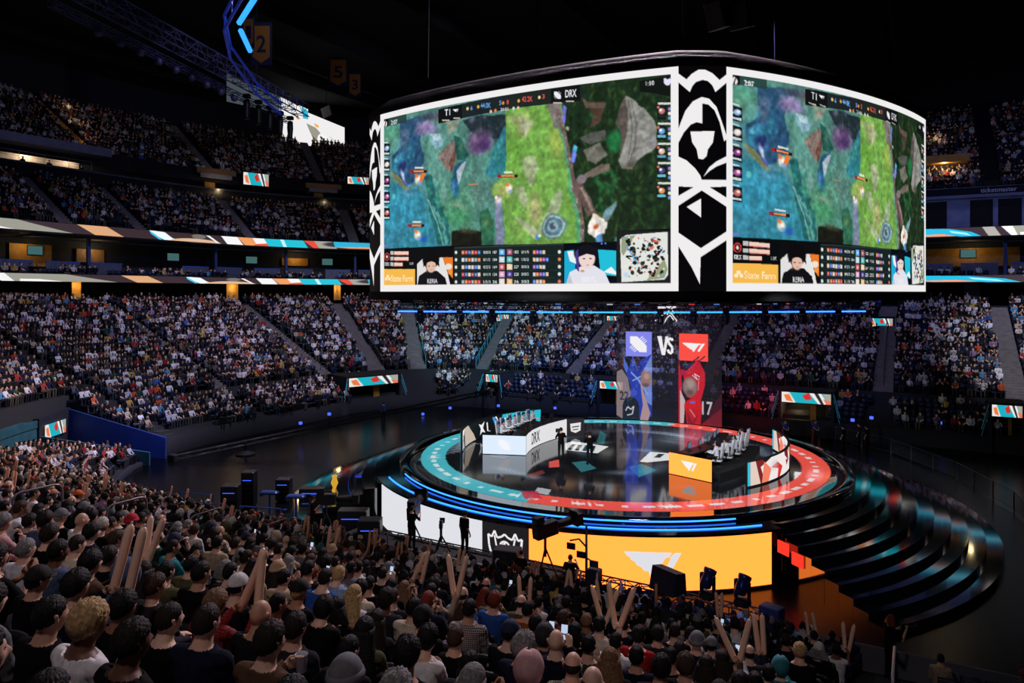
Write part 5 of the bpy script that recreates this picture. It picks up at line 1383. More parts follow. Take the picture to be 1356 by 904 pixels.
# sign strip over the far suites
g_, p_ = find_px(1262, 22.8, 22.3); q_, n_ = at_par(g_, p_, 22.82)
o = empty('sign_strip', (q_[0], q_[1], 21.95), math.atan2(n_[1], n_[0]) - PI / 2, 'dark sign strip with pale lettering above the far white suites', 'sign')
ps = Pic(420, 26, (18, 20, 40), lambda q: q); ps.text('ticketmaster', .64, .2, .19, .62, (190, 190, 210)); ps.text('ticketmaster', .08, .2, .19, .62, (190, 190, 210))
b = MB(); b.box((0, .04, .35), (16, .06, .72)); b.build('backing', M_BLACK, o)
screen('lettered_panel', lambda S, T: np.stack([(S - .5) * 16, np.full_like(S, -.01), .7 * T], -1), ps, attr_mat('printed_sign', 'diffuse'), o)
for px in (1240, 1298, 1340):
    g_, p_ = find_px(px, 25, 20); q_, n_ = at_par(g_, p_, 25.1)
    b = MB(); b.box((q_[0], q_[1], 20), (2.0, .1, 3.2), math.atan2(n_[1], n_[0]) - PI / 2); o = b.build('door_suite', M_BLACKM); o['kind'] = 'structure'

# ------------------------------------------------------------------ seats and people of the far stands, past counting: one mesh each
def lowpoly():
    v, f, r = [], [], []
    def ring_loft(rings, reg, cap=True):
        b = len(v); k = len(rings[0])
        for R_ in rings: v.extend(R_)
        for a in range(len(rings) - 1):
            for j in range(k):
                f.append((b + a * k + j, b + a * k + (j + 1) % k, b + (a + 1) * k + (j + 1) % k, b + (a + 1) * k + j)); r.append(reg)
        if cap:
            for R0 in (0, (len(rings) - 1) * k):
                for j in range(1, k - 1, 2): f.append((b + R0, b + R0 + j, b + R0 + j + 1, b + R0 + (j + 2 if j + 2 < k else 0))); r.append(reg)
    el = lambda cx, cy, cz, rx, ry, k=6: [(cx + rx * math.cos(2 * PI * q / k), cy + ry * math.sin(2 * PI * q / k), cz) for q in range(k)]
    ring_loft([el(0, 0, .46, .18, .13), el(0, 0, .74, .17, .12), el(0, .01, 1.0, .2, .1), el(0, .01, 1.07, .07, .06)], 2)
    ring_loft([el(0, .04, 1.06, .05, .06), el(0, .05, 1.15, .078, .095), el(0, .04, 1.25, .08, .1), el(0, .03, 1.32, .04, .05)], 0)
    ring_loft([el(0, .01, 1.16, .084, .09), el(0, .02, 1.26, .088, .105), el(0, .02, 1.345, .045, .055)], 1)
    sq = lambda p, w: [(p[0] - w, p[1], p[2] - w), (p[0] + w, p[1], p[2] - w), (p[0] + w, p[1], p[2] + w), (p[0] - w, p[1], p[2] + w)]
    for s_ in (-1, 1):
        ring_loft([sq((s_ * .2, 0, 1.0), .05), sq((s_ * .24, .12, .76), .045)], 2, False)
        ring_loft([sq((s_ * .24, .12, .76), .042), sq((s_ * .1, .32, .63), .036)], 5)
        ring_loft([sq((s_ * .1, .0, .52), .08), sq((s_ * .12, .42, .53), .065)], 3)
        ring_loft([[(s_ * .12 - .06, .4, .56), (s_ * .12 + .06, .4, .56), (s_ * .12 + .06, .5, .56), (s_ * .12 - .06, .5, .56)], [(s_ * .12 - .05, .36, .05), (s_ * .12 + .05, .36, .05), (s_ * .12 + .05, .46, .05), (s_ * .12 - .05, .46, .05)]], 3, False)
    return np.array(v), np.array(f), np.array(r)
LPV, LPF, LPR = lowpoly()
LPV2 = LPV.copy()                      # arms raised
for q, p_ in enumerate(LPV2):
    if LPR[np.where((LPF == q).any(1))[0][0]] == 5 and p_[2] < .95 and p_[1] > .05 and abs(p_[0]) > .04: LPV2[q] = (p_[0] * 1.0, p_[1] * .8 + .02, p_[2] + (.4 if p_[1] > .2 else .1))

SHIRT_PAL = np.array([srgb(*c) for c in [(232, 230, 238)] * 8 + [(196, 196, 208)] * 3 + [(16, 16, 20)] * 18 + [(34, 36, 44)] * 9 + [(84, 88, 100)] * 4 + [(26, 36, 70)] * 5 + [(60, 100, 170), (90, 150, 190), (150, 30, 34), (170, 60, 60), (200, 90, 50), (190, 160, 80), (40, 80, 60), (150, 120, 150), (186, 170, 150), (120, 86, 70)]])
HAIR_PAL = np.array([srgb(*c) for c in [(16, 14, 14)] * 5 + [(36, 26, 22)] * 4 + [(66, 46, 34)] * 2 + [(128, 98, 66), (150, 146, 142), (24, 24, 30), (200, 200, 200), (110, 50, 40)]])
SKIN_PAL = np.array([srgb(*c) for c in [(226, 180, 154), (236, 196, 170), (206, 158, 130), (190, 140, 112), (150, 104, 80), (112, 76, 58), (232, 188, 160)]])
PANT_PAL = np.array([srgb(*c) for c in [(28, 30, 38), (40, 50, 76), (24, 24, 26), (60, 60, 64), (90, 84, 74)]])
CROWD = {'V': [], 'F': [], 'C': [], 'n': 0}
def crowd_add(P, yaw, sc, TV, TF, TR, seed, pal=None):
    """P (n,3) seat positions"""
    r = np.random.default_rng(seed)
    n = len(P)
    if n == 0: return
    c, s_ = np.cos(yaw)[:, None], np.sin(yaw)[:, None]
    X = TV[None, :, 0] * sc[:, None]; Yv = TV[None, :, 1] * sc[:, None]; Z = TV[None, :, 2] * sc[:, None]
    V = np.stack([X * c - Yv * s_ + P[:, :1], X * s_ + Yv * c + P[:, 1:2], Z + P[:, 2:]], -1).reshape(-1, 3)
    Fq = (TF[None] + (np.arange(n) * len(TV))[:, None, None]).reshape(-1, TF.shape[1]) + CROWD['n']
    pal_idx = [SKIN_PAL[r.integers(0, len(SKIN_PAL), n)], HAIR_PAL[r.integers(0, len(HAIR_PAL), n)], SHIRT_PAL[r.integers(0, len(SHIRT_PAL), n)] * (.8 + .3 * r.random((n, 1))), PANT_PAL[r.integers(0, len(PANT_PAL), n)], np.tile(srgb(214, 158, 126), (n, 1))]
    long_ = r.random(n) < .55
    K = np.stack(pal_idx, 1)          # n,5,3
    K = np.concatenate([K, np.where(long_[:, None, None], K[:, 2:3], K[:, 0:1])], 1)   # region 5 = forearm
    C_ = K[:, TR].reshape(-1, 3)
    if TF.shape[1] == 3: Fq = np.concatenate([Fq, Fq[:, 2:]], 1)
    CROWD['V'].append(V); CROWD['F'].append(Fq); CROWD['C'].append(C_); CROWD['n'] += len(V)

SEATS_FAR = []
def fill(segs, rows, f, spacing, occ, seed, cond=None, aisles=None):
    r = np.random.default_rng(seed); PP, YY = [], []
    for i in segs:
        for d in rows:
            P, N_, par = seg_pts(i, d + .35, spacing, .5 + .2 * r.random())
            z = f(i, par, d) if f.__code__.co_argcount == 3 else np.full(len(P), float(f(d)))
            z = np.broadcast_to(z, (len(P),))
            ok = np.ones(len(P), bool)
            for (ai, ap, ah) in (aisles if aisles is not None else [(i_, a, h) for i_, l in AISLES.items() for a, h in l]):
                if ai == i:
                    hw = ah if SEGS[i][0] == 'L' else math.degrees(1.0 / (SEGS[i][2] + d))
                    ok &= np.abs(par - ap) > hw
            pxs = np.array([proj(p[0], p[1], zz + .8) for p, zz in zip(P, z)])
            ok &= (pxs[:, 2] > 2) & (pxs[:, 0] > -260) & (pxs[:, 0] < 1500) & (pxs[:, 1] > -60) & (pxs[:, 1] < 960)
            if cond is not None: ok &= cond(i, P, par, d, pxs)
            SEATS_FAR.append(np.concatenate([P, z[:, None], np.arctan2(N_[:, 0], -N_[:, 1])[:, None]], 1)[ok])
            ok &= r.random(len(P)) < (occ(d) if callable(occ) else occ)
            PP.append(np.concatenate([P, z[:, None]], 1)[ok] + np.stack([r.normal(0, .07, ok.sum()), r.normal(0, .07, ok.sum()), np.zeros(ok.sum())], 1)); YY.append((np.arctan2(N_[:, 0], -N_[:, 1]) + r.normal(0, .38, len(P)))[ok])
    P, Y = np.concatenate(PP), np.concatenate(YY)
    k = r.random(len(P)) < .25
    for tv, m in ((LPV, ~k), (LPV2, k)): crowd_add(P[m], Y[m], .93 + .14 * r.random(m.sum()), tv, LPF, LPR, seed + 1)
    return len(P)
def hid(i, P, par, d, pxs):        # seats swallowed by the entrances
    ok = np.ones(len(P), bool)
    if d < 8:
        ok &= ~((i == 3) & (np.abs(par - 139.5) < 17) & (d < 5))
        if i == 4:
            for px, w in ((641, 12), (808, 18), (1066, 33), (1337, 18)): ok &= ~((np.abs(pxs[:, 0] - px) < w) & (d < 5))
    if 16 < d < 20 and i == 4:
        for px in (660, 808, 1170): ok &= np.abs(pxs[:, 0] - px) > 12
    if i == 3 and d < 5: ok &= ~((par < 175) & (par > 150) & (d < 2))
    return ok
rowsA = [k * .92 for k in range(5)]; rowsB = [5.6 + k * .868 for k in range(19)]
n1 = fill((2, 3), rowsA, surf_far, .53, .84, 31, hid) + fill((2, 3), rowsB, surf_far, .53, .9, 32, hid)
n1 += fill((4,), rowsA, surf_far, .54, .33, 33, hid) + fill((4,), rowsB, surf_far, .53, .85, 34, hid)
n1 += fill(CLUB, [22.9 + k * .84 for k in range(9)], f_club, .55, .9, 35, None, [(i, p, .7) for i, p in UPA])
n1 += fill(CLUB, [32.6 + k * .84 for k in range(15)], f_up, .56, .9, 36, None, [(i, p, .7) for i, p in UPB])
n1 += fill((4,), [25.4 + k * .86 for k in range(20)], f_sky, .56, .8, 37, lambda i, P, par, d, pxs: pxs[:, 0] > 1200)
n1 += fill(UP, [22.75, 23.45], (lambda d: 13.35), .7, .6, 38, lambda i, P, par, d, pxs: (pxs[:, 2] > 40) & ((pxs[:, 0] < 500) | (pxs[:, 0] > 1200)))
n1 += fill((2, 3, 4), [23.2, 24.4], (lambda d: 10.6), .8, .55, 39, lambda i, P, par, d, pxs: (pxs[:, 0] < 500) | (pxs[:, 0] > 1200))
print('far crowd', n1)
# ------------------------------------------------------------------ human figures
def capsule(mb, p0, p1, r0, r1, n=12):
    p0, p1 = Vector(p0), Vector(p1)
    t = (p1 - p0)
    t = t.normalized() if t.length > 1e-6 else Vector((0, 0, 1))
    pts, rs = [], []
    for a in (-.98, -.8, -.5, 0): pts.append(p0 + t * (r0 * a)); rs.append(r0 * math.sqrt(max(.02, 1 - a * a)))
    for a in (0, .5, .8, .98): pts.append(p1 + t * (r1 * a)); rs.append(r1 * math.sqrt(max(.02, 1 - a * a)))
    mb.tube(pts, rs, n)

def head_r(d):
    """skull radius along a unit direction (x right, y face, z up)"""
    x, y, z = d
    a, b, c = .077, .098, .118
    r = 1 / math.sqrt((x / a) ** 2 + (y / b) ** 2 + (z / c) ** 2)
    if z < 0:                                   # jaw narrows, back of skull tucks in
        r *= 1 - .10 * (-z) * abs(x) * 2 if y > 0 else 1 - .16 * (-z)
    return r
def head_mesh(mb, M):
    nu, nv = 40, 30
    rows = []
    for j in range(nv + 1):
        ph = PI * j / nv
        row = []
        for i in range(nu):
            th = 2 * PI * i / nu
            d = (math.sin(ph) * math.sin(th), math.sin(ph) * math.cos(th), math.cos(ph))
            r = head_r(d)
            p = Vector(d) * r
            if p.y > 0:
                g = lambda cx, cz, sx, sz: math.exp(-((p.x - cx) / sx) ** 2 - ((p.z - cz) / sz) ** 2)
                p.y += .026 * g(0, -.022, .013, .022) + .012 * g(0, .0, .010, .02) + .007 * g(0, .034, .045, .012) - .010 * (g(-.032, .012, .016, .012) + g(.032, .012, .016, .012))
                p.y += .008 * g(0, -.064, .022, .008) + .012 * g(0, -.098, .026, .016) - .004 * g(0, -.08, .02, .006)
                p.y += .004 * (g(-.045, -.02, .02, .02) + g(.045, -.02, .02, .02))
            row.append(p)
        rows.append(row)
    vs = [tuple(M @ p) for row in rows[1:-1] for p in row]
    top, bot = len(vs), len(vs) + 1
    vs += [tuple(M @ rows[0][0]), tuple(M @ rows[-1][0])]
    fs = []
    for j in range(nv - 2):
        for i in range(nu): fs.append((j * nu + i, (j + 1) * nu + i, (j + 1) * nu + (i + 1) % nu, j * nu + (i + 1) % nu))
    for i in range(nu): fs.append((top, i, (i + 1) % nu)); fs.append((bot, (nv - 2) * nu + (i + 1) % nu, (nv - 2) * nu + i))
    mb.add(vs, fs)
    for s in (-1, 1): capsule(mb, M @ Vector((s * .078, -.012, -.018)), M @ Vector((s * .083, -.02, .022)), .012, .015, 8)

def hand(mb, wrist, d, n, right=True, curl=.35, spread=.0):
    """palm, four unequal bent fingers and a thumb off the side of the palm"""
    W = Vector(wrist); d = Vector(d).normalized(); n = Vector(n)
    n = (n - d * n.dot(d)).normalized()
    side = d.cross(n) * (1 if right else -1)     # towards the thumb
    for k in range(4):
        o = side * (.030 - .020 * k)
        capsule(mb, W + d * .01 + o * .6, W + d * .078 + o, .0145, .0125, 8)
    for k, (ln, base) in enumerate(((.072, .084), (.080, .088), (.074, .085), (.058, .078))):
        o = side * (.031 - .0208 * k)
        p = W + d * base + o
        ang = 0.0
        for q, fr in enumerate((.44, .32, .24)):
            ang += curl * (1.0 if q else .7) + (.04 * k)
            dd = d * math.cos(ang) + n * math.sin(ang)
            p2 = p + dd * (ln * fr)
            capsule(mb, p, p2, .0092 - .0006 * q, .0086 - .0006 * q, 8)
            p = p2
    p = W + d * .026 + side * .032
    for q, (ln, a) in enumerate(((.036, .55), (.030, .95))):
        dd = (d * math.sin(a) + side * math.cos(a) * (1 if q == 0 else .4) + n * (.35 + curl * .5)).normalized()
        p2 = p + dd * ln
        capsule(mb, p, p2, .0115 - .001 * q, .0098 - .001 * q, 8)
        p = p2

POSES = {
    'lap':    dict(el=((.205, .05, .73), (.205, .05, .73)), wr=((.10, .32, .63), (.10, .34, .63)), hd=((-.3, 1, -.2), (-.3, 1, -.2)), hn=((0, 0, -1), (0, 0, -1)), curl=.3),
    'crossed': dict(el=((.205, .10, .76), (.205, .10, .76)), wr=((-.03, .24, .78), (-.05, .21, .73)), hd=((-1, .1, .1), (-1, .1, .05)), hn=((0, -1, 0), (0, -1, 0)), curl=.4),
    'chin':   dict(el=((.21, .24, .74), (.205, .08, .74)), wr=((.075, .25, .99), (.12, .30, .64)), hd=((-.25, -.25, 1), (-.5, 1, -.1)), hn=((-.2, -1, 0), (0, 0, -1)), curl=.75),
    'stick':  dict(el=((.205, .20, .86), (.205, .06, .74)), wr=((.22, .36, 1.04), (.10, .33, .64)), hd=((-.35, .8, .35), (-.3, 1, -.2)), hn=((-.9, -.3, -.1), (0, 0, -1)), curl=1.05),
    'sticks': dict(el=((.205, .20, .84), (.205, .20, .84)), wr=((.14, .38, 1.0), (.14, .38, 1.0)), hd=((-.35, .8, .35), (-.35, .8, .35)), hn=((-.9, -.3, -.1), (-.9, -.3, -.1)), curl=1.05),
    'phone':  dict(el=((.205, .16, .80), (.205, .16, .80)), wr=((.075, .33, 1.03), (.075, .33, 1.03)), hd=((-.2, .35, 1), (-.2, .35, 1)), hn=((-.6, 1, 0), (-.6, 1, 0)), curl=.55),
    'clap':   dict(el=((.205, .14, .80), (.205, .14, .80)), wr=((.045, .34, .94), (.045, .34, .94)), hd=((-.1, .6, .8), (-.1, .6, .8)), hn=((-1, .1, 0), (-1, .1, 0)), curl=.12),
    'cup':    dict(el=((.205, .05, .73), (.205, .12, .76)), wr=((.10, .32, .63), (.20, .37, .86)), hd=((-.3, 1, -.2), (-.45, .85, .1)), hn=((0, 0, -1), (-.85, -.45, 0)), curl=.62),
    'lean':   dict(el=((.17, .32, .66), (.17, .32, .66)), wr=((.05, .44, .80), (.03, .42, .76)), hd=((-.6, .3, .6), (-.8, .3, .5)), hn=((-.5, -.8, 0), (-.5, -.8, 0)), curl=.6, lean=.32),
    'gamer':  dict(el=((.205, .12, .76), (.205, .12, .76)), wr=((.20, .40, .79), (.16, .40, .79)), hd=((-.1, 1, -.05), (-.1, 1, -.05)), hn=((0, 0, -1), (0, 0, -1)), curl=.35),
    'stand':  dict(el=((.205, -.02, 1.10), (.205, -.02, 1.10)), wr=((.23, .08, .86), (.23, .08, .86)), hd=((0, .15, -1), (0, .15, -1)), hn=((-1, 0, 0), (-1, 0, 0)), curl=.35, standing=True),
    'film':   dict(el=((.30, .16, 1.20), (.28, .18, 1.18)), wr=((.17, .38, 1.42), (.15, .36, 1.32)), hd=((-.4, .8, .2), (-.4, .8, .2)), hn=((-.8, -.3, 0), (-.8, -.3, 0)), curl=.9, standing=True),
}
def skeleton(name):
    p = POSES[name]
    st_ = p.get('standing', False); ln = p.get('lean', 0)
    dz = .45 if st_ else 0.0
    def sp(y, z):            # spine point, leaning from the hip
        hz = .52 + dz
        return Vector((0, y * math.cos(ln) + (z - hz) * math.sin(ln), hz + (z - hz) * math.cos(ln) - y * math.sin(ln)))
    J = dict(pelvis=sp(-.01, .54 + dz), waist=sp(-.02, .70 + dz), chest=sp(0, .88 + dz), top=sp(.0, 1.0 + dz), neck=sp(.0, 1.06 + dz), nhead=sp(.025, 1.125 + dz), head=sp(.048, 1.205 + dz))
    J['sp'] = sp
    return p, J, st_, dz

def body_parts(name):
    p, J, st_, dz = skeleton(name)
    mb = MB(); bones = []
    # torso loft
    secs = [(J['pelvis'] - Vector((0, 0, .10)), .13, .10), (J['pelvis'], .172, .122), (J['waist'], .150, .104), (J['chest'], .176, .118), (J['top'], .186, .098), (J['neck'] - Vector((0, 0, .015)), .115, .075), (J['neck'] + Vector((0, .002, .015)), .074, .066), (J['nhead'], .060, .064), (J['head'], .05, .055)]
    n = 20; vs = []; fs = []
    for c, a, b in secs: vs += [(c.x + a * math.cos(2 * PI * k / n), c.y + b * math.sin(2 * PI * k / n), c.z) for k in range(n)]
    for q in range(len(secs) - 1): fs += [(q * n + k, q * n + (k + 1) % n, (q + 1) * n + (k + 1) % n, (q + 1) * n + k) for k in range(n)]
    fs += [tuple(range(n - 1, -1, -1)), tuple((len(secs) - 1) * n + k for k in range(n))]
    mb.add(vs, fs)
    bones += [('torso', J['pelvis'], J['waist'], .13), ('torso', J['waist'], J['chest'], .13), ('torso', J['chest'], J['neck'] - Vector((0, 0, .03)), .14), ('neck', J['neck'] + Vector((0, 0, .03)), J['nhead'], .06), ('head', J['head'], J['head'] + Vector((0, 0, .03)), .1)]
    head_mesh(mb, Matrix.Translation(J['head']))
    for s in (1, -1):
        q = 0 if s == 1 else 1
        mx = lambda v: Vector((v[0] * s, v[1], v[2]))
        sh = J['sp'](0, 1.0 + dz) + Vector((s * .172, 0, -.005))
        off = Vector((0, 0, 0))
        if name == 'lean': off = Vector((0, .0, 0))
        el, wr = mx(p['el'][q]) + off, mx(p['wr'][q]) + off
        capsule(mb, sh, el, .052, .040); capsule(mb, el, wr, .040, .027)
        capsule(mb, J['sp'](0, .99 + dz) + Vector((s * .09, 0, 0)), sh, .06, .054)
        hand(mb, wr, mx(p['hd'][q]), mx(p['hn'][q]), True if s == 1 else False, p['curl'])
        m_ = sh + (el - sh) * .8
        bones += [('uparm', sh, m_, .05), ('farm', m_, el, .04), ('farm', el, wr, .03), ('hand', wr, wr + mx(p['hd'][q]).normalized() * .14, .03)]
        hip = Vector((s * .095, 0, .53 + dz)); 
        if st_: kn, an, toe = Vector((s * .11, .03, .52)), Vector((s * .12, 0, .09)), Vector((s * .14, .17, .035))
        else: kn, an, toe = Vector((s * .12, .37, .52)), Vector((s * .12, .29, .10)), Vector((s * .13, .43, .035))
        capsule(mb, hip, kn, .085, .058); capsule(mb, kn, an, .056, .040); capsule(mb, an + Vector((0, -.03, -.05)), toe, .038, .036)
        bones += [('thigh', hip, kn, .08), ('shin', kn, an, .05), ('foot', an + Vector((0, -.02, -.05)), toe, .04)]
    return mb, bones, J

LAB = ['torso', 'neck', 'head', 'uparm', 'farm', 'hand', 'thigh', 'shin', 'foot']
def label_points(C, bones):
    best = np.full(len(C), 1e9); lab = np.zeros(len(C), int)
    for nm, a, b, r in bones:
        a, b = np.array(a), np.array(b); ab = b - a
        t = np.clip(((C - a) @ ab) / (ab @ ab), 0, 1)
        d = np.linalg.norm(C - (a + t[:, None] * ab), axis=1) - r
        k = d < best; best[k] = d[k]; lab[k] = LAB.index(nm)
    return lab

def eval_mesh(me, mods):
    ob = bpy.data.objects.new('work', me); COL.objects.link(ob)
    for ty, kw in mods:
        m = ob.modifiers.new(ty, ty)
        for k, v in kw.items(): setattr(m, k, v)
    dg = bpy.context.evaluated_depsgraph_get(); dg.update()
    out = bpy.data.meshes.new_from_object(ob.evaluated_get(dg))
    bpy.data.objects.remove(ob)
    return out
def arrays(me):
    V = np.empty(len(me.vertices) * 3, np.float32); me.vertices.foreach_get('co', V)
    N = np.empty(len(me.vertices) * 3, np.float32); me.vertices.foreach_get('normal', N)
    return V.reshape(-1, 3), N.reshape(-1, 3), [tuple(p.vertices) for p in me.polygons]

M_SKIN = tint('skin', .5, .06, 12)
M_CLOTH = tint('cloth', .9, .12, 14, .15)
M_HAIRM = streaks(tint('hair_strands', .6, .3, 40, .3), (90, 90, 14))
M_HATM = tint('hat_cloth', .8, .1, 20)
SKINS = [(226, 178, 152), (234, 192, 166), (204, 156, 128), (188, 138, 110), (148, 102, 78), (110, 74, 56)]
M_EYE = mat('eye_dark', (30, 22, 20), .2, noise=0)
M_LIP = mat('lip', (170, 96, 90), .5, noise=0)
HAIRC = dict(black=(10, 9, 10), dark_brown=(30, 20, 17), brown=(64, 44, 32), light_brown=(126, 94, 66), blonde=(196, 162, 112), grey=(136, 134, 134), white=(206, 202, 194), red=(128, 52, 38), teal=(40, 110, 110))

def shell(name, V, N, Fs, keep_, off, wob=.004, seed=0):
    """a garment: the covered faces lifted off the body, with a turned-in hem"""
    fs = [f for f, k in zip(Fs, keep_) if k]
    ids = sorted({i for f in fs for i in f}); mp = {i: q for q, i in enumerate(ids)}
    v0 = V[ids]; n0 = N[ids]
    w = wob * (np.sin(v0[:, 0] * 61 + v0[:, 2] * 43 + seed) + np.sin(v0[:, 1] * 57 - v0[:, 2] * 71)) * .5
    v = v0 + n0 * (off + w)[:, None] if np.ndim(w) else v0 + n0 * off
    fs = [tuple(mp[i] for i in f) for f in fs]
    ec = {}
    for f in fs:
        for a, b in zip(f, f[1:] + f[:1]): ec[(a, b)] = 1
    rim = [(a, b) for (a, b) in ec if (b, a) not in ec]
    vs = [tuple(p) for p in v]; inner = {}
    for a, b in rim:
        for q in (a, b):
            if q not in inner: inner[q] = len(vs); vs.append(tuple(v0[q] - n0[q] * .002))
    fs += [(b, a, inner[a], inner[b]) for a, b in rim]
    me = bpy.data.meshes.new(name); me.from_pydata(vs, [], fs); me.update()
    me.polygons.foreach_set('use_smooth', np.ones(len(fs), dtype=bool))
    return me

TPL = {}
def template(name):
    if name in TPL: return TPL[name]
    mb, bones, J = body_parts(name)
    raw = bpy.data.meshes.new('raw'); raw.from_pydata(mb.v, [], mb.f); raw.update()
    full = eval_mesh(raw, [('REMESH', dict(mode='VOXEL', voxel_size=.0062)), ('SMOOTH', dict(factor=.5, iterations=3)), ('DECIMATE', dict(ratio=.22))])
    V, N, Fs = arrays(full)
    C = np.array([V[list(f)].mean(0) for f in Fs]); lab = label_points(C, bones)
    L = lambda *a: np.isin(lab, [LAB.index(x) for x in a])
    hc = C - np.array(J['head'])
    mi = np.zeros(len(Fs), int)
    front = hc[:, 1] > .06
    for s in (-1, 1): mi[front & (((hc[:, 0] - s * .032) / .015) ** 2 + ((hc[:, 2] - .012) / .008) ** 2 < 1)] = 1
    mi[front & ((hc[:, 0] / .024) ** 2 + ((hc[:, 2] + .066) / .009) ** 2 < 1)] = 2
    full.name = 'body_' + name
    for m in (M_SKIN, M_EYE, M_LIP): full.materials.append(m)
    full.polygons.foreach_set('material_index', mi.astype(np.int32)); full.polygons.foreach_set('use_smooth', np.ones(len(Fs), dtype=bool))
    zn = J['neck'].z - .005
    nk = (C[:, 2] < zn + .012)
    nk2, nk3 = C[:, 2] < J['neck'].z - .014, C[:, 2] < J['neck'].z + .004
    T = dict(body=full, J=J)
    T['tshirt'] = shell('tshirt', V, N, Fs, (L('uparm') | (L('torso', 'neck') & nk2)) & (C[:, 2] > J['pelvis'].z - .07), .013)
    T['jacket'] = shell('jacket', V, N, Fs, (L('uparm', 'farm') | (L('torso', 'neck') & nk3)) & (C[:, 2] > J['pelvis'].z - .07), .015, .006, 2)
    T['trousers'] = shell('trousers', V, N, Fs, L('thigh', 'shin') | (L('torso') & (C[:, 2] <= J['pelvis'].z + .02)), .010, .004, 3)
    T['shoes'] = shell('shoes', V, N, Fs, L('foot'), .008, .0, 4)
    # lighter copy for the past-counting crowd
    low = eval_mesh(raw, [('REMESH', dict(mode='VOXEL', voxel_size=.014)), ('DECIMATE', dict(ratio=.03))])
    lv, ln_, lf = arrays(low)
    tri = []
    for f in lf:
        for k in range(1, len(f) - 1): tri.append((f[0], f[k], f[k + 1]))
    tri = np.array(tri); lc = lv[tri].mean(1); ll = label_points(lc, bones)
    reg = np.full(len(ll), 0)
    for nm, rg in (('torso', 2), ('uparm', 2), ('farm', 5), ('thigh', 3), ('shin', 3), ('foot', 3)): reg[ll == LAB.index(nm)] = rg
    lhc = lc - np.array(J['head'])
    reg[(ll == LAB.index('head')) & ((lhc[:, 2] > .06) | ((lhc[:, 1] < .01) & (lhc[:, 2] > -.07)) | ((np.abs(lhc[:, 0]) > .06) & (lhc[:, 1] < .03) & (lhc[:, 2] > -.02)))] = 1
    push = np.unique(tri[reg == 1]); dv = lv[push] - np.array(J['head']); lv[push] += dv / np.linalg.norm(dv, axis=1)[:, None] * .014
    if name in ('stick', 'sticks'):
        for s in ((1,) if name == 'stick' else (1, -1)):
            m2 = MB(); w = Vector(POSES[name]['wr'][0]); w.x *= s
            a_ = w + Vector((-s * .05, .07, -.12)); b_ = w + Vector((-s * .09, .19, .44))
            m2.tube([a_, a_ + (b_ - a_) * .06, a_ + (b_ - a_) * .94, b_], [.02, .038, .038, .015], 6)
            o_ = len(lv); t2 = [(o_ + f[0], o_ + f[k], o_ + f[k + 1]) for f in m2.f for k in range(1, len(f) - 1)]
            lv = np.concatenate([lv, np.array(m2.v)]); tri = np.concatenate([tri, np.array(t2)]); reg = np.concatenate([reg, np.full(len(t2), 4)])
    T['low'] = (lv, tri, reg)
    TPL[name] = T
    return T

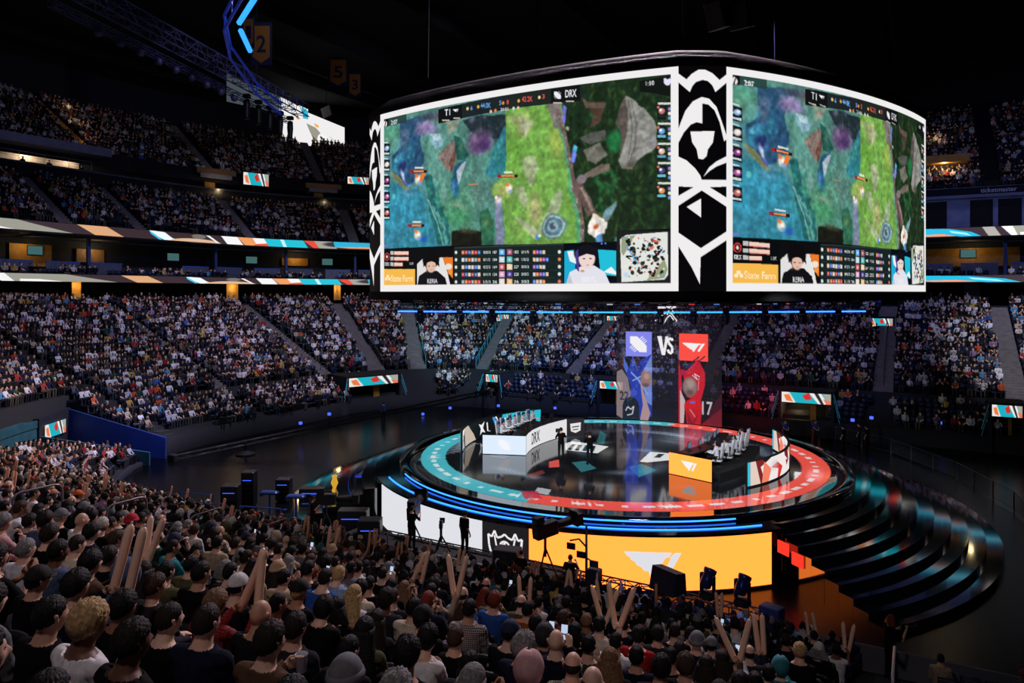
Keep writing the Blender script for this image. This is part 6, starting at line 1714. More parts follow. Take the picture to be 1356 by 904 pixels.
# hair, hats: built round the skull, origin at the head centre
def hair_mesh(style):
    mb = MB(); rr = random.Random(style)
    def cap_shell(th, front, sidez, back, bump=.0, nu=60, nv=16, top_only=False):
        """front / sidez / back: height of the hair edge at the brow, over the ears and at the nape"""
        rows = []
        for j in range(nv + 2):
            row = []
            for i in range(nu):
                az = 2 * PI * i / nu                # 0 = face
                c = math.cos(az)
                edge = front * max(0, c) ** .6 + back * max(0, -c) ** .6 + sidez * (1 - abs(c) ** .6) + .004 * math.sin(az * 13) + .003 * math.sin(az * 23)
                ze = max(-.98, min(.95, edge / .118))
                phe = math.acos(ze)
                t = min(1, j / nv)
                ph = phe * t
                d = (math.sin(ph) * math.sin(az), math.sin(ph) * math.cos(az), math.cos(ph))
                k = th * (1 - .35 * t ** 4) + bump * (math.sin(az * 7 + ph * 9) * math.sin(ph * 11 + az * 3)) * (1 - t * .4)
                k += .0022 * math.sin(az * 31 + 3 * math.sin(ph * 6)) * min(1, j / 4) + .0016 * math.sin(az * 17 - ph * 8)
                r = head_r(d) + (k if j <= nv else -.012)
                if j == 0: r = head_r((0, 0, 1)) + th
                row.append((d[0] * r, d[1] * r, d[2] * r))
            rows.append(row)
        vs = [p for row in rows for p in row]
        mb.add(vs, [(j * nu + i, (j + 1) * nu + i, (j + 1) * nu + (i + 1) % nu, j * nu + (i + 1) % nu) for j in range(nv + 1) for i in range(nu)])
    def curtain(zb, w=.095, d=.10, wave=.006, open_=.9):
        nu, nz = 22, 10
        P = []
        for j in range(nz + 1):
            t = j / nz; z = .04 + (zb - .04) * t
            row = []
            for i in range(nu + 1):
                az = open_ + (2 * PI - 2 * open_) * i / nu
                k = 1 + .05 * math.sin(PI * t) + .04 * t + .03 * math.sin(az * 9) * t
                row.append(((w + .09 * t) * math.sin(az) * k + wave * math.sin(az * 13 + t * 8), d * math.cos(az) * k * (1 - .25 * t) - .012 - (.165 * t ** 1.1 if zb < -.2 else .03 * t), z + (.015 * math.sin(az * 11) if j == nz else 0)))
            P.append(row)
        n_ = len(P[0])
        inner = [[(x * .78, y * .8 + .004, z) for x, y, z in row] for row in P]
        vs = [p for row in P for p in row] + [p for row in inner for p in row]
        o = (nz + 1) * n_; fs = []
        for j in range(nz):
            for i in range(n_ - 1):
                a = j * n_ + i; fs.append((a, a + n_, a + n_ + 1, a + 1)); fs.append((o + a, o + a + 1, o + a + n_ + 1, o + a + n_))
            for i in (0, n_ - 1):
                a = j * n_ + i; fs.append((a, o + a, o + a + n_, a + n_) if i else (a, a + n_, o + a + n_, o + a))
        for i in range(n_ - 1):
            a = nz * n_ + i; fs.append((a, o + a, o + a + 1, a + 1)); fs.append((i, i + 1, o + i + 1, o + i))
        mb.add(vs, fs)
    if style == 'buzz': cap_shell(.005, .075, .0, -.06)
    elif style == 'short': cap_shell(.013, .07, .004, -.05, .003)
    elif style == 'swept': cap_shell(.022, .074, .004, -.054, .006)
    elif style == 'mop': cap_shell(.027, .05, -.012, -.066, .008)
    elif style == 'curly': cap_shell(.036, .06, -.02, -.08, .011)
    elif style == 'balding':
        nu = 30; P = []
        for j in range(9):
            t = j / 8; row = []
            for i in range(nu + 1):
                az = 1.15 + (2 * PI - 2.3) * i / nu
                z0 = .052; z1 = -.062
                z = z0 + (z1 - z0) * t; dz_ = z / .118; s_ = math.sqrt(max(0, 1 - dz_ * dz_)); d = (s_ * math.sin(az), s_ * math.cos(az), dz_)
                r = head_r(d) + .009 * math.sin(PI * min(1, .12 + t)) - (.006 if j in (0, 8) else 0); row.append(tuple(q * r for q in d))
            P.append(row)
        mb.sheet(P)
    elif style == 'bob': cap_shell(.024, .06, -.03, -.09, .003); curtain(-.13, .098, .102, .004, .85)
    elif style == 'long': cap_shell(.022, .068, -.02, -.08, .002); curtain(-.29, .100, .104, .006, .85)
    elif style == 'ponytail':
        cap_shell(.014, .075, .0, -.06, .002); mb.tube([(0, -.105, .03), (0, -.15, .01), (0, -.165, -.08), (0, -.15, -.18), (0, -.135, -.25)], [.022, .034, .036, .028, .006], 10)
    elif style == 'bun':
        cap_shell(.014, .075, .0, -.06, .002); capsule(mb, (0, -.09, .095), (0, -.1, .105), .04, .04)
    return mb.mesh('hair_' + style, M_HAIRM, True)
def hat_mesh(kind):
    mb = MB()
    def dome(th, edge, nu=36, nv=12, seam=0):
        rows = []
        for j in range(nv + 2):
            t = min(1, j / nv); ph = math.acos(max(-.9, edge / .118)) * t; row = []
            for i in range(nu):
                az = 2 * PI * i / nu; d = (math.sin(ph) * math.sin(az), math.sin(ph) * math.cos(az), math.cos(ph))
                r = head_r(d) + (th if j <= nv else -.004) + seam * (.0 if math.cos(az * 6) < .97 else -.002); row.append((d[0] * r, d[1] * r, d[2] * r + .004))
            rows.append(row)
        vs = [p for row in rows for p in row]
        mb.add(vs, [(j * nu + i, (j + 1) * nu + i, (j + 1) * nu + (i + 1) % nu, j * nu + (i + 1) % nu) for j in range(nv + 1) for i in range(nu)])
    if kind in ('cap', 'cap_back'):
        dome(.024, .035, seam=1); s = 1 if kind == 'cap' else -1
        P = []
        for j in range(6):
            t = j / 5; P.append([((-1 + i / 4) * .082 * (1 - .25 * t * t), s * (.088 + .075 * t - .045 * ((-1 + i / 4) ** 2) * (1 - .2 * t)), .042 - .012 * t - .014 * (-1 + i / 4) ** 2) for i in range(9)])
        mb.sheet(P, 0, .006); capsule(mb, (0, 0, .142), (0, 0, .145), .007, .007, 8)
    elif kind == 'beanie':
        dome(.030, .01); nu = 36; prof = [(.010, .0), (.036, -.006), (.040, .02), (.036, .05), (.028, .052)]; vs = []; 
        for th, z in prof:
            for i in range(nu):
                az = 2 * PI * i / nu; zz = max(-.9, min(.9, z / .118)); s_ = math.sqrt(1 - zz * zz); d = (s_ * math.sin(az), s_ * math.cos(az), zz); r = head_r(d) + th; vs.append((d[0] * r, d[1] * r, z))
        mb.add(vs, [(j * nu + i, j * nu + (i + 1) % nu, (j + 1) * nu + (i + 1) % nu, (j + 1) * nu + i) for j in range(4) for i in range(nu)])
    elif kind == 'hood':
        rows = []; nu, nv = 30, 12
        for j in range(nv + 1):
            t = j / nv; row = []
            for i in range(nu + 1):
                az = .75 + (2 * PI - 1.5) * i / nu; ph = .12 + t * 2.2; d = (math.sin(ph) * math.sin(az), math.sin(ph) * math.cos(az), math.cos(ph)); r = head_r(d) + .03 + .02 * t; row.append((d[0] * r, d[1] * r, d[2] * r + .012))
            rows.append(row)
        mb.sheet(rows, 0, .012)
    elif kind == 'headset':
        pts = [(.095 * math.cos(a), -.005, .03 + .118 * math.sin(a)) for a in np.linspace(-.1, PI + .1, 18)]; mb.tube(pts, .011, 6)
        for s in (-1, 1): mb.lathe([(.01, -.02), (.036, -.018), (.038, .012), (.02, .02)], 14, 0, Matrix.Translation((s * .09, -.008, .0)) @ Matrix.Rotation(s * PI / 2, 4, 'Y'))
        mb.tube([(-.09, .02, -.01), (-.075, .09, -.06), (-.03, .115, -.072)], .004, 5)
    elif kind == 'glasses':
        for s in (-1, 1):
            mb.tube([(s * .034 + .022 * math.cos(a), .105, .012 + .018 * math.sin(a)) for a in np.linspace(0, 2 * PI, 13)[:-1]], .0025, 5, closed=True); mb.tube([(s * .057, .1, .014), (s * .082, .04, .014), (s * .082, -.01, .008)], .0025, 4)
        mb.tube([(-.012, .108, .014), (.012, .108, .014)], .0025, 4)
    return mb.mesh(kind, M_HATM, True)
HAIRS, HATS = {}, {}

def person(pose, loc, rz, label, group, skin=0, hair='short', hcol='black', top='tshirt', tmat=None, pmat=None, hat=None, hatmat=None, extra=None, scale=1.0, cat='person', shoe=None, yaw_head=0.0):
    T = template(pose)
    o = link('person', T['body'], None, loc, rz)
    o.scale = (scale,) * 3
    tag(o, label, cat, group)
    o.color = (*srgb(SKINS[skin]), 1)
    def child(nm, me, colr, at=None, m=M_CLOTH):
        if isinstance(colr, bpy.types.Material):
            key = (me.name, colr.name)
            if key not in PLAIDS: PLAIDS[key] = me.copy(); PLAIDS[key].materials.clear(); PLAIDS[key].materials.append(colr)
            c = link(nm, PLAIDS[key], o)
        else:
            if not len(me.materials): me.materials.append(m)
            c = link(nm, me, o); c.color = (*srgb(colr), 1)
        if at is not None: c.location = at
        return c
    child(top, T[top], tmat); child('trousers', T['trousers'], pmat); child('shoes', T['shoes'], (18, 18, 20))
    hp = T['J']['head']
    if hair and (hat not in ('beanie', 'hood') or (hat == 'beanie' and hair in ('long', 'ponytail'))):
        if hair not in HAIRS: HAIRS[hair] = hair_mesh(hair)
        child('hair', HAIRS[hair], HAIRC[hcol], hp)
    for h, m in ((hat, hatmat), (extra, (20, 20, 23))):
        if h:
            if h not in HATS: HATS[h] = hat_mesh(h)
            child({'cap_back': 'cap'}.get(h, h), HATS[h], m or (20, 20, 23), hp)
    return o
PLAIDS = {}
# ------------------------------------------------------------------ near stand: every seat and spectator that shows large is its own object
TOPS = [('black t-shirt', 'tshirt', (9, 9, 11)), ('black jacket', 'jacket', (8, 8, 10)), ('dark grey hoodie', 'jacket', (40, 40, 46)), ('grey sweater', 'jacket', (112, 112, 118)), ('navy jacket', 'jacket', (16, 22, 42)), ('white t-shirt', 'tshirt', (226, 224, 226)), ('white jersey', 'jacket', (214, 214, 222)), ('denim jacket', 'jacket', (74, 92, 124)), ('olive jacket', 'jacket', (84, 82, 56)), ('beige coat', 'jacket', (176, 156, 130)), ('brown jacket', 'jacket', (84, 62, 48)), ('maroon sweater', 'jacket', (96, 34, 42)), ('dark green t-shirt', 'tshirt', (30, 70, 56)), ('blue t-shirt', 'tshirt', (44, 84, 164)), ('light blue shirt', 'jacket', (132, 160, 196)), ('cream sweater', 'jacket', (208, 196, 176)), ('red t-shirt', 'tshirt', (166, 34, 36)), ('purple hoodie', 'jacket', (84, 62, 120)), ('charcoal t-shirt', 'tshirt', (24, 24, 28)), ('rust orange jacket', 'jacket', (160, 86, 46)), ('pale pink sweater', 'jacket', (206, 160, 160)), ('teal jersey', 'jacket', (44, 126, 136))]
TOPW = np.array([16, 12, 9, 6, 8, 6, 4, 4, 3, 3, 3, 2, 2, 2, 3, 3, 1.2, 1.5, 7, 1.2, 1.2, 1.5]); TOPW /= TOPW.sum()
TMATS = {n: c for n, _, c in TOPS}
TMATS['red plaid shirt'] = plaid('cloth_red_plaid', (176, 26, 30), (40, 20, 26), 16)
TMATS['grey checked shirt'] = plaid('cloth_grey_plaid', (196, 180, 176), (40, 36, 44), 14)
TMATS['green checked shirt'] = plaid('cloth_green_plaid', (150, 150, 110), (30, 36, 40), 14)
TKIND = {n: t for n, t, _ in TOPS}; TKIND.update({'red plaid shirt': 'jacket', 'grey checked shirt': 'jacket', 'green checked shirt': 'jacket'})
PMATS = [(24, 24, 28), (56, 72, 104), (96, 98, 106), (130, 116, 92)]
HATM = {'black': (10, 10, 12), 'pink': (206, 140, 140), 'beige': (190, 160, 128), 'grey': (112, 114, 120), 'white': (214, 212, 214), 'navy': (30, 40, 72), 'orange': (226, 104, 50), 'crimson': (190, 30, 60)}
M_SEAT = mat('seat_black_plastic', (26, 27, 32), .38, noise=.08, nscale=6)
M_SEAT2 = mat('seat_black_fabric', (22, 23, 29), .8, noise=.15, nscale=20)
M_PLATE = mat('number_plate', (170, 168, 164), .4, noise=0)
M_STICK = mat('peach_vinyl', (246, 204, 176), .35, noise=.05, nscale=4)
M_STICKW = mat('pale_vinyl_end', (216, 206, 204), .3, noise=0)

def seat_proto():
    o = empty('arena_seat', (0, 0, 0), 0)
    b = MB()
    P = [[(x * .245 * (1 - .12 * t ** 3), -.17 - .055 * t - .045 * (1 - x * x) * -1 - .045, .40 + .56 * t - (.02 * abs(x) ** 3 if t == 1 else 0)) for x in (-1, -.7, -.35, 0, .35, .7, 1)] for t in (0, .2, .45, .7, .9, 1)]
    b.sheet(P, 0, -.035); b.build('backrest', M_SEAT, o, True)
    b = MB(); b.sheet([[(x * .19, y + .02, z) for x in (-1, -.5, 0, .5, 1)] for y, z in ((-.152, .55), (-.158, .62), (-.168, .72), (-.18, .86))], 0, .03); b.build('back_cushion', M_SEAT2, o, True)
    b = MB(); b.box((0, .06, .360), (.45, .44, .07), bev=.025); b.build('seat', M_SEAT2, o, True)
    for s in (-1, 1):
        b = MB(); b.box((s * .262, -.03, .605), (.028, .22, .035), bev=.012); b.box((s * .262, -.05, .33), (.026, .10, .56)); b.build('armrest', M_SEAT, o)
    b = MB(); b.box((.03, -.262, .86), (.07, .006, .032), rx=-.1); b.build('number_plate', M_PLATE, o)
    return o
def stick_mesh():
    mb = MB(); prof = [(.004, 0), (.024, .008), (.036, .03), (.041, .08), (.041, .50), (.038, .55), (.026, .585), (.006, .60)]
    mb.lathe(prof, 16); mb.lathe([(.008, .598), (.013, .61), (.005, .622)], 8, 1)
    return mb.mesh('noise_stick', [M_STICK, M_STICKW], True)
STICK = stick_mesh()
def phone_at(o, label, sc=1):
    ph = empty('phone', (0, 0, 0), 0, label, 'phone', None)
    b = MB(); b.box((0, 0, 0), (.076, .009, .155), bev=.004); b.build('case', M_BLACK, ph)
    b = MB(); b.box((0, -.0055, 0), (.068, .002, .145)); b.build('display', glow('phone_display', (.5, .6, .8), 1.0), ph)
    ph.matrix_world = Matrix.Translation(o.location) @ Matrix.Rotation(o.rotation_euler.z, 4, 'Z') @ Matrix.Scale(o.scale[0], 4) @ Matrix.Translation((0, .40, 1.15)) @ Matrix.Rotation(-.25, 4, 'X')
    return ph

# the seat grid
rN = np.random.default_rng(99)
NEAR = []
for k in range(30):
    d = .85 * k + .72
    for u in np.arange(29.5, -17.3, -.56):
        if any(abs(u - a) < .85 for a, _ in AISLES[0]): continue
        z = float(surf_near(.85 * k)); v = -16.9 - d
        px, py, Y = proj(u, v, z + 1.24)
        if Y < 1.7 or px < -420 or px > 1600 or py > 1700: continue
        NEAR.append(dict(u=u, v=v, z=z, k=k, px=px, py=py, Y=Y, used=False, spec=None))
# people one can pick out in the photograph: head pixel, then looks
SPECIAL = [
 (48, 775, dict(hat='cap', hatc='black', hair='short', top='black jacket', pose='lap')), (28, 712, dict(hair='short', hcol='grey', top='white jersey', pose='lap')),
 (104, 688, dict(hair=None, top='white t-shirt', pose='lap')), (131, 703, dict(hair='short', hcol='white', top='black jacket', extra='glasses', pose='lap')),
 (68, 655, dict(hat='cap', hatc='pink', hair='long', hcol='dark_brown', top='dark grey hoodie', pose='clap')), (207, 712, dict(hair='balding', hcol='brown', top='dark green t-shirt', pose='lap')),
 (170, 795, dict(hair='mop', hcol='black', top='black t-shirt', pose='lap')), (222, 800, dict(hair='short', hcol='dark_brown', top='black t-shirt', pose='crossed')),
 (290, 800, dict(hair='mop', hcol='light_brown', top='red plaid shirt', pose='sticks')), (348, 812, dict(hair=None, top='charcoal t-shirt', pose='chin')),
 (352, 866, dict(hair='swept', hcol='dark_brown', top='brown jacket', pose='cup')), (157, 868, dict(hair='swept', hcol='dark_brown', top='black t-shirt', pose='lap')),
 (466, 803, dict(hair='long', hcol='blonde', top='white jersey', pose='lap')), (365, 753, dict(hat='beanie', hatc='beige', hair='long', hcol='dark_brown', top='maroon sweater', pose='clap')),
 (557, 836, dict(hat='cap', hatc='black', hair='short', top='black t-shirt', pose='lap')), (600, 842, dict(hair='short', hcol='brown', top='black jacket', pose='lap')),
 (620, 815, dict(hair='short', hcol='black', top='grey checked shirt', pose='lap')), (689, 846, dict(hair='curly', hcol='grey', top='navy jacket', pose='lap')),
 (806, 868, dict(hair='long', hcol='light_brown', top='black jacket', pose='lap')), (842, 876, dict(hair='short', hcol='black', top='navy jacket', pose='lap')),
 (886, 864, dict(hair='buzz', hcol='dark_brown', top='black t-shirt', pose='crossed')), (757, 884, dict(hair='balding', hcol='dark_brown', top='green checked shirt', pose='lap')),
 (456, 892, dict(hat='beanie', hatc='grey', hair='short', top='denim jacket', pose='lap')), (195, 785, dict(hair='swept', hcol='brown', top='dark grey hoodie', pose='lap')),
 (140, 740, dict(hair='mop', hcol='dark_brown', top='black jacket', pose='stick')), (98, 770, dict(hair='mop', hcol='black', top='navy jacket', pose='sticks')), (246, 745, dict(hair='short', hcol='black', top='olive jacket', pose='cup')),
 (190, 745, dict(hair='long', hcol='dark_brown', top='grey sweater', pose='lap')), (407, 758, dict(hair='short', hcol='black', top='charcoal t-shirt', pose='clap')), (540, 802, dict(hair='short', hcol='black', top='cream sweater', pose='lap')),
 (408, 800, dict(hair='mop', hcol='black', top='black jacket', pose='lean')), (232, 700, dict(hair='long', hcol='grey', top='black jacket', pose='lap')), (640, 785, dict(hair='long', hcol='red', top='rust orange jacket', pose='lap')),
 (515, 775, dict(hair='long', hcol='black', top='black t-shirt', pose='lap')), (532, 757, dict(hair='short', hcol='black', extra='headset', top='navy jacket', pose='sticks')), (70, 800, dict(hair='short', hcol='black', top='black jacket', pose='lap')),
 (762, 790, dict(hair='long', hcol='black', top='beige coat', pose='lap')), (795, 795, dict(hair='long', hcol='black', top='black jacket', pose='lap')), (790, 800, dict(hair='short', hcol='black', top='teal jersey', pose='sticks')),
 (835, 798, dict(hair='bob', hcol='dark_brown', top='black t-shirt', pose='lap')), (860, 800, dict(hair='long', hcol='black', top='black jacket', pose='lap')), (40, 690, dict(hair='swept', hcol='dark_brown', top='black jacket', pose='lap')),
 (60, 715, dict(hair='mop', hcol='dark_brown', top='black t-shirt', pose='chin')), (970, 860, dict(hair='mop', hcol='black', top='white jersey', pose='phone')), (1105, 872, dict(hair='mop', hcol='black', top='white t-shirt', pose='stick')),
 (100, 655, dict(hat='cap', hatc='orange', hair='short', top='black jacket', pose='lap')), (112, 657, dict(hair='buzz', hcol='grey', top='light blue shirt', pose='lap')), (168, 690, dict(hat='beanie', hatc='crimson', hair='short', top='black jacket', pose='lap')),
 (588, 750, dict(hair='curly', hcol='dark_brown', top='grey sweater', pose='stick')), (1245, 880, dict(hair='short', hcol='black', top='beige coat', pose='lap')),
]
cand = sorted([s for s in NEAR if -75 < s['px'] < 1371 and s['py'] < 940 and s['Y'] > 2.6], key=lambda s: s['Y'])
for px, py, sp_ in SPECIAL:
    free = [s for s in cand if s['spec'] is None]
    b = min(free, key=lambda s: (s['px'] - px) ** 2 + (1.3 * (s['py'] - py)) ** 2)
    b['spec'] = sp_; b['tpx'] = px
def occupied(s):
    if s['spec']: return True
    if s['px'] > 1150: return rN.random() < .12
    if s['px'] > 1060: return rN.random() < .5
    return rN.random() < .76
occ_ = [s for s in cand if occupied(s)]
N_IND = 284
IND = occ_[:N_IND]
for s in cand:
    if s['spec'] and not any(s is q for q in IND): IND.append(s)
seen = set()
HAIRW = [('short', 34), ('swept', 12), ('mop', 13), ('curly', 5), ('buzz', 5), (None, 3), ('balding', 4), ('long', 14), ('bob', 5), ('ponytail', 4), ('bun', 2)]
HN, HWt = [h for h, _ in HAIRW], np.array([w for _, w in HAIRW], float); HWt /= HWt.sum()
CN, CW = ['black', 'dark_brown', 'brown', 'light_brown', 'blonde', 'grey', 'red', 'teal'], np.array([50, 22, 9, 5, 4, 5, 2, .6]); CW /= CW.sum()
PN_, PW = ['lap', 'crossed', 'chin', 'stick', 'sticks', 'phone', 'clap', 'lean', 'cup'], np.array([48, 17, 7, 1.6, 1.6, 5, 9, 10, 1.5]); PW /= PW.sum()
HPH = {'short': 'short {} hair', 'swept': 'swept-back {} hair', 'mop': 'thick {} hair', 'curly': 'curly {} hair', 'buzz': 'cropped {} hair', 'balding': 'thinning {} hair', 'long': 'long {} hair', 'bob': 'chin-length {} hair', 'ponytail': '{} ponytail', 'bun': '{} hair bun'}
POSEPH = {'stick': 'raising noise sticks', 'sticks': 'holding up noise sticks', 'phone': 'holding a phone', 'clap': 'clapping', 'chin': 'hand at chin', 'lean': 'leaning forward', 'cup': 'holding a cup', 'crossed': 'arms folded', 'lap': ''}
CUPM = mat('clear_plastic_cup', (190, 195, 205), .15, noise=0)
seats_done = []
for s in IND:
    for tries in range(60):
        sp_ = s['spec'] or {}
        h = sp_.get('hair', HN[rN.choice(len(HN), p=HWt)] if not s['spec'] else 'short')
        hc_ = sp_.get('hcol', CN[rN.choice(len(CN), p=CW)] if not s['spec'] else 'black')
        top = sp_.get('top') or TOPS[rN.choice(len(TOPS), p=TOPW)][0]
        pose = sp_.get('pose') or PN_[rN.choice(len(PN_), p=PW)]
        hat = sp_.get('hat'); hatc = sp_.get('hatc')
        if not s['spec']:
            x = rN.random()
            if x < .09: hat, hatc = 'cap', ['black', 'black', 'grey', 'white', 'navy'][rN.integers(5)]
            elif x < .11: hat, hatc = 'beanie', ['black', 'grey', 'beige'][rN.integers(3)]
            elif x < .135 and TKIND[top] == 'jacket': hat, hatc = 'hood', None
            if s['Y'] < 6 and pose in ('sticks', 'stick', 'phone'): pose = 'lap'
        if hat in ('cap', 'hood') and h in (None, 'curly', 'bun', 'mop', 'swept'): h = 'short'
        extra = sp_.get('extra')
        tn_ = ('a ' if top[0] not in 'aeiou' else 'an ') + top
        rowp = f"{ORD[s['k']]} row up"
        if hat == 'hood': who = f'person with the hood of {tn_} up'
        elif hat: who = f"person in a {hatc} {hat.split('_')[0]} and {top}"
        elif h is None: who = f'bald person in {tn_}'
        else: who = f"person with {HPH[h].format(hc_.replace('_', ' '))} in {tn_}"
        if extra == 'glasses': who = who.replace('person', 'glasses-wearing person')
        if extra == 'headset': who = who.replace('person', 'headphone-wearing person')
        lab = f'{who}, {rowp}' + (f', {POSEPH[pose]}' if POSEPH[pose] else '')
        if lab not in seen and len(lab.split()) <= 16: break
        if s['spec'] and tries > 2: lab = f'{who}, {rowp}, watching quietly'; break
    seen.add(lab); s['used'] = True
    sc = .95 + .1 * rN.random()
    if h in ('long', 'bob', 'ponytail', 'bun') and not hat: sc *= .96
    u = s['u']
    if s['spec']:
        e = (s['tpx'] - s['px']) * s['Y'] / F / CA; u += max(-.16, min(.16, e))
    rz = max(-.2, min(.2, -.35 * math.atan2(-u, -s['v']) + rN.normal(0, .13)))
    hm = HATM.get(hatc) if hatc else None
    o = person(pose, (u, s['v'], s['z']), rz, lab, 'spectators in the near stand', int(rN.choice(6, p=[.34, .28, .16, .10, .07, .05])), h, hc_, TKIND[top], TMATS[top], PMATS[int(rN.choice(4, p=[.45, .3, .15, .1]))], hat, hm if hm else (TMATS[top] if hat == 'hood' else None), extra, sc)
    MW = Matrix.Translation(o.location) @ Matrix.Rotation(rz, 4, 'Z') @ Matrix.Scale(sc, 4)
    short = f"{top} person, {rowp}"
    if pose in ('stick', 'sticks'):
        Wp = POSES[pose]['wr'][0]
        for q, sd in enumerate((1, -1)):
            sx = sd if pose == 'sticks' else 1
            w = Vector((Wp[0] * sx - sx * .045, Wp[1] + .07, Wp[2] + .035))
            rt = rN.normal(0, .16); tilt = Matrix.Rotation(rt, 4, 'Y') @ Matrix.Rotation(-.28 if pose == 'sticks' else -.35, 4, 'X') @ Matrix.Rotation((-.1 * sx if pose == 'sticks' else (-.22 if q else .12)), 4, 'Y')
            n_o = link('noise_stick', STICK)
            n_o.matrix_world = MW @ Matrix.Translation(w + (Vector((0, 0, 0)) if pose == 'sticks' else Vector((.04 * sd, .02 * q, 0)))) @ tilt @ Matrix.Translation((0, 0, -.07))
            tag(n_o, f"{'right' if q == 0 else 'left'}-hand peach noise stick of the {short}" if pose == 'sticks' else f"{'upright' if q == 0 else 'slanting'} peach noise stick of the {short}", 'noise stick', 'noise sticks in the near stand')
    elif pose == 'phone': ph = phone_at(o, f'glowing phone held by the {short}'); ph['group'] = 'phones in the near stand'
    elif pose == 'cup':
        cp = empty('plastic_cup', (0, 0, 0), 0, f'clear plastic cup held by the {short}', 'cup', 'cups in the near stand')
        b = MB(); b.lathe([(.032, 0), (.034, .004), (.044, .118), (.046, .122), (.043, .118), (.032, .008)], 18); b.build('cup_body', CUPM, cp, True)
        w = POSES['cup']['wr'][1]; cp.matrix_world = MW @ Matrix.Translation((-w[0] + .075, w[1] + .085, w[2] - .06))
# seats: the largest ones singly
sp0 = None
for s in cand[:286]:
    o = seat_proto() if sp0 is None else copy_tree(sp0)
    if sp0 is None: sp0 = o
    o.location = (s['u'], s['v'] - .08, s['z']); s['seat'] = True
    tag(o, 'black folding arena seat with a small number plate in the near stand', 'seat', 'seats of the near stand')
# the remaining near spectators join the crowd past counting
_in = {id(s) for s in cand}
rest = [s for s in occ_ if not s['used']] + [s for s in NEAR if id(s) not in _in and s['px'] < 1100 and rN.random() < .8 and (s['py'] < 900 or s['py'] > 990) and not (s['Y'] < 7 and -170 < s['px'] < 1380 and s['py'] < 1010)]
rows1 = []
for k in range(30):
    d = .85 * k
    P, N_, par = seg_pts(1, d + .72, .56)
    z = surf(1, par, d)
    ok = np.ones(len(P), bool)
    for ap, ah in AISLES[1]: ok &= np.abs(par - ap) > math.degrees(.8 / (16.2 + d))
    ok &= ~((par > 200.6) & (par < 210) & (d < 7.6)) & ~((par <= 200.6) & (d < .3))
    for p, n_, zz, a in zip(P[ok], N_[ok], z[ok], par[ok]):
        px, py, Y = proj(p[0], p[1], zz + 1.0)
        if -420 < px < 500 and Y > 3: rows1.append((p[0], p[1], zz, math.atan2(n_[0], -n_[1]), Y))
far1 = [r for r in rows1 if r[4] > 36]
near1 = [r for r in rows1 if r[4] <= 36]
AL = [(s['u'], s['v'], s['z'], -.45 * math.atan2(-s['u'], -s['v']), s['Y']) for s in rest] + [r for r in near1 if rN.random() < .93]
AL = [a for a in AL if a[4] > 1.7]
AL = np.array(AL); rN2 = np.random.default_rng(4)
ch = rN2.choice(len(PN_), len(AL), p=[.42, .15, .07, .035, .035, .06, .13, .09, .01])
for q, nm in enumerate(PN_):
    m = (ch == q) if nm not in ('lap',) else (ch == q) | (ch == -1)
    lv, lt, lr = template(nm)['low']
    crowd_add(AL[m, :3], AL[m, 3] + rN2.normal(0, .2, m.sum()), .94 + .12 * rN2.random(m.sum()), lv, lt, lr, 60 + q)
if far1:
    a = np.array(far1); a = a[rN2.random(len(a)) < .93]
    crowd_add(a[:, :3], a[:, 3], .94 + .12 * rN2.random(len(a)), LPV, LPF, LPR, 77)
SEATS_FAR.append(np.array([(s['u'], s['v'], s['z'], 0) for s in NEAR if not s.get('seat')]))
SEATS_FAR.append(np.array([r[:4] for r in rows1]))
cv, cf, cc = np.concatenate(CROWD['V']), np.concatenate(CROWD['F']), np.concatenate(CROWD['C'])
print('crowd faces', len(cf), 'near low', len(AL))
tri_deg = cf[:, 2] == cf[:, 3]
me = bpy.data.meshes.new('crowd')
me.vertices.add(len(cv)); me.vertices.foreach_set('co', cv.astype(np.float32).ravel())
lens = np.where(tri_deg, 3, 4); keepm = np.ones(cf.shape, bool); keepm[tri_deg, 3] = False
lv_ = cf[keepm]
me.loops.add(len(lv_)); me.loops.foreach_set('vertex_index', lv_.astype(np.int32))
me.polygons.add(len(cf)); me.polygons.foreach_set('loop_start', np.concatenate([[0], np.cumsum(lens)[:-1]]).astype(np.int32)); me.polygons.foreach_set('loop_total', lens.astype(np.int32))
at = me.attributes.new('Col', 'FLOAT_COLOR', 'FACE'); at.data.foreach_set('color', np.concatenate([cc, np.ones((len(cc), 1))], 1).astype(np.float32).ravel())
me.materials.append(attr_mat('crowd_colours', 'diffuse', rough=.8)); me.update(calc_edges=True)
o = link('crowd', me); tag(o, 'thousands of seated spectators filling the stands all round the arena', 'crowd', None, 'stuff')
# all other seats
S_ = np.concatenate(SEATS_FAR)
bx = MB(); bx.box((0, -.2, .66), (.46, .05, .46)); bx.box((0, .05, .41), (.44, .42, .06))
sv, sf = np.array(bx.v), np.array(bx.f)
c, s_ = np.cos(S_[:, 3])[:, None], np.sin(S_[:, 3])[:, None]
V = np.stack([sv[None, :, 0] * c - sv[None, :, 1] * s_ + S_[:, :1], sv[None, :, 0] * s_ + sv[None, :, 1] * c + S_[:, 1:2], sv[None, :, 2] + S_[:, 2:3]], -1).reshape(-1, 3)
Fq = (sf[None] + (np.arange(len(S_)) * len(sv))[:, None, None]).reshape(-1, 4)
o = link('arena_seats', np_mesh('arena_seats', V, Fq, None, M_SEATF)); tag(o, 'rows of dark blue seats under the crowd in every stand', 'seats', None, 'stuff')
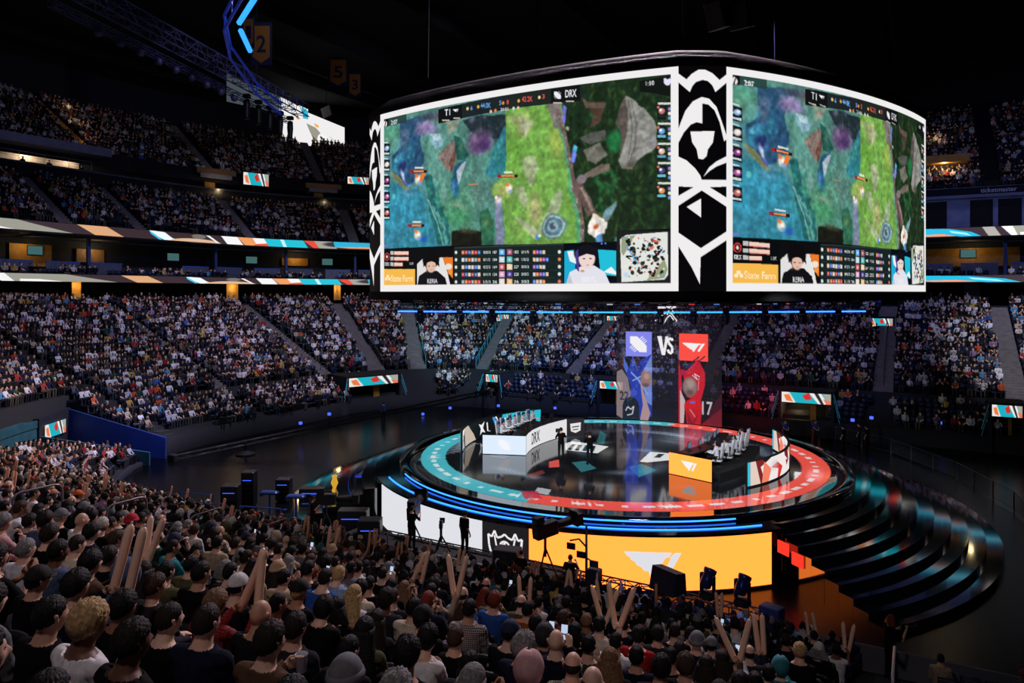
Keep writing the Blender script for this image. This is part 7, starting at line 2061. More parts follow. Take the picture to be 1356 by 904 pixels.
# ------------------------------------------------------------------ people and gear on the stage and the floor
JERSEY = (226, 226, 232)
JBLK = TMATS['black t-shirt']; JK = TMATS['black jacket']
for q, (x, y, rz, sg, which) in enumerate(PLAYER_SPOTS):
    nm = 'white' if sg < 0 else 'orange'
    person('gamer', (x, y, ZS + .42), rz, f'player in white jersey with headset, {which} from near end, {nm} desk', f'players at the {nm} desk', [0, 1, 0, 2, 1][q % 5], 'mop' if q % 2 else 'short', ['black', 'dark_brown', 'black', 'black', 'brown'][q % 5], 'jacket', JERSEY, PMATS[0], 'headset', (206, 206, 212) if q % 3 else (20, 20, 23))

def video_camera(M, label, big=False, parent_grp=None):
    o = empty('video_camera', (0, 0, 0), 0, label, 'camera', parent_grp)
    k = 2.7 if big else 1
    b = MB(); b.box((0, 0, 0), (.14 * k, .36 * k, .2 * k), bev=.02); b.build('camera_body', M_BLACK, o)
    b = MB(); b.lathe([(.05 * k, 0), (.055 * k, .1 * k), (.07 * k, .3 * k), (.075 * k, .34 * k)], 16, 0, Matrix.Translation((0, .17 * k, 0)) @ Matrix.Rotation(-PI / 2, 4, 'X')); b.build('lens', M_BLACKM, o, True)
    b = MB(); b.box((0, .54 * k, 0), (.2 * k, .12 * k, .17 * k), bev=.01); b.box((0, .5 * k, .1 * k), (.22 * k, .02, .09 * k), rx=.5); b.build('matte_box', M_BLACKM, o)
    b = MB(); b.box((.0, -.1 * k, .16 * k), (.12 * k, .14 * k, .09 * k), bev=.01); b.tube([(0, .1 * k, .1 * k), (0, .1 * k, .16 * k), (0, -.12 * k, .16 * k)], .012, 6); b.build('viewfinder', M_BLACK, o)
    o.matrix_world = M
    return o
def tripod(x, y, z, h, label, grp=None):
    o = empty('camera_tripod', (x, y, z), 0, label, 'tripod', grp)
    b = MB(); b.tube([(0, 0, h * .5), (0, 0, h)], .055, 8); b.build('column', M_BLACK, o)
    for q in range(3):
        a = q * 2 * PI / 3 + .4; b = MB(); b.tube([(0, 0, h * .75), (.42 * math.cos(a), .42 * math.sin(a), 0)], .032, 6); b.build('leg', M_BLACK, o)
    b = MB(); b.box((0, 0, h + .04), (.1, .14, .08), bev=.01); b.build('pan_head', M_BLACK, o)
    return o
def face(p, t): return -math.atan2(t[0] - p[0], t[1] - p[1])
# two camera operators on the stage itself
for px, py, lb, tgt in ((743, 608, 'camera operator in black standing beside the white desk', (-4.5, 0)), (781, 615, 'camera operator in black standing mid stage by the white floor panel', (-5, 3))):
    p = st(px, py); rz = face(p, tgt)
    o = person('film', (p[0], p[1], ZS), rz, lb, None, 0, 'short', 'black', 'tshirt', JBLK, PMATS[0], 'headset', (20, 20, 23))
    video_camera(Matrix.Translation((p[0], p[1], ZS)) @ Matrix.Rotation(rz, 4, 'Z') @ Matrix.Translation((0, .5, 1.42)), 'shoulder video camera held by the operator ' + ('beside the white desk' if px < 760 else 'mid stage'))

# riser and gear in the gap behind the near wall
def gap(px, v):
    a = (px - 678) / F
    Y = (v + CY * CA + CX * SA) / (a * SA + CA)
    return ray(px, Y0, Y)[:2], Y
p0, p1 = gap(470, -15.2)[0], gap(760, -15.2)[0]
rs = MB(); rs.box(((p0[0] + p1[0]) / 2, -15.75, .65), (p1[0] - p0[0], 1.7, 1.3)); o = rs.build('camera_riser', M_BLACKM); tag(o, 'long black camera platform behind the near stand wall', 'platform')
ZR = 1.3
def crew(pose, px, v, z, tgt, label, **kw):
    p, Y = gap(px, v); rz = face(p, tgt)
    kw.setdefault('tmat', JBLK); kw.setdefault('top', 'tshirt')
    return person(pose, (p[0], p[1], z), rz, label, None, kw.pop('skin', 0), kw.pop('hair', 'short'), kw.pop('hcol', 'black'), kw.pop('top'), kw.pop('tmat'), PMATS[0], **kw), p, rz
o, p, rz = crew('stand', 615, -15.6, ZR, (2, 2), 'person in black standing on the camera platform before the white wall', hat='headset', hatmat=(20, 20, 23))
o, p, rz = crew('film', 545, -16.1, ZR, (-3, -6), 'camera operator in black at the big camera on the platform')
q_ = Vector((p[0], p[1], 0)); dv = Vector((-math.sin(rz), math.cos(rz), 0))
c_ = q_ + dv * .62 + Vector((-.35, 0, 0))
tripod(c_.x, c_.y, ZR, 1.15, 'black tripod under the big broadcast camera on the platform')
video_camera(Matrix.Translation((c_.x, c_.y, ZR + 1.42)) @ Matrix.Rotation(rz + .4, 4, 'Z') @ Matrix.Rotation(.15, 4, 'X'), 'big broadcast camera on the platform before the white wall', True)
p, Y = gap(584, -15.8); tripod(p[0], p[1], ZR, .95, 'short tripod holding the small camera on the platform'); video_camera(Matrix.Translation((p[0], p[1], ZR + 1.12)) @ Matrix.Rotation(.5, 4, 'Z'), 'small video camera with nobody behind it on the platform')
# flight case and seated director in front of the crest
p, Y = gap(672, -15.85)
fc = empty('flight_case', (p[0], p[1], ZR), .2, 'black flight case standing in front of the white crest', 'case')
b = MB(); b.box((0, 0, .36), (1.0, .7, .72), bev=.03); b.build('box', M_BLACKM, fc); b = MB(); [b.tube([(x, -.36, .02), (x, -.36, .70)], .02, 4) for x in (-.49, .49)]; b.build('corner_edges', M_RAIL, fc); b = MB(); b.box((0, -.36, .5), (.2, .02, .1)); b.build('handle', M_BLACK, fc)
o, p, rz = crew('lap', 690, -16.2, ZR - .45 + .0, (2, 3), 'person in black seated on the platform below the crest')
# large studio camera with seat at the orange wall
p, Y = gap(722, -15.85)
tripod(p[0], p[1], ZR - .0, 1.35, 'heavy camera pedestal in front of the orange wall')
video_camera(Matrix.Translation((p[0], p[1], ZR + 1.7)) @ Matrix.Rotation(-.5, 4, 'Z') @ Matrix.Rotation(.12, 4, 'X'), 'big studio camera with long box lens before the orange wall', True)
o, p, rz = crew('film', 755, -15.9, .45, (0, 0), 'camera operator in black working a crane column before the orange wall')
cr = empty('camera_crane', (p[0] + .5, p[1] + .35, 0), 0, 'black camera crane column with monitors in front of the orange wall', 'camera crane')
b = MB(); b.lathe([(.3, 0), (.3, .12), (.07, .2), (.05, 1.6), (.04, 3.3)], 12); b.build('column', M_BLACK, cr, True)
b = MB(); b.tube([(0, 0, 2.5), (-.3, 0, 2.75), (-.7, .1, 2.6)], .035, 6); b.tube([(0, 0, 2.1), (.25, 0, 2.0)], .03, 6); b.build('jib_arm', M_BLACK, cr)
for x, z in ((-.2, 2.2), (.32, 1.95), (-.6, 2.45)):
    b = MB(); b.box((x, -.05, z), (.34, .06, .24), bev=.01); b.build('monitor', M_BLACK, cr)
b = MB(); b.box((.3, .02, 1.5), (.5, .4, .5), bev=.03); b.build('counterweight', M_BLACKM, cr)
# truss rail along the gap
pa_, pb_ = gap(500, -14.95)[0], gap(1012, -15.3)[0]
o = empty('floor_truss', (0, 0, 0), 0, 'long low black truss running in front of the LED wall', 'truss')
b = MB(); truss(b, (pa_[0], pa_[1], 1.12), (pb_[0], pb_[1], 1.12), .42, .032, .02, .55); b.build('truss_frame', M_BLACK, o)
b = MB(); [b.box((pa_[0] + (pb_[0] - pa_[0]) * t, pa_[1] + (pb_[1] - pa_[1]) * t, .45), (.1, .1, .9)) for t in np.linspace(.02, .98, 7)]; b.build('truss_feet', M_BLACK, o)
p, Y = gap(884, -15.25)
o = empty('monitor_speaker', (p[0], p[1], 1.375), -.45, 'black wedge speaker on the truss before the orange wall', 'speaker')
b = MB(); b.prism([(-.36, 0), (.36, 0), (.30, .7), (-.18, .78)], -.56, .56, 0, Matrix.Rotation(PI / 2, 4, 'Z') @ Matrix.Rotation(PI / 2, 4, 'X')); b.build('cabinet', M_BLACKM, o)
b = MB(); b.box((0, .33, .36), (.95, .02, .6), rx=.1); b.build('grille', M_BLACK, o)
M_HEADB = mat('moving_head_blue_black', (30, 34, 62), .3, .3, noise=.05)
def moving_head(x, y, z, label, grp, hang=False, k=1.0, tilt=.5, rz=0):
    o = empty('moving_head_light', (x, y, z), rz, label, 'stage light', grp)
    sg = -1 if hang else 1
    b = MB(); b.box((0, 0, sg * .1 * k), (.42 * k, .36 * k, .2 * k), bev=.03 * k); b.build('base', M_BLACK, o)
    b = MB(); [b.box((s * .23 * k, 0, sg * .48 * k), (.06 * k, .14 * k, .56 * k), bev=.015 * k) for s in (-1, 1)]; b.box((0, 0, sg * .22 * k), (.46 * k, .16 * k, .06 * k)); b.build('yoke', M_BLACK, o)
    b = MB(); Mh = Matrix.Translation((0, 0, sg * .62 * k)) @ Matrix.Rotation(tilt, 4, 'X')
    b.lathe([(.08 * k, -.30 * k), (.17 * k, -.26 * k), (.19 * k, -.05 * k), (.18 * k, .16 * k), (.2 * k, .2 * k), (.2 * k, .3 * k), (.16 * k, .31 * k)], 18, 0, Mh); b.build('lamp_head', M_HEADB, o, True)
    b = MB(); b.lathe([(.15 * k, .305 * k), (.15 * k, .315 * k)], 18, 0, Mh); b.build('lens', M_SCR, o)
    return o
for px, lb in ((937, 'moving head stage light on the truss, the one nearer the wedge speaker'), (983, 'moving head stage light at the outer end of the truss')):
    p, Y = gap(px, -15.28); moving_head(p[0], p[1], 1.375, lb, 'moving heads on the floor truss', False, 1.12, -.55, -.4)
p, Y = gap(1022, -15.35); o = empty('dimmer_box', (p[0], p[1], 0), -.3, 'blue-grey equipment box at the end of the truss', 'box')
b = MB(); b.box((0, 0, 1.35), (.7, .5, .5), bev=.03); b.build('case', mat('box_blue_grey', (40, 58, 84), .4, noise=.1), o); b = MB(); [b.tube([(x, y, 0), (x, y, 1.12)], .03, 5) for x in (-.3, .3) for y in (-.2, .2)]; b.build('stand', M_BLACK, o)
crew('stand', 905, -16.1, -.1, (0, 0), 'person in dark vest with teal collar standing below the orange wall', hair='buzz', tmat=TMATS['teal jersey'])
# photographer by the lone rail
p, Y = gap(1178, -17.9); rz = -.9
person('film', (p[0], p[1], 1.25), rz, 'red-haired masked photographer in black standing by the lone handrail', None, 0, 'bob', 'red', 'tshirt', JBLK, PMATS[0])
video_camera(Matrix.Translation((p[0], p[1], 1.25)) @ Matrix.Rotation(rz, 4, 'Z') @ Matrix.Translation((0, .47, 1.38)) @ Matrix.Scale(.7, 4), 'stills camera held by the red-haired photographer')
# blue lit gear on the floor beyond the end of the near wall
M_BLUELIT = mat('blue_metal', (24, 60, 130), .4, .2, noise=.1)  # blue light falling on the gear put into its base colour
def T_lamp(px, py, Y, label):
    x, y, z = ray(px, py, Y); o = empty('floor_light_stand', (x, y, 0), .4, label, 'stage light', 'lights on stands by the barrier')
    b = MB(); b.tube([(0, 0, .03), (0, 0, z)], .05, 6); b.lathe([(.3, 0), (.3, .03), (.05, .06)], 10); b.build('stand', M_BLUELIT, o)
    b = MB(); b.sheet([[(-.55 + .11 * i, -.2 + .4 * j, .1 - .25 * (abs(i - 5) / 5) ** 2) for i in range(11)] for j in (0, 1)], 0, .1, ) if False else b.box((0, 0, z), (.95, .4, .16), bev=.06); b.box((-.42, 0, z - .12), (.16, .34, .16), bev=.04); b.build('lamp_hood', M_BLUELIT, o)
T_lamp(357, 652, 38, 'blue hooded light on a stand, the one farther from the stage'); T_lamp(392, 657, 37, 'blue hooded light on a stand, the one nearer the stage')
x, y, z = ray(432, 665, 36.5)
tripod(x, y, 0, 1.3, 'tripod under the blue lit camera on the floor'); video_camera(Matrix.Translation((x, y, 1.65)) @ Matrix.Rotation(-1.0, 4, 'Z'), 'blue lit broadcast camera on the dark floor beside the stage', True)
person('film', (x - .55, y - .35, 0), -1.0, 'camera operator in black behind the blue lit camera on the floor', None, 0, 'short', 'black', 'tshirt', JBLK, PMATS[0])
x, y, z = ray(443, 640, 40); o = empty('gold_trophy', (x, y, 0), 0, 'small gold lit figure on a grey stand beside the stage steps', 'trophy')
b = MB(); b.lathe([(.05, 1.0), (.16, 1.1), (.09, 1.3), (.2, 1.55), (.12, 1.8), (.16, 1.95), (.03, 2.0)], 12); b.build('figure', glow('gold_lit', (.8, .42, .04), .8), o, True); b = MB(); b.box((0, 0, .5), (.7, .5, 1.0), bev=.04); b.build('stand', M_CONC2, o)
for k, (px, w) in enumerate(((455, 2.2), (478, 2.4), (498, 2.0))):
    p = atz(px, 668 - 8 * k, .5); o = empty('stage_block', (p[0], p[1], 0), .35, ['lowest', 'middle', 'highest'][k] + ' blue lit block beside the white LED wall', 'stage block', 'blue lit blocks')
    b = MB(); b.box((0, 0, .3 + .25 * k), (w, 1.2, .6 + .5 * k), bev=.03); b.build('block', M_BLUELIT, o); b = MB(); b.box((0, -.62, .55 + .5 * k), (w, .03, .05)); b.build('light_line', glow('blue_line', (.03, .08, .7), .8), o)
# blue lit railings at the end of the near wall
for k, (pxa, pxb, yy) in enumerate(((238, 282, 655), (318, 372, 674), (270, 300, 668))):
    a_, b__ = atz(pxa, yy, 1.6), atz(pxb, yy + 4, 1.6)
    o = empty('barrier_rail', (0, 0, 0), 0, 'blue lit rail on the low wall, ' + ['beside the red lamp', 'above the camera cables', 'between the other two'][k], 'railing', 'blue lit rails on the low wall')
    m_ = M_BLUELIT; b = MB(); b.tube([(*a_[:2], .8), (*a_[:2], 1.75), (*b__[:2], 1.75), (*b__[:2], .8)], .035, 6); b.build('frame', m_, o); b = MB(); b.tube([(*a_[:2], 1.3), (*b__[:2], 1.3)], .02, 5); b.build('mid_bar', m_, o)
x, y, z = atz(341, 678, 1.7); o = empty('warning_lamp', (x, y, 1.6), 0, 'small red lamp bar on the blue rail', 'lamp'); b = MB(); b.box((0, 0, .05), (.5, .06, .1), bev=.02); b.build('lamp_bar', glow('red_lamp', (1.2, .03, .02), .8), o); b = MB(); b.box((0, 0, -.04), (.2, .05, .1)); b.build('bracket', M_BLACK, o)

# fence of crowd barriers along the dark floor
fence = [(9.5, 24.0), (13.7, 20.4), (17.6, 14.0), (20.0, 7.5), (21.0, 1.0), (21.6, -5.5), (22.0, -11)]
M_FENCE = mat('barrier_steel', (120, 124, 140), .3, .8, noise=0)
def barrier(a_, b_, label):
    a_, b_ = np.array(a_), np.array(b_); L_ = np.linalg.norm(b_ - a_); o = empty('crowd_barrier', (*(a_ + b_) / 2, 0), math.atan2(b_[1] - a_[1], b_[0] - a_[0]), label, 'barrier', 'steel barriers across the dark floor')
    b = MB(); b.tube([(-L_ / 2 + .05, 0, 0), (-L_ / 2 + .05, 0, 1.1), (L_ / 2 - .05, 0, 1.1), (L_ / 2 - .05, 0, 0)], .022, 6); b.build('frame', M_FENCE, o)
    b = MB(); n_ = max(4, int(L_ / .16)); [b.tube([(x, 0, .15), (x, 0, 1.1)], .008, 4) for x in np.linspace(-L_ / 2 + .1, L_ / 2 - .1, n_)]; b.tube([(-L_ / 2 + .05, 0, .15), (L_ / 2 - .05, 0, .15)], .015, 5); b.build('bars', M_FENCE, o)
for a_, b_ in zip(fence[:-1], fence[1:]):
    a_, b_ = np.array(a_), np.array(b_); k = max(1, round(np.linalg.norm(b_ - a_) / 2.3))
    for q in range(k): barrier(a_ + (b_ - a_) * q / k, a_ + (b_ - a_) * (q + 1) / k, 'steel crowd barrier in the curved line across the dark floor beyond the steps')
# tall director chairs and crew past the orange desk
for px, py, lb in ((1040, 582, 'tall red chair with a seated person behind the orange desk'), (1080, 584, 'tall red chair with a seated person nearer the far barriers')):
    x, y, z = atz(px, py, 0.0) if False else ray(px, py, 57); y += 0
    o = empty('director_chair', (x, y, 0), 0.3, lb, 'chair', 'tall red chairs on the floor')
    b = MB(); [b.tube([(sx * .25, sy * .22, 0), (-sx * .1 + sx * .3, sy * .22, 1.3)], .03, 5) for sx in (-1, 1) for sy in (-1, 1)]; b.build('legs', mat('chair_red', (150, 40, 48), .6), o)
    b = MB(); b.box((0, 0, 1.2), (.55, .45, .06)); b.build('seat', MATS['chair_red'], o); b = MB(); b.box((0, .24, 1.75), (.55, .04, .3)); b.build('backrest', MATS['chair_red'], o)
    person('lap', (x, y, .72), PI + .5, 'person in blue sitting on the tall red chair ' + ('behind the orange desk' if px < 1060 else 'nearer the far barriers'), None, 0, 'short', 'black', 'tshirt', TMATS['blue t-shirt'], PMATS[0])
for px, py, Y, lb in ((1117, 590, 56, 'crew member in black standing on the dark floor right of the red chairs'), (1138, 588, 57, 'crew member in dark red standing past the red chairs'), (508, 556, 68, 'crew member in blue standing inside the wide corner entrance'), (1148, 592, 56, 'crew member in black standing alone by the far barriers')):
    x, y, z = ray(px, py, Y); person('stand', (x, y, 0), 1.2, lb, None, 0, 'short', 'black', 'tshirt', TMATS['maroon sweater'] if 'red standing' in lb else (TMATS['blue t-shirt'] if 'blue' in lb else JBLK), PMATS[0])
# long camera crane reaching across behind the stage
a_, b_ = ray(230, 606, 52), ray(645, 519, 62)
o = empty('camera_crane', (0, 0, 0), 0, 'very long thin camera crane arm slanting over the dark floor behind the stage', 'camera crane')
b = MB(); truss(b, a_, b_, .3, .035, .015, 1.2); b.build('crane_arm', M_BLACK, o)
mid_ = Vector(a_).lerp(Vector(b_), .2); b = MB(); b.tube([(mid_.x, mid_.y, 0), (mid_.x, mid_.y, mid_.z)], .12, 8); b.lathe([(.7, 0), (.7, .1), (.2, .3)], 12, 0, Matrix.Translation((mid_.x, mid_.y, 0))); b.build('crane_base', M_BLACK, o)
b = MB(); b.box(b_, (.4, .4, .35), bev=.04); b.build('camera_pod', M_BLACK, o); b = MB(); b.box(a_, (.7, .5, .5), bev=.05); b.build('counterweight', M_BLACKM, o)
# persons in the suites and the lounge
for px, d, z, lb, tm in ((88, 25.4, 13.35, 'person in blue standing in a suite gap below the upper ribbon', 'blue t-shirt'), (143, 25.4, 13.35, 'person in pale blue standing with back turned in the suite row', 'light blue shirt')):
    g_, p_ = find_px(px, d, z); q_, n_ = at_par(g_, p_, d); person('stand', (q_[0], q_[1], z), math.atan2(n_[1], n_[0]) - PI / 2, lb, None, 0, 'short', 'black', 'jacket', TMATS[tm], PMATS[1])
for px, lb in ((33, 'dark figure standing by the gold jamb in the upper lounge'), (66, 'dark figure with arms up in the upper lounge'), (105, 'dark figure standing at the end of the upper lounge railing')):
    g_, p_ = find_px(px, 31.8, 24.3); q_, n_ = at_par(g_, p_, 31.9); person('film' if px == 66 else 'stand', (q_[0], q_[1], 24.25), math.atan2(n_[1], n_[0]) + PI / 2, lb, None, 2, 'short', 'black', 'jacket', JK, PMATS[0])

# ------------------------------------------------------------------ rigging overhead
def arc3(p0, p1, sag, n=60):
    p0, p1 = Vector(p0), Vector(p1); m = (p0 + p1) / 2; d = (p1 - p0); nn = Vector((d.y, -d.x, 0)).normalized()
    toc = Vector((CAM[0], CAM[1], 0)) - Vector((m.x, m.y, 0))
    if nn.dot(toc) < 0: nn = -nn
    return [p0 + d * t + nn * sag * math.sin(PI * t) for t in np.linspace(0, 1, n)]
pL, pR = ray(527, 411.5, 43), ray(1146, 411.5, 43)
A3 = arc3(pL, pR, 2.6)
o = empty('lighting_truss', (0, 0, 0), 0, 'long curved black truss with a blue light line under the video board', 'truss')
b = MB(); b.tube([p + Vector((0, 0, -.02)) for p in A3], .045, 6); b.build('blue_light_line', M_BLUE_LED, o)
b = MB()
for dx, dz in ((0, .12), (0, .55), (.0, .35)): b.tube([p + Vector((dx, .35 if dz == .35 else 0, dz)) for p in A3], .035, 5)
for k in range(0, 59): b.tube([A3[k] + Vector((0, 0, .12 if k % 2 else .55)), A3[k + 1] + Vector((0, 0, .55 if k % 2 else .12))], .02, 4)
b.build('truss_frame', M_BLACK, o)
b = MB(); [b.tube([A3[k] + Vector((0, 0, .5)), A3[k] + Vector((0, 0, 1.2))], .02, 4) for k in range(4, 60, 10)]; b.build('hangers', M_BLACK, o)
for px in (560, 607, 655, 707, 760, 831, 877, 916, 962, 1010, 1058, 1106):
    k = int(np.argmin([abs(proj(*p)[0] - px) for p in A3])); p = A3[k]
    moving_head(p.x, p.y, p.z + .05, 'black moving head light hanging from the curved blue-lined truss', 'moving heads under the blue-lined truss', True, .85, .3 * math.sin(px), .3)
# small fixtures between truss and board
o = empty('inner_rig', (0, 0, 0), 0, 'dark rig of lamp bars close under the video board', 'truss')
b = MB()
for r in (6, 10):
    pts = [(BC[0] + r * math.cos(a), BC[1] + r * math.sin(a), HC - .5) for a in np.linspace(0, 2 * PI, 49)]
    b.tube(pts, .05, 5); b.tube([(x, y, z + .35) for x, y, z in pts], .05, 5)
    for k in range(0, 48, 1): b.tube([pts[k], (pts[k + 1][0], pts[k + 1][1], pts[k + 1][2] + .35)], .02, 4)
b.build('rings', M_BLACK, o)
for col, nm, rng_ in (((.1, .3, .9), 'blue_lamps', range(0, 48, 3)), ((.9, .06, .08), 'red_lamps', range(1, 48, 5)), ((.8, .8, .9), 'white_lamps', range(2, 48, 6))):
    b = MB(); [b.box((BC[0] + 10.1 * math.cos(2 * PI * k / 48), BC[1] + 10.1 * math.sin(2 * PI * k / 48), HC - .55), (.28, .06, .06), 2 * PI * k / 48 + PI / 2) for k in rng_]; b.build(nm, glow(nm, col, .5, 'NONE'), o)
# catwalk truss over the end stand with its lamps
M_TRUSSV = mat('truss_violet_steel', (96, 92, 140), .5, .3, noise=0)
w0, w1 = ray(95, -20, 50), ray(402, 147, 82)
o = empty('catwalk_truss', (0, 0, 0), 0, 'long violet lit catwalk truss slanting below the dark roof', 'truss')
b = MB(); truss(b, w0, w1, 1.3, .07, .04, 1.4); truss(b, Vector(w0) + Vector((-1.6, -.5, -1.1)), Vector(w1) + Vector((-1.6, -.5, -1.1)), .5, .04, .025, .8); b.build('truss_frame', M_TRUSSV, o)
for k in range(14):
    p = Vector(w0).lerp(Vector(w1), .12 + .86 * k / 13) + Vector((-1.2, -.4, -1.7))
    fx = empty('truss_lamp', p, .5, 'pale round lamp hanging along the catwalk truss' if k < 9 else 'black long lamp hanging near the corner screen end of the catwalk', 'lamp', 'round catwalk lamps' if k < 9 else 'black catwalk lamps')
    if k < 9:
        b = MB(); b.lathe([(.04, .3), (.22, .25), (.3, 0), (.26, -.25), (.1, -.32)], 12); b.build('housing', M_TRUSSV, fx, True); b = MB(); b.tube([(-.34, 0, 0), (-.34, 0, .5), (.34, 0, .5), (.34, 0, 0)], .03, 5); b.build('bracket', M_TRUSSV, fx)
    else:
        b = MB(); b.lathe([(.1, .5), (.3, .4), (.34, -.3), (.26, -1.3), (.3, -1.5)], 12); b.build('housing', M_BLACK, fx, True); b = MB(); b.box((0, 0, .8), (.7, .5, .4), bev=.05); b.build('yoke', M_BLACK, fx)
# blue lit light rail curving under the roof
o = empty('light_rail', (0, 0, 0), 0, 'bent blue lit rail with bright cyan tubes hanging under the roof at the top', 'light rail')
r1 = [Vector(ray(*q)) for q in ((345, -70, 38.0), (318, -20, 44.2), (307, 0, 46.5), (297, 20, 49), (305, 60, 55), (340, 110, 65), (372, 138, 72))]
r2 = [Vector(ray(*q)) for q in ((400, -90, 37), (352, -32, 43), (336, 0, 46.5), (317, 30, 50.4), (319, 41, 52), (331, 67, 56.2))]
m_ = mat('rail_blue_metal', (26, 44, 150), .4, emit=.3)  # weak emission gives the pipes and struts their blue lit look
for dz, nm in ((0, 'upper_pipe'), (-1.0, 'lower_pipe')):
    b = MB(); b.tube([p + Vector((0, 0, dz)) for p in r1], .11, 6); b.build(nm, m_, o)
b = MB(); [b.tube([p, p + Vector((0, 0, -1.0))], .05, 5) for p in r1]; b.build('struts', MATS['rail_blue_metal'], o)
for a, c in ((0, 1), (1, 2), (2, 3), (4, 5)):
    b = MB(); b.tube([r2[a], r2[c]], .2, 6); b.build('light_tube', glow('cyan_tube', (.05, .5, 2.2), 1.0), o)
b = MB(); [b.tube([p, p + Vector((0, 0, 9))], .03, 4) for p in r1[1::2]]; b.build('hang_cables', M_BLACK, o)
# rafters: gold and blue banners, speakers
def rafter_banner(px, py, Y, w, h, label, glyph):
    x, y, z = ray(px, py, Y); o = empty('rafter_banner', (x, y, z), .5, label, 'banner', 'banners under the roof')
    pc = Pic(48, 72, (14, 22, 54), lambda q: q); pc.poly([(.1, .08), (.9, .08), (.9, .8), (.5, .95), (.1, .8)], (130, 84, 24)); pc.text(glyph, .28, .3, .44, .4, (14, 22, 54))
    screen('cloth_face', lambda S, T: np.stack([(S - .5) * w, np.full_like(S, -.03), -h * (1 - T)], -1), pc, attr_mat('printed_cloth', 'diffuse'), o)
    b = MB(); b.box((0, .0, -h / 2), (w, .04, h)); b.build('cloth', M_WALLD, o); b = MB(); b.tube([(-w / 2, 0, .04), (w / 2, 0, .04)], .04, 5); b.build('pole', M_BLACK, o)
rafter_banner(346, 30, 62, 1.8, 3.6, 'tall gold numbered banner hanging beside the blue ring', '2'); rafter_banner(329, 22, 60, 1.0, 2.6, 'narrow gold banner tucked inside the blue ring', '1'); rafter_banner(448, 76, 75, 2.0, 3.0, 'gold pennant banner in the dark roof above the corner screen', '5'); rafter_banner(470, 96, 78, 1.4, 2.6, 'small gold banner close to the corner emblem strip', '3')
M_SPK = mat('speaker_grille', (60, 52, 44), .6, noise=.1)
for k, px in enumerate((952, 981)):
    x, y, z = ray(px, 20, 27); o = empty('line_array_speaker', (x, y, z), -.4 + .2 * k, 'hanging speaker cluster at the top, ' + ('the one nearer the blue ring' if k == 0 else 'the one farther from the blue ring'), 'speaker', 'hanging speakers at the roof')
    b = MB(); b.box((0, 0, 0), (.78, .6, 1.0), bev=.03, rx=.35); b.build('cabinet', M_BLACK, o); b = MB(); b.box((0, -.31, -.11), (.7, .02, .92), rx=.35); b.build('grille', M_SPK, o); b = MB(); b.tube([(0, 0, .5), (0, 0, 8)], .025, 5); b.build('hang_cable', M_BLACK, o)
# corner screen under the roof of the far corner
g_, p_ = find_px(414, 45.0, 34); q_, n_ = at_par(g_, p_, 45.0)
o = empty('corner_screen', (0, 0, 0), 0, 'bright white and orange screen high in the far corner of the roof', 'screen')
ca, cb = find_px(367.5, 45, 34), find_px(460.5, 45, 34); qa, qb = at_par(*ca, 45)[0], at_par(*cb, 45)[0]
pc = Pic(280, 140, (240, 238, 238), lambda q: np.stack([(q[:, 0] - 80) / (1140 - 80), (q[:, 1] - 320) / (800 - 320)], 1))
pc.poly([(80, 320), (180, 330), (160, 420), (80, 400)], (190, 150, 120)); pc.poly([(80, 490), (180, 530), (80, 530)], (180, 170, 160)); pc.poly([(300, 430), (385, 445), (340, 470), (310, 460)], (236, 130, 50)); pc.poly([(605, 440), (690, 455), (690, 490), (630, 480)], (246, 170, 60))
pc.poly([(480, 480), (640, 500), (720, 560), (660, 660), (720, 745), (610, 680), (540, 590)], (156, 152, 138)); pc.poly([(560, 620), (690, 700), (740, 745), (700, 745), (600, 680)], (110, 90, 60)); pc.blob(750, 650, 85, 90, (245, 245, 245), 1, .1); pc.poly([(720, 600), (790, 640), (750, 690), (815, 690), (780, 710), (730, 690), (760, 650), (710, 630)], (24, 24, 26)); pc.poly([(845, 670), (1000, 780), (940, 780), (850, 720)], (40, 150, 190)); pc.poly([(1000, 650), (1140, 680), (1140, 790), (1040, 760), (1080, 740)], (246, 176, 50)); pc.line([(880, 570), (1010, 640)], 6, (150, 150, 150))
screen('picture', lambda S, T: np.stack([qa[0] + (qb[0] - qa[0]) * S, qa[1] + (qb[1] - qa[1]) * S, 37.6 + (T - .5) * (6.0 - 1.8 * S) + (1.0 - 2.1 * S)], -1), pc, M_LED, o)
b = MB(); ctr = (qa + qb) / 2 + at_par(*ca, 45)[1] * .3; b.box((ctr[0], ctr[1], 37.2), (np.linalg.norm(qb - qa) + .4, .3, 7.6), math.atan2(qb[1] - qa[1], qb[0] - qa[0])); b.build('case', M_BLACKM, o)
# a slim screen band seen above it and a grey soffit
qa2, qb2 = Vector(ray(300, 112, 78)), Vector(ray(408, 150, 98))
o = empty('roof_screen', (0, 0, 0), 0, 'slanting pale screen band just under the roof above the corner screen', 'screen')
pc = Pic(160, 30, (150, 170, 180), lambda q: q); pc.poly([(.62, 0), (1, 0), (1, 1), (.62, 1)], (240, 240, 242)); pc.poly([(.9, 0), (1, .2), (1, 1), (.92, 1)], (50, 180, 220)); pc.a[:, :95] *= .45
screen('picture', lambda S, T: np.stack([qa2.x + (qb2.x - qa2.x) * S, qa2.y + (qb2.y - qa2.y) * S, qa2.z + (qb2.z - qa2.z) * S + (T - .6) * 3.0 * (1 - .55 * S)], -1), pc, M_LED, o)
b = MB(); b.tube([qa2 + Vector((0, 0, 1.4)), qb2 + Vector((0, 0, .8))], .12, 5); b.build('top_edge', M_BLACK, o)
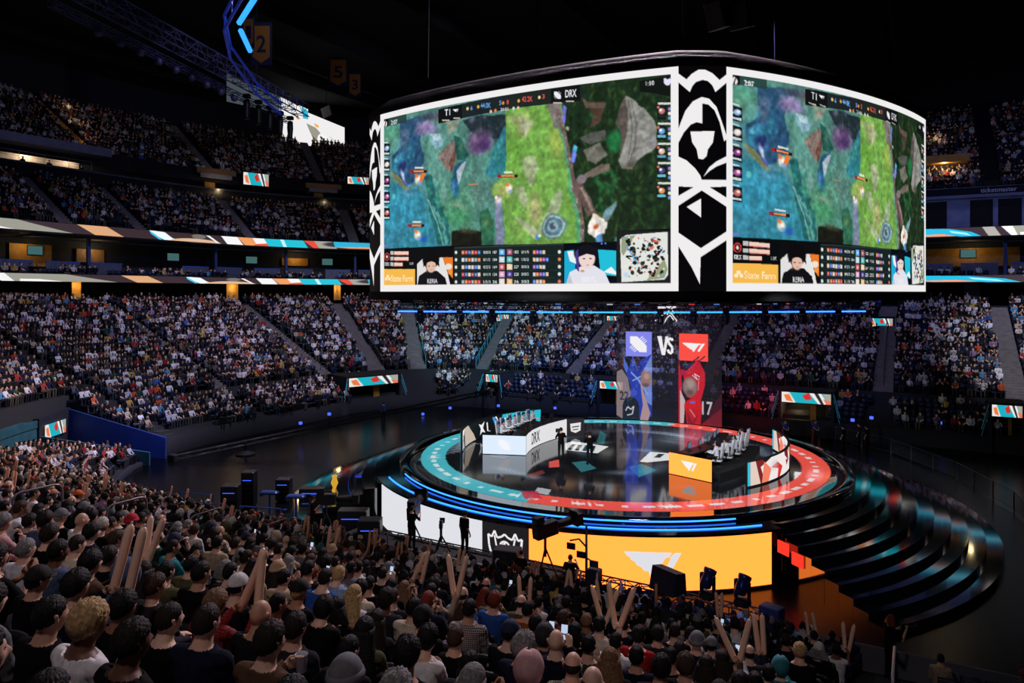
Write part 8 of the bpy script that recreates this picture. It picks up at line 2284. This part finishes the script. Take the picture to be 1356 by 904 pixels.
x, y, z = ray(432, 148, 92); o = empty('acoustic_panel', (x, y, z), -.4, 'tilted grey panel hanging just above the corner screen', 'panel'); b = MB(); b.box((0, 0, 0), (2.4, .15, 1.2), rx=.3); b.build('board', mat('panel_grey', (150, 140, 132), .8), o); b = MB(); b.tube([(0, 0, .5), (0, 0, 4)], .03, 4); b.build('cable', M_BLACK, o)

# row of little blue floor lamps in front of the far stand
for k, (px, py) in enumerate(((560, 548), (596, 540), (660, 537), (694, 545), (735, 540), (770, 543), (1129, 556), (1154, 553), (1222, 572), (1289, 586), (1248, 560), (300, 585), (345, 597), (398, 560), (436, 548))):
    x, y, z = ray(px, py, 71 if px < 800 and px > 500 else (57 if px > 1000 else 60)); fl_ = empty('floor_lamp_blue', (x, y, 0), 0, 'tiny blue lamp on a stand in the dark along the far barriers', 'lamp', 'tiny blue lamps')
    b = MB(); b.lathe([(.04, z - .12), (.14, z - .1), (.14, z + .1), (.05, z + .12)], 10); b.build('lens', glow('par_blue', (.08, .15, 1.2), 1.2), fl_, True); b = MB(); b.tube([(0, 0, 0), (0, 0, z - .1)], .025, 5); b.build('stand', M_BLACK, fl_)

# dark racks and cases with blue lamps between the near wall and the stage, left of the white wall
for k, (px, py, w, h) in enumerate(((306, 650, .9, 1.5), (330, 640, .7, 1.9), (376, 632, .8, 1.2), (412, 640, 1.2, 1.0), (468, 690, 1.4, 1.6), (490, 715, 1.0, 1.9))):
    x, y, z = atz(px, py + 30, 0); o = empty('equipment_rack', (x, y, 0), .5, 'black equipment rack with a blue lamp line, ' + ['first', 'second', 'third', 'fourth', 'fifth', 'last'][k] + ' along the floor toward the white wall', 'equipment rack', 'equipment racks on the dark floor')
    b = MB(); b.box((0, 0, h / 2 + .06), (w, .7, h), bev=.03); b.build('cabinet', M_BLACK, o); b = MB(); b.box((0, -.36, h * .8), (w * .7, .02, .035)); b.build('blue_lamp_line', glow('rack_blue', (.05, .16, 1.3), 1.0), o)
    for q in range(int(h / .3)):
        b = MB(); b.box((0, -.355, .2 + q * .25), (w * .85, .015, .16)); b.build('front_panel', M_SCR, o)
    for sx in (-1, 1):
        b = MB(); b.lathe([(.05, 0), (.05, .06)], 8, 0, Matrix.Translation((sx * w * .4, 0, 0))); b.build('wheel', M_BLACKM, o)
# ------------------------------------------------------------------ lamps of the rig
def aim(o, tgt):
    d = Vector(tgt) - o.location
    o.rotation_euler = d.to_track_quat('-Z', 'Y').to_euler()
def spot(name, loc, tgt, energy, col, ang=50, blend=.5, rad=.6):
    l = bpy.data.lights.new(name, 'SPOT'); l.energy = energy; l.color = col; l.spot_size = math.radians(ang); l.spot_blend = blend; l.shadow_soft_size = rad
    o = bpy.data.objects.new(name, l); COL.objects.link(o); o.location = loc; aim(o, tgt); return o
WH = (.86, .80, 1.0); BL = (.42, .5, 1.0); CYN = (.3, .95, 1.0)
# washes on the end stand, far corner and far stand
WH = (.74, .69, 1.0)
spot('wash_lamp', (-18, 2, 33), (-44, 2, 5), 15000, WH, 62)
spot('wash_lamp', (-16, 12, 33), (-44, 20, 5), 14500, WH, 60)
spot('wash_lamp', (-8, 14, 32), (-36, 34, 5), 14000, (.6, .7, 1.0), 58)
spot('wash_lamp', (-4, 14, 32), (-20, 38, 5), 16000, (.6, .67, 1.0), 56)
spot('wash_lamp', (8, 12, 32), (2, 38, 5), 7500, (.42, .4, 1.0), 56)
spot('wash_lamp', (24, 12, 32), (30, 38, 6), 30000, (.78, .8, 1.0), 46)
spot('cyan_lamp', (-14, 10, 14), (-30, 34, 6), 7000, CYN, 40)
spot('red_lamp', (6, 10, 10.5), (3, 27.5, 2.0), 5000, (1, .04, .12), 22)
spot('blue_lamp', (-6, 18, 14), (-12, 26, 1), 5000, (.1, .25, 1), 80)
# upper levels get the spill only
spot('upper_lamp', (-24, 4, 38), (-62, 8, 22), 2800, (.6, .6, 1.0), 70)
spot('upper_lamp', (-14, 18, 38), (-56, 34, 22), 3000, (.62, .6, 1.0), 66)
spot('upper_lamp', (26, 20, 36), (26, 56, 22), 1700, (.5, .52, 1.0), 60)
spot('suite_lamp', (-24, 6, 24), (-54, 8, 15), 2200, (.25, .35, 1.0), 70)
spot('suite_lamp', (20, 20, 24), (21, 46, 18), 3600, (.35, .42, 1.0), 60)
# near stand and corner
spot('house_lamp', (-18, 2, 34), (-24, -20, 6), 50000, (1, .81, .9), 74, .8, 1.5)
spot('house_lamp', (2, 4, 36), (2, -28, 6), 54000, (1, .82, .94), 66, .9, 1.5)
spot('house_lamp', (-26, 2, 28), (-38, -8, 3), 5000, (.66, .74, 1.0), 60, .8, 1.0)
# stage
for x, y in ((-6, -6), (7, -6), (1, -10)): spot('stage_lamp', (x * 1.6, y * 1.6, 11), (x * .6, y * .2, 2.5), 3600, (.9, .94, 1.0), 74, .6, 1.6)
spot('floor_blue_lamp', (-16, -4, 12), (-22, -8, 0), 3500, (.05, .18, 1), 70, .6, .3)
spot('floor_blue_lamp', (10, -24, 9), (8.5, -15, 1.5), 900, (.15, .25, 1), 50, .6, .3)
spot('house_lamp', (14, -46, 34), (2, -28, 6), 4500, (1, .84, .86), 70, .9, 1.5)
spot('house_lamp', (-14, -40, 32), (-16, -22, 5), 4000, (1, .84, .88), 70, .9, 1.5)
spot('tunnel_lamp', (-30, -9.5, 6), (-36, -7, 1), 500, (.15, .3, 1), 80, .6, .3)

def bulb(loc, energy, col=(1, .72, .35), rad=.25):
    l = bpy.data.lights.new('room_lamp', 'POINT'); l.energy = energy; l.color = col; l.shadow_soft_size = rad
    o = bpy.data.objects.new('room_lamp', l); COL.objects.link(o); o.location = loc
for px, d, z, e in ((40, 32.3, 26.7, 260), (95, 32.3, 26.7, 160), (282, 31.0, 25.2, 160), (436, 31.0, 24.8, 130), (316, 22.9, 12.6, 50), (105, 23.2, 12.7, 60), (440, 23.3, 12.6, 60), (130, 27.6, 16.6, 60), (395, 27.6, 16.6, 50), (40, 27.6, 16.6, 40), (1290, 27.4, 16.6, 40), (1245, 27.0, 25.9, 160), (1232, 34, 30.5, 40), (120, 34.5, 30.2, 18), (105, 38, 32.6, 18), (90, 42, 35, 18), (1062, 1.6, 2.2, 40)):
    g_, p_ = find_px(px, d, z); q_, n_ = at_par(g_, p_, d); bulb((q_[0], q_[1], z), e, (1, .86, .68) if z == 26.7 else (1, .72, .35))
w = bpy.data.worlds.new('arena_air'); SC.world = w; w.use_nodes = True
w.node_tree.nodes['Background'].inputs['Color'].default_value = (.25, .32, .6, 1); w.node_tree.nodes['Background'].inputs['Strength'].default_value = .012

cam = bpy.data.cameras.new('camera'); co = bpy.data.objects.new('camera', cam); COL.objects.link(co)
cam.sensor_width = 36; cam.lens = 36 * F / 1356
cam.shift_y = -(452 - Y0) / 1356
cam.clip_end = 400; cam.clip_start = .2
co.location = CAM
co.rotation_euler = (PI / 2, 0, ANG)
SC.camera = co
SC.view_settings.view_transform = 'Standard'; SC.view_settings.look = 'None'; SC.view_settings.gamma = 1; SC.view_settings.exposure = 0; SC.view_settings.use_curve_mapping = False
SC.cycles.max_bounces = 5; SC.cycles.diffuse_bounces = 2; SC.cycles.glossy_bounces = 3; SC.cycles.transparent_max_bounces = 8
SC.cycles.sample_clamp_indirect = 4.0; SC.cycles.caustics_reflective = False; SC.cycles.caustics_refractive = False
SC.cycles.debug_use_compact_bvh = True
for m in list(bpy.data.meshes):
    if m.users == 0: bpy.data.meshes.remove(m)
